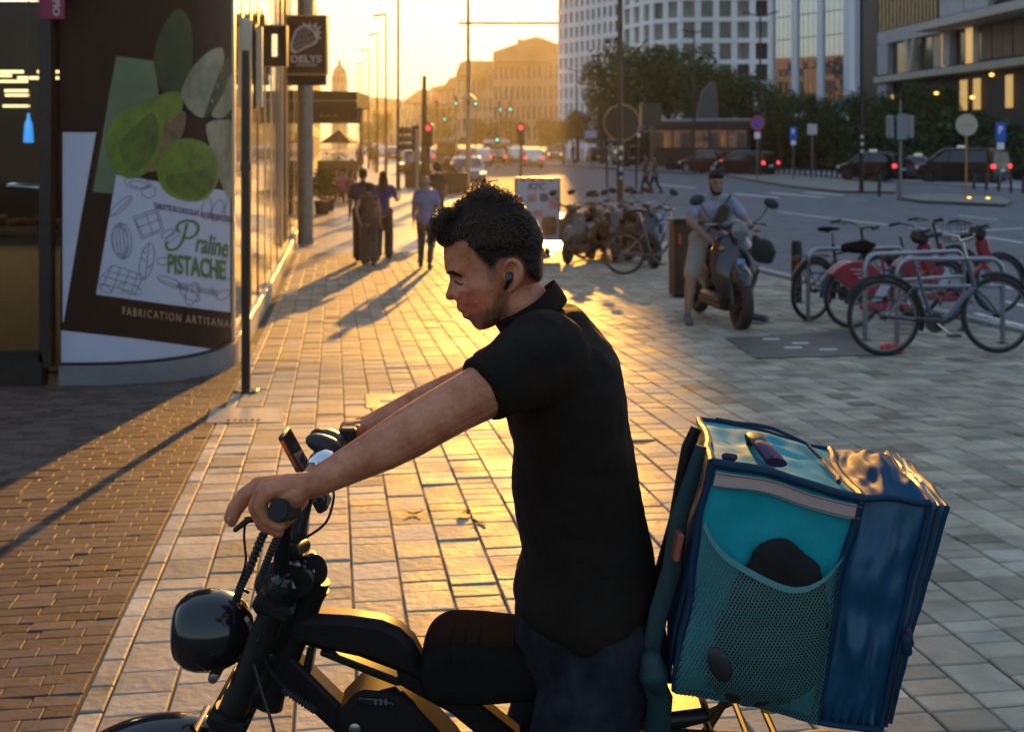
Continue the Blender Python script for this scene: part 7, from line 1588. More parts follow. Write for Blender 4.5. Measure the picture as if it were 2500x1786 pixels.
# fork: two stanchions, triple clamps
f0, f1 = O(640, 1275), O(492, 1650); fd_ = (f1 - f0).normalized()
axle = f0 + fd_ * ((f0.z - .27) / -fd_.z)
for s in (-1, 1):
    b = MB(); y = Vector((0, s * .072, 0)); b.tube([f0 + y - fd_ * .005, f0 + y + fd_ * .20, f0 + y + fd_ * .21, f0 + y + fd_ * .30, f0 + y + fd_ * .305, axle + y], [.024, .024, .027, .027, .031, .026], 16); fl = eb_(b, 'fork_leg', M_FRM)
    b = MB(); b.lathe([(.027, 0), (.027, .012), (.018, .018), (.016, .022)], f0 + y - fd_ * .004, -fd_, 16); eb_(b, 'fork_cap', M_GLOSSB, fl)
for tt_, nm in ((.030, 'upper_clamp'), (.255, 'lower_clamp')):
    c = f0 + fd_ * tt_; xr = Vector((0, 1, 0)); zr = fd_; yr = zr.cross(xr); Mx = Matrix((yr, xr, zr)).transposed(); b = MB(); b.box(c, (.075, .215, .030), Mx, ch=.008)
    for s in (-1, 1): b.lathe([(.034, -.018), (.034, .018)], c + Vector((0, s * .072, 0)), fd_, 18)
    eb_(b, nm, M_FRM)
h0 = f0 + fd_ * .045 + Vector((.055, 0, .004)); h1 = f0 + fd_ * .245 + Vector((.055, 0, .004)); b = MB(); b.tube([h0 - fd_ * .02, h0, h1, h1 + fd_ * .02], [.034, .030, .030, .034], 20); b.tube([h0 - fd_ * .035, h0 - fd_ * .02], .030, 20); eb_(b, 'head_tube', M_FRM)
# handlebar: grips, bend, risers, clamp
gn, gf = P(684, 1245, 1.915), P(852, 1060, 2.60)
def risers(s):
    if s < 0: return [gn, gn.lerp(P(735, 1235, 2.10), .75), P(736, 1222, 2.12), P(712, 1236, 2.17), P(694, 1290, 2.19), P(684, 1405, 2.20)]
    return [gf, gf.lerp(P(800, 1120, 2.42), .6), P(790, 1130, 2.40), P(752, 1160, 2.34), P(736, 1220, 2.31), P(726, 1365, 2.30)]
hbp = None
for s in (-1, 1):
    b = MB(); b.tube(risers(s), [.0125, .0125, .0130, .0140, .0150, .0150], 14); hbp = eb_(b, 'handlebar', M_FRM)
    g = risers(s); d_ = (g[1] - g[0]).normalized(); b = MB(); rsx = [.0175 + .0016 * (k % 2) for k in range(15)]; b.tube([g[0] + d_ * (-.012 + .0085 * k) for k in range(15)], rsx, 16); b.tube([g[0] - d_ * .020, g[0] - d_ * .006], [.0150, .0165], 16); eb_(b, 'grip', M_RUB, hbp)
b = MB(); b.cap(P(690, 1262, 1.985), P(606, 1268, 1.992), .0055, .0055, 8); b.cap(P(606, 1268, 1.992), P(575, 1292, 1.99), .0055, .0045, 8); b.box(P(700, 1250, 2.03), (.032, .030, .03), ch=.005); eb_(b, 'brake_lever', M_BPLAS)
b = MB(); b.cap(P(845, 1078, 2.53), P(785, 1085, 2.52), .0055, .005, 8); b.box(P(850, 1060, 2.47), (.034, .03, .03), ch=.005); eb_(b, 'brake_lever', M_BPLAS)
b = MB(); b.ell(P(800, 1072, 2.44), (.038, .035, .022), rotm(0, 15, 0)); b.cap(P(778, 1068, 2.43), P(812, 1082, 2.44), .020, .022, 12); b.ell(P(793, 1086, 2.40), (.042, .025, .02), rotm(0, 20, 0)); sw = eb_(b, 'thumb_switch', M_BPLAS); organic(sw, .003, 3)
lettering('lettering', '1235', mat('switch_print', (.45, .45, .45), .5), ebk, lambda a, c: P(793, 1072, 2.398) + Vector((a, 0, c)) - EL + Vector((0, 0, 0)), 1, .0, .2, .022, .006)
b = MB(); b.lathe([(.030, -.004), (.028, .010), (.018, .020), (.004, .024)], P(786, 1128, 2.36), (-.35, -.3, .9), 22); eb_(b, 'bell', M_CHROME)
b = MB(); b.box(P(722, 1392, 2.25), (.085, .10, .045), rotm(0, 12, 0), ch=.012); b.lathe([(.026, -.055), (.026, .055)], P(742, 1398, 2.25), (0, 1, 0), 20); b.cap(P(690, 1400, 2.25), P(660, 1425, 2.25), .03, .03); st_ = eb_(b, 'stem_clamp', M_FRM)
b = MB(); b.lathe([(.028, 0), (.030, .004), (.030, .022), (.026, .026)], P(752, 1396, 2.24), (.75, -.5, .5), 22); eb_(b, 'display_pod', M_GLOSSB); b = MB(); b.box(P(742, 1376, 2.24), (.05, .05, .012), rotm(0, 24, 0), ch=.003); eb_(b, 'ignition_plate', M_BOLT)
b = MB(); b.cap(O(655, 1210, -.03), O(668, 1222, .03), .014, .014); b.ell(O(650, 1226), (.02, .03, .018)); q = eb_(b, 'riser_bridge', M_FRM); organic(q, .003, 2)
# cables
def cable(pl, r, name='cable', coil=False, m=None):
    P_ = [P(*p) for p in pl]; pts = []
    for i in range(len(P_) - 1):
        p0, p1, p2, p3 = P_[max(0, i - 1)], P_[i], P_[i + 1], P_[min(len(P_) - 1, i + 2)]
        for k in range(24 if coil else 8):
            t = k / (24 if coil else 8); pts.append(.5 * ((2 * p1) + (p2 - p0) * t + (2 * p0 - 5 * p1 + 4 * p2 - p3) * t * t + (3 * p1 - p0 - 3 * p2 + p3) * t ** 3))
    pts.append(P_[-1]); b = MB(); rs = [r * (1.25 if (i // 2) % 2 else .85) for i in range(len(pts))] if coil else r
    b.tube(pts, rs, 8); return eb_(b, name, m or M_BPLAS)
cable([(812, 1190, 2.12), (814, 1220, 2.10), (795, 1275, 2.13), (745, 1312, 2.17), (710, 1322, 2.2)], .0024); cable([(600, 1262, 2.02), (596, 1310, 2.03), (600, 1370, 2.07), (585, 1420, 2.12), (572, 1460, 2.15), (572, 1520, 2.17)], .0022); cable([(668, 1268, 2.04), (640, 1310, 2.07), (612, 1380, 2.10), (588, 1430, 2.13), (577, 1465, 2.14)], .0065, 'coiled_cable', True); cable([(688, 1290, 2.10), (668, 1330, 2.12), (648, 1380, 2.15), (636, 1410, 2.18)], .0060, 'coiled_cable', True)
cable([(577, 1465, 2.14), (590, 1440, 2.16), (606, 1445, 2.18)], .003); cable([(620, 1620, 2.13), (640, 1690, 2.12), (668, 1780, 2.10), (680, 1860, 2.10)], .0028); cable([(630, 1560, 2.15), (650, 1620, 2.17), (690, 1672, 2.19), (740, 1705, 2.2)], .0028); cable([(690, 1680, 2.19), (730, 1706, 2.19), (770, 1732, 2.2)], .0065, 'coiled_cable', True); cable([(700, 1050, 2.27), (712, 1120, 2.30), (724, 1150, 2.3)], .0022)
# frame
plate([(640, 1346), (690, 1352), (780, 1357), (850, 1367), (890, 1384), (920, 1412), (938, 1447), (960, 1500), (930, 1500), (880, 1478), (800, 1448), (745, 1436), (715, 1432), (690, 1424), (640, 1420)], .060, 'top_tube', M_FRM, bev=.016)
plate([(880, 1470), (945, 1470), (1000, 1500), (1090, 1568), (1180, 1640), (1320, 1760), (1260, 1790), (1110, 1660), (1000, 1570), (890, 1510)], .052, 'seat_beam', M_FRM)
plate([(715, 1434), (745, 1440), (890, 1496), (905, 1512), (880, 1512), (730, 1452), (712, 1445)], .040, 'lower_rail', M_FRM, bev=.004)
plate([(600, 1440), (650, 1440), (690, 1480), (730, 1520), (800, 1588), (900, 1690), (1000, 1760), (960, 1800), (860, 1720), (760, 1624), (690, 1560), (620, 1500)], .056, 'down_tube', M_FRM)
plate([(686, 1428), (702, 1430), (690, 1500), (672, 1490)], .05, 'gusset', M_FRM, bev=.003)
for y0 in (1450,): plate([(640, y0), (690, y0 + 28), (690, y0 + 36), (640, y0 + 8)], .045, 'gusset', M_FRM, bev=.002)
bt = plate([(752, 1558), (770, 1540), (796, 1514), (815, 1507), (850, 1510), (895, 1520), (926, 1540), (950, 1566), (1010, 1630), (1060, 1700), (960, 1740), (860, 1680), (775, 1606), (755, 1580)], .105, 'battery', mat('battery_case', (.016, .0155, .015), .6, spec=.05, bump=.2, bscale=400, dist=.001), bev=.012)
plate([(806, 1516), (848, 1519), (880, 1527), (884, 1537), (836, 1534), (802, 1527)], .112, 'battery_recess', M_GLOSSB, bt, bev=.002, dy=-.002)
b = MB(); b.lathe([(.011, 0), (.011, .006), (.006, .008)], O(797, 1582, -.056), (0, -1, 0), 14); eb_(b, 'battery_lock', M_BOLT, bt)
for i in range(3): b = MB(); b.box(O(842 + i * 11, 1524, -.059), (.004, .003, .010)); eb_(b, 'battery_mark', mat('mark_grey', (.12, .12, .12), .5), bt)
# seat
seat_poly = [(936, 1436), (938, 1412), (950, 1388), (972, 1370), (1000, 1362), (1060, 1364), (1130, 1372), (1250, 1384), (1340, 1392), (1420, 1398), (1445, 1420), (1440, 1450), (1400, 1470), (1300, 1476), (1150, 1488), (1040, 1496), (960, 1488), (942, 1466)]
b = MB(); sp_ = smooth_poly([(O(x, y).x, O(x, y).z) for x, y in seat_poly], 3)
cx_s = sum(p[0] for p in sp_) / len(sp_); cz_s = sum(p[1] for p in sp_) / len(sp_)
lay = [(-.100, .70), (-.093, .90), (-.072, .98), (-.035, 1.0), (.035, 1.0), (.072, .98), (.093, .90), (.100, .70)]; vs = []
for y, k in lay:
    for px, pz in sp_: vs.append((cx_s + (px - cx_s) * (1 - (1 - k) * .35), D0 + y, cz_s - .022 + (pz - cz_s) * (1 - (1 - k) * .8)))
n = len(sp_); ar = sum(sp_[i][0] * sp_[(i + 1) % n][1] - sp_[(i + 1) % n][0] * sp_[i][1] for i in range(n)); fs = [(i * n + j, i * n + (j + 1) % n, (i + 1) * n + (j + 1) % n, (i + 1) * n + j) for i in range(len(lay) - 1) for j in range(n)] + [tuple(range(n - 1, -1, -1)), tuple((len(lay) - 1) * n + j for j in range(n))]
if ar < 0: fs = [f[::-1] for f in fs]
b.add(vs, [f[::-1] for f in fs]); seat = eb_(b, 'seat', M_SEAT, subd=1, sharp=180)
for x, y in ((1004, 1362), (1035, 1363.5), (1066, 1365.5)): b = MB(); b.tube([q - Vector((0, 0, .022)) for q in (O(x - 2, y + 36, -.101), O(x, y + 11, -.095), O(x, y - .3, -.066), O(x + 1, y - .6, 0), O(x, y - .3, .066), O(x - 2, y + 30, .1))], .0020, 6); eb_(b, 'seat_seam', M_SEAT, seat)
# wheels, mudguard, rack
for cxw, nm in ((axle.x, 'f'), (EL.x + .63, 'r')):
    c = Vector((cxw, D0, .265)); b = MB(); b.torus(c, .215, .05, (0, 1, 0), 56, 14); wo = eb_(b, 'wheel', M_RUB); b = MB(); b.torus(c, .165, .022, (0, 1, 0), 40, 8); b.lathe([(.04, -.07), (.05, 0), (.04, .07)], c, (0, 1, 0), 16)
    for k in range(12): a = 2 * math.pi * k / 12; b.tube([c + Vector((.04 * math.cos(a), .03 * (-1) ** k, .04 * math.sin(a))), c + Vector((.16 * math.cos(a + .2), 0, .16 * math.sin(a + .2)))], .002, 4, False)
    eb_(b, 'rim', M_DKMET, wo)
fc = O(392, 1585); fcz = Vector((axle.x, D0, .265)); b = MB(); vs = []; NA = 26; NW = 10
for i in range(NA):
    a = R(158 - i * 4.0); rad = .293; e_ = min(1, i / 3.0, (NA - 1 - i) / 2.0 + .3)
    for j in range(NW): q = -1 + 2 * j / (NW - 1); vs.append(fcz + Vector(((rad - .028 * q * q) * math.cos(a), .062 * q * (.55 + .45 * e_), (rad - .028 * q * q) * math.sin(a))))
b.add(vs, [(i * NW + j, i * NW + j + 1, (i + 1) * NW + j + 1, (i + 1) * NW + j) for i in range(NA - 1) for j in range(NW - 1)]); fo = eb_(b, 'front_mudguard', M_GLOSSB); so_ = fo.modifiers.new('t', 'SOLIDIFY'); so_.thickness = .004; sb_ = fo.modifiers.new('s', 'SUBSURF'); sb_.levels = sb_.render_levels = 1
b = MB(); b.lathe([(.008, -.05), (.008, .05)], O(445, 1600), (0, 1, 0), 10); b.bar(O(430, 1585, -.05), O(470, 1640, -.06), .012, .02); eb_(b, 'mudguard_stay', M_BOLT)
b = MB()
for s in (-1, 1): b.tube([O(1370, 1560, s * .085), O(1430, 1572, s * .09), O(1700, 1585, s * .09)], .009, 10); b.tube([O(1390, 1568, s * .09), O(1400, 1760, s * .09)], .009, 8); b.tube([O(1640, 1585, s * .09), O(1530, 1760, s * .09)], .009, 8); b.tube([O(1690, 1585, s * .09), O(1570, 1640, s * .09)], .007, 8)
for x in (1400, 1480, 1560, 1640, 1700): b.tube([O(x, 1574 + (x - 1400) * .035, -.09), O(x, 1574 + (x - 1400) * .035, .09)], .007, 8)
eb_(b, 'rear_rack', mat('rack_bronze', (.06, .045, .03), .4, metal=.6))
plate([(1330, 1560), (1560, 1530), (1570, 1560), (1400, 1600)], .16, 'rear_mudguard', M_BPLAS, bev=.02)
for s, y in ((-1, -.15), (1, .15)): b = MB(); c = Vector((EL.x + .12, D0, .30)); b.bar(c + Vector((0, y * .5, 0)), c + Vector((.10 * s, y, -.12 * s)), .018, .03, ch=.004); b.box(c + Vector((.10 * s, y + .05 * s, -.12 * s)), (.09, .09, .02), ch=.004); eb_(b, 'crank', M_DKMET)
b = MB(); b.lathe([(.075, -.05), (.08, 0), (.075, .05)], (EL.x + .12, D0, .30), (0, 1, 0), 24); eb_(b, 'crank_housing', M_FRM)
plate([(960, 1760), (1320, 1760), (1340, 1800), (960, 1800)], .05, 'lower_frame', M_FRM)
tag(MB().tube([O(1560, 1560, -.10), O(1600, 1600, -.105), O(1640, 1612, -.10), O(1710, 1600, -.1)], .003, 6).build('bungee_cord', mat('cord_orange', (.45, .09, .02), .6)), 'orange bungee cord looped under the delivery bag', 'cord')
# phone held above the bar
ph = thing('mobile_phone', 'black mobile phone clamped upright in front of the handlebar', 'phone', P(737, 1137, 2.25)); sl = math.atan2(783 - 693, 1220 - 1055); RPh = Matrix.Rotation(-sl, 3, 'Y')
def ph_(c, d, name, m, ch=.003, parent=None): b = MB(); b.box(RPh @ Vector(c), d, RPh, ch=ch); return b.build(name, m, parent or ph)
ph_((0, 0, 0), (.0095, .074, .148), 'case', M_BPLAS); ph_((.0056, 0, 0), (.0012, .068, .140), 'screen', M_CARGL, .0004); ph_((-.0005, -.0372, -.0), (.0075, .0012, .13), 'rim', mat('phone_bronze', (.40, .24, .10), .25, metal=1), .0004); ph_((-.0055, .01, .05), (.003, .03, .03), 'camera_bump', M_GLOSSB, .001); ph_((0, -.038, .02), (.003, .0014, .022), 'side_button', M_BOLT, .0003)
b = MB(); b.box(P(752, 1168, 2.25) - EL + EL, (.03, .085, .04), rotm(0, -30, 0), ch=.005); b.box(P(786, 1222, 2.25), (.022, .06, .03), rotm(0, -30, 0), ch=.004); b.tube([P(760, 1180, 2.25), P(752, 1230, 2.25), P(735, 1300, 2.25)], .008, 8); b.tube([P(786, 1205, 2.22), P(797, 1210, 2.22), P(795, 1225, 2.22), P(784, 1230, 2.22)], .003, 6); eb_(b, 'phone_holder', M_BPLAS)
# ---------------------------------------------------------------- delivery bag
ND = 2.06
def N(x, y): return P(1500 + x * .4964, 980 + y * .4964, ND)          # near face, in the zoomed picture's pixels
EXT = Vector((.058, .40, -.018))
bag = thing('delivery_bag', 'turquoise and navy insulated delivery bag on the rear rack of the electric bike', 'delivery bag', N(720, 1480) + EXT * .5); BL = Vector(bag.location)
def soft(p):
    x, y, z = p; a = Vector((mnoise.noise((x * 6, y * 6, z * 6)), mnoise.noise((x * 6 + 9, y * 6, z * 6)), mnoise.noise((x * 6, y * 6 + 7, z * 6)))) * .015 + Vector((mnoise.noise((x * 15, y * 15, z * 15)), 0, mnoise.noise((x * 15 + 5, y * 15, z * 15)))) * .0035
    return (x + a.x, y + a.y * .6, z + a.z)
def bg_(b, name, m, parent=None, **k): b.v = [soft(v) for v in b.v]; b.v = [(x - BL.x, y - BL.y, z - BL.z) for x, y, z in b.v]; return b.build(name, m, parent or bag, **k)
M_TEAL = mat('bag_teal', (.006, .27, .32), .55, spec=.12, var=.12, vscale=10, bump=.12, bscale=900, dist=.001); M_NAVY = mat('bag_navy', (.004, .055, .115), .42, var=.15, vscale=9, bump=.08, bscale=700, dist=.001); M_NAVT = mat('bag_navy_top', (.004, .055, .115), .62, spec=.07, var=.15, vscale=9, bump=.08, bscale=700, dist=.001); M_PIPE = mat('bag_piping', (.006, .030, .065), .6, spec=.2); M_REFL = mat('reflective_tape', (.42, .29, .26), .42, var=.06, vscale=40); M_MESHT = mat('pocket_trim', (.06, .20, .20), .5); M_STRAPT = mat('strap_teal', (.004, .030, .036), .6); M_PURP = mat('purple_tab', (.035, .012, .06), .6)
fold = lambda u, v, s, a: a * (mnoise.noise((u * 3.2 + s, v * 3.2, s * 1.7)) + .5 * mnoise.noise((u * 7 + s, v * 7, s)))
def panel(c00, c10, c11, c01, name, m, out, bulge=.01, amp=.004, seed=0, nu=26, nv=30, parent=None, pucker=0.0, th=.006):
    c00, c10, c11, c01 = map(Vector, (c00, c10, c11, c01)); n_ = (c10 - c00).cross(c01 - c00).normalized()
    if n_.dot(Vector(out)) < 0: n_ = -n_
    b = MB(); vs = []
    for i in range(nv + 1):
        v = i / nv
        for j in range(nu + 1):
            u = j / nu; p = c00.lerp(c10, u).lerp(c01.lerp(c11, u), v); w_ = 16 * u * (1 - u) * v * (1 - v); e_ = min(1, 6 * min(u, 1 - u, v, 1 - v))
            rip = pucker * math.sin(u * 46) * max(0, 1 - v * 7)
            vs.append(p + n_ * (bulge * min(1, w_ * 1.2) + fold(u, v, seed, amp) * e_ + rip * .5))
    fs = [(i * (nu + 1) + j, i * (nu + 1) + j + 1, (i + 1) * (nu + 1) + j + 1, (i + 1) * (nu + 1) + j) for i in range(nv) for j in range(nu)]
    if (c10 - c00).cross(c01 - c00).dot(Vector(out)) < 0: fs = [f[::-1] for f in fs]
    b.add(vs, fs); o = bg_(b, name, m, parent, sharp=60); q = o.modifiers.new('t', 'SOLIDIFY'); q.thickness = th; q.offset = -1; return o
TL, TR, BR, BLc = N(458, 305), N(1190, 470), N(985, 1562), N(290, 1432)
XTR, XBR = N(1550, 505), N(1290, 1608)
fr = (0, -1, 0)
side = panel(BLc, BR, TR, TL, 'side_panel', M_TEAL, fr, .012, .006, 1, 30, 40)
panel(BLc + EXT, BR + EXT, TR + EXT, TL + EXT, 'far_panel', M_TEAL, (0, 1, 0), .01, .004, 2)
lidn = panel(TL, TR, TR + EXT, TL + EXT, 'lid', M_TEAL, (0, 0, 1), .002, .010, 3, 34, 28)
panel(BLc, BR, BR + EXT, BLc + EXT, 'base', M_PIPE, (0, 0, -1), .0, .002, 4)
panel(BLc, TL, TL + EXT, BLc + EXT, 'back_panel', M_BPLAS, (-1, 0, 0), .012, .006, 5)
panel(BR, XBR, XTR, TR, 'expansion_side', M_NAVY, fr, .026, .022, 6, 30, 50, pucker=.012)
panel(TR, XTR, XTR + EXT * .97, TR + EXT, 'expansion_top', M_NAVT, (0, 0, 1), .032, .020, 7, 34, 34)
panel(XBR, XTR, XTR + EXT, XBR + EXT, 'front_panel', M_NAVY, (1, 0, 0), .01, .006, 8)
panel(BR + EXT, XBR + EXT, XTR + EXT, TR + EXT, 'expansion_far_side', M_NAVY, (0, 1, 0), .01, .008, 9)
# the front teal edge band with its double zip
XT2, XB2 = N(1642, 520), N(1335, 1580)
panel(XBR + Vector((0, -.004, 0)), XB2, XT2, XTR + Vector((0, -.004, 0)), 'front_band', M_NAVY, fr, .004, .003, 10, 8, 40)
panel(XT2, XT2 + EXT * .85 + Vector((-.02, 0, .01)), XTR + EXT, XTR, 'front_band_top', M_NAVY, (0, 0, 1), .006, .006, 11, 20, 8)
panel(XB2, XT2, XT2 + EXT * .9, XB2 + EXT * .9, 'front_edge', M_TEAL, (1, 0, 0), .012, .003, 12)
def pipe(pl, name='piping', r=.0055, m=None, par=None):
    pts = []
    for a, c in zip(pl[:-1], pl[1:]):
        k = max(2, int((c - a).length / .02))
        for i in range(k): p = a.lerp(c, i / k); pts.append(p + Vector((fold(p.x * 5, p.z * 5, 2, .002), 0, fold(p.x * 5, p.z * 5, 5, .002))))
    pts.append(pl[-1]); b = MB(); b.tube(pts, r, 8); return bg_(b, name, m or M_PIPE, par)
e = Vector((0, -.003, 0))
pipe([TL + e, TR + e], r=.0085); pipe([BLc + e, TL + e], r=.0075); pipe([BR + e, TR + e], r=.0085); pipe([BLc + e, BR + e]); pipe([TL + EXT, TR + EXT], r=.0065); pipe([TL, TL + EXT], r=.007); pipe([TR, TR + EXT], r=.009); pipe([BR + e, XBR + e]); pipe([TR + e, XTR + e], r=.007); pipe([XBR + e, XTR + e, XTR + EXT], r=.0055); pipe([XB2, XT2, XT2 + EXT * .85], r=.005)
md = lambda a, c, t: a.lerp(c, t)
for t in (.5,): pipe([md(XBR, XB2, t) + e * 2, md(XTR, XT2, t) + e * 2, md(XTR, XT2, t) + EXT * .9 + Vector((0, 0, .008))], 'zip', .0028, M_BPLAS)
pipe([md(XTR, XT2, .5) + e * 2.2, md(XTR, XT2, .5) + EXT * .8 + Vector((0, 0, .010))], 'zip_tape', .0022, mat('zip_pale', (.35, .36, .32), .35))
# reflective strip with stitching
def onside(x, y, off=.0): p = N(x, y); return p + Vector((0, -off, 0))
b = MB(); vs = []; k = 24
for i in range(k + 1):
    t = i / k; x0 = 482 + (1190 - 482) * t; y0 = 342 + (500 - 342) * t; x1 = 470 + (1174 - 470) * t; y1 = 405 + (572 - 405) * t; u = t; bl = .012 * min(1, 16 * u * (1 - u) * .12 * .95 * 1.2) + .0065
    vs += [onside(x0, y0, bl), onside(x1, y1, bl + .002)]
b.add(vs, [(2 * i, 2 * i + 1, 2 * i + 3, 2 * i + 2) for i in range(k)]); rs_ = bg_(b, 'reflective_strip', M_REFL, side)
for y_ in (.08, .92):
    pl = [onside(482 + 708 * t + (-12 * y_), 342 + 158 * t + y_ * 66, .0165) for t in (i / 20 for i in range(21))]; b = MB(); b.tube(pl, .0009, 4); bg_(b, 'stitching', mat('thread', (.12, .09, .09), .8), side)
# cloth bundle in the pocket
bun = MB()
for x, y, rx, rz in ((800, 790, .055, .048), (870, 830, .048, .040), (730, 860, .050, .045), (800, 1000, .09, .10), (760, 1180, .10, .10), (700, 1320, .09, .06)): bun.ell(N(x, y) + Vector((0, -.016, 0)), (rx, .012, rz))
bo = bun.build('cloth_bundle', mat('bundle_black', (.008, .007, .007), .9)); organic(bo, .004, 3); wrinkle(bo, .06, .020); tag(bo, 'black cloth bundle stuffed in the mesh pocket of the delivery bag', 'cloth')
# mesh pocket
rim_px = [(440, 572), (470, 635), (510, 700), (560, 750), (630, 800), (710, 842), (790, 872), (860, 888), (930, 888), (990, 868), (1050, 830), (1112, 762)]
def rimy(x): return np.interp(x, [p[0] for p in rim_px], [p[1] for p in rim_px])
def netmat():
    m = bpy.data.materials.new('pocket_net'); m.use_nodes = True; n, l = m.node_tree.nodes, m.node_tree.links; b = n['Principled BSDF']; out = n['Material Output']
    tc = n.new('ShaderNodeTexCoord'); outs = []
    for s in (1, -1):
        sx = n.new('ShaderNodeVectorMath'); sx.operation = 'DOT_PRODUCT'; l.new(tc.outputs['Object'], sx.inputs[0]); sx.inputs[1].default_value = (150.0, 0, s * 105.0 + 20)
        fr_ = n.new('ShaderNodeMath'); fr_.operation = 'FRACT'; l.new(sx.outputs['Value'], fr_.inputs[0]); lt_ = n.new('ShaderNodeMath'); lt_.operation = 'LESS_THAN'; l.new(fr_.outputs[0], lt_.inputs[0]); lt_.inputs[1].default_value = .36; outs.append(lt_)
    mx = n.new('ShaderNodeMath'); mx.operation = 'MAXIMUM'; l.new(outs[0].outputs[0], mx.inputs[0]); l.new(outs[1].outputs[0], mx.inputs[1])
    b.inputs['Base Color'].default_value = (.045, .125, .12, 1); b.inputs['Roughness'].default_value = .5; l.new(mx.outputs[0], b.inputs['Alpha']); return m
b = MB(); vs = []; nu, nv = 34, 34
for i in range(nv + 1):
    for j in range(nu + 1):
        u, v = j / nu, i / nv; xt = 440 + (1112 - 440) * u; yt = rimy(xt); xb = 290 + (985 - 290) * u; yb = 1432 + (1562 - 1432) * u; x = xt + (xb - xt) * v; y = yt + (yb - yt) * v
        bl = .006 + .026 * math.sin(math.pi * min(1, u * 1.02)) ** .6 * (.75 + .25 * math.sin(math.pi * v)) * min(1, (1 - v) * 5 + .2) + fold(u, v, 15, .006) * math.sin(math.pi * u)
        vs.append(onside(x, y, bl + .008))
b.add(vs, [(i * (nu + 1) + j, (i + 1) * (nu + 1) + j, (i + 1) * (nu + 1) + j + 1, i * (nu + 1) + j + 1) for i in range(nv) for j in range(nu)]); net = bg_(b, 'mesh_pocket', netmat())
b = MB(); vs = []
for j in range(nu + 1):
    u = j / nu; x = 440 + (1112 - 440) * u; y = rimy(x); bl = .006 + .026 * math.sin(math.pi * min(1, u * 1.02)) ** .6 * .75 + .010; vs += [onside(x + 6, y - 14, bl), onside(x - 3, y + 14, bl + .002)]
b.add(vs, [(2 * i, 2 * i + 1, 2 * i + 3, 2 * i + 2) for i in range(nu)]); bg_(b, 'pocket_trim', M_MESHT, net)
b = MB(); b.ell(N(500, 1245) + Vector((0, -.038, 0)), (.018, .006, .032), rotm(0, -25, 0)); tag(b.build('dark_pouch', M_BPLAS), 'small dark pouch low in the mesh pocket of the delivery bag', 'pouch')
# lid details: zipped flap outline, handle strap with purple tab
def lid(u, v, h=.012): p = TL.lerp(TR, u).lerp((TL + EXT).lerp(TR + EXT, u), v); return p + Vector((0, 0, h + .004))
pipe([lid(.10, .86), lid(.55, .90), lid(.80, .80), lid(.90, .55), lid(.90, .20), lid(.86, .06)], 'lid_zip', .0045, M_PIPE, lidn)
b = MB(); b.tube([lid(.36, .55, .0), lid(.33, .45, .022), lid(.34, .32, .034), lid(.37, .22, .022)], [.017] * 4, 10, flat=.22); bg_(b, 'handle_strap', M_STRAPT, lidn)
b = MB(); b.tube([lid(.37, .24, .022), lid(.40, .14, .020), lid(.44, .05, .012)], [.017, .021, .020], 12, flat=.45); hs_ = bg_(b, 'handle_grip', M_PURP, lidn)
for i in range(7): b = MB(); p = lid(.375 + .01 * i, .22 - .026 * i, .026 - .001 * i); b.tube([p + Vector((-.006, -.014, 0)), p + Vector((.006, .014, .002))], .0022, 5); bg_(b, 'grip_rib', M_PURP, lidn)
b = MB(); b.cap(lid(.09, .06, .004), lid(.15, .05, .004), .006, .006); bg_(b, 'zip_pull', M_PURP, lidn)
b = MB(); b.cap(N(1440, 1110) + e * 4, N(1452, 1165) + e * 4, .006, .006); bg_(b, 'zip_pull', M_PURP); b = MB(); b.cap(N(1430, 1150) + e * 4, N(1436, 1205) + e * 4, .010, .008); bg_(b, 'zip_garage', M_PIPE)
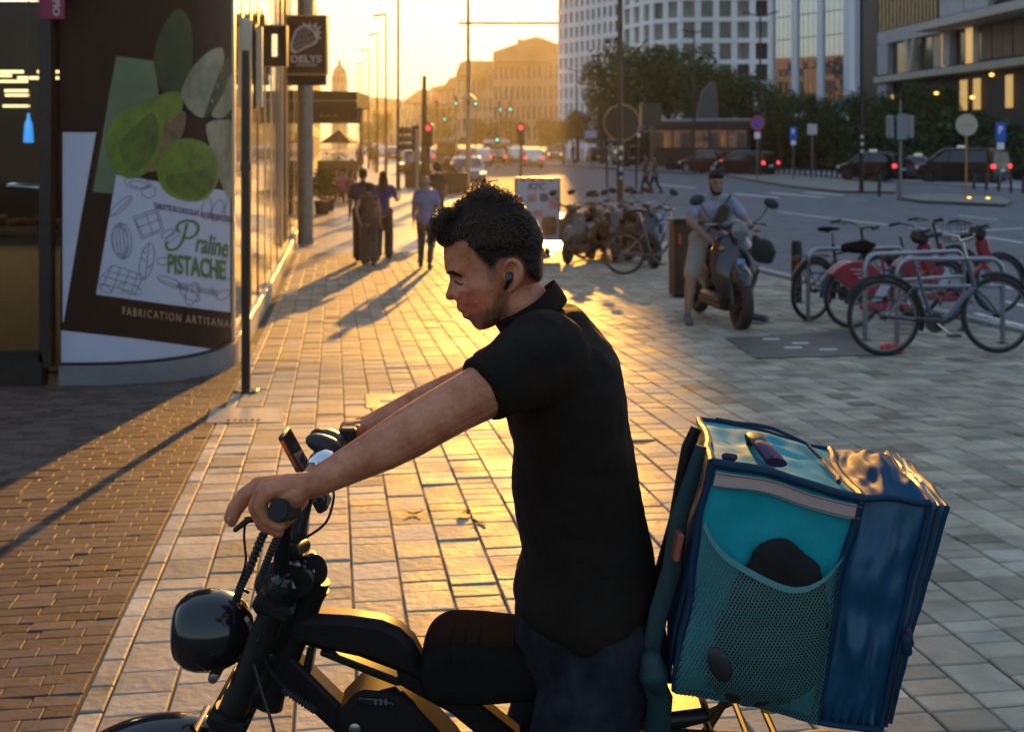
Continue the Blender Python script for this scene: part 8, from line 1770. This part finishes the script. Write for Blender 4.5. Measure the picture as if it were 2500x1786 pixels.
# shoulder straps and padded back towards the rider
for k, (dy, m) in enumerate(((.03, M_STRAPT), (.28, M_BPLAS))):
    pts = [N(445, 190 + 40 * k), N(405, 330), N(360, 520), N(315, 760), N(250, 990), N(205, 1180), N(215, 1330), N(250, 1440)]; b = MB(); b.tube([p + EXT * (dy / .4) + Vector((-.012, 0, -.02)) for p in pts], [.010, .014, .016, .018, .018, .017, .015, .012], 10, flat=.45); bg_(b, 'shoulder_strap', m)
panel(N(250, 1440) + EXT * .1, N(270, 1430) + EXT * .9, N(452, 300) + EXT * .95, N(452, 300), 'padded_back', M_PIPE, (-1, 0, 0), .022, .008, 14)
b = MB(); b.box(N(318, 690) + Vector((0, .012, 0)), (.012, .03, .05), rotm(0, 12, 0), ch=.003); bg_(b, 'strap_label', mat('label_red', (.30, .08, .05), .5))
b = MB(); b.chain([N(170, 1250), N(185, 1340), N(205, 1400)], [.02, .028, .02]); sx = bg_(b, 'waist_pad', M_STRAPT); organic(sx, .006, 4)
b = MB(); b.tube([N(185, 1410) + Vector((0, .02, 0)), N(215, 1500) + Vector((0, .02, 0)), N(205, 1700) + Vector((0, .03, 0))], .022, 12, flat=.4); bg_(b, 'hanging_strap', M_STRAPT)
b = MB()
for i in range(5): b.torus(N(770 + i * 12, 1555 + (i % 2) * 14) + Vector((0, .05, 0)), .009, .004, (.3, 1, .2), 12, 6)
tag(b.build('yellow_rope', mat('rope_yellow', (.40, .32, .03), .7)), 'small yellow rope knot under the delivery bag', 'rope')
# ================================================================ HAZE: warm evening air over the whole street
hz = MB().box((0, 230, 24), (700, 520, 56)).build('haze', None, smooth=False, kind='stuff')
hm = bpy.data.materials.new('haze_air'); hm.use_nodes = True; n, l = hm.node_tree.nodes, hm.node_tree.links; n.clear()
ho_ = n.new('ShaderNodeOutputMaterial'); pv = n.new('ShaderNodeVolumePrincipled'); pv.inputs['Density'].default_value = .0003; pv.inputs['Color'].default_value = (.93, .90, .86, 1); pv.inputs['Anisotropy'].default_value = .68
l.new(pv.outputs[0], ho_.inputs['Volume']); hz.data.materials.append(hm)
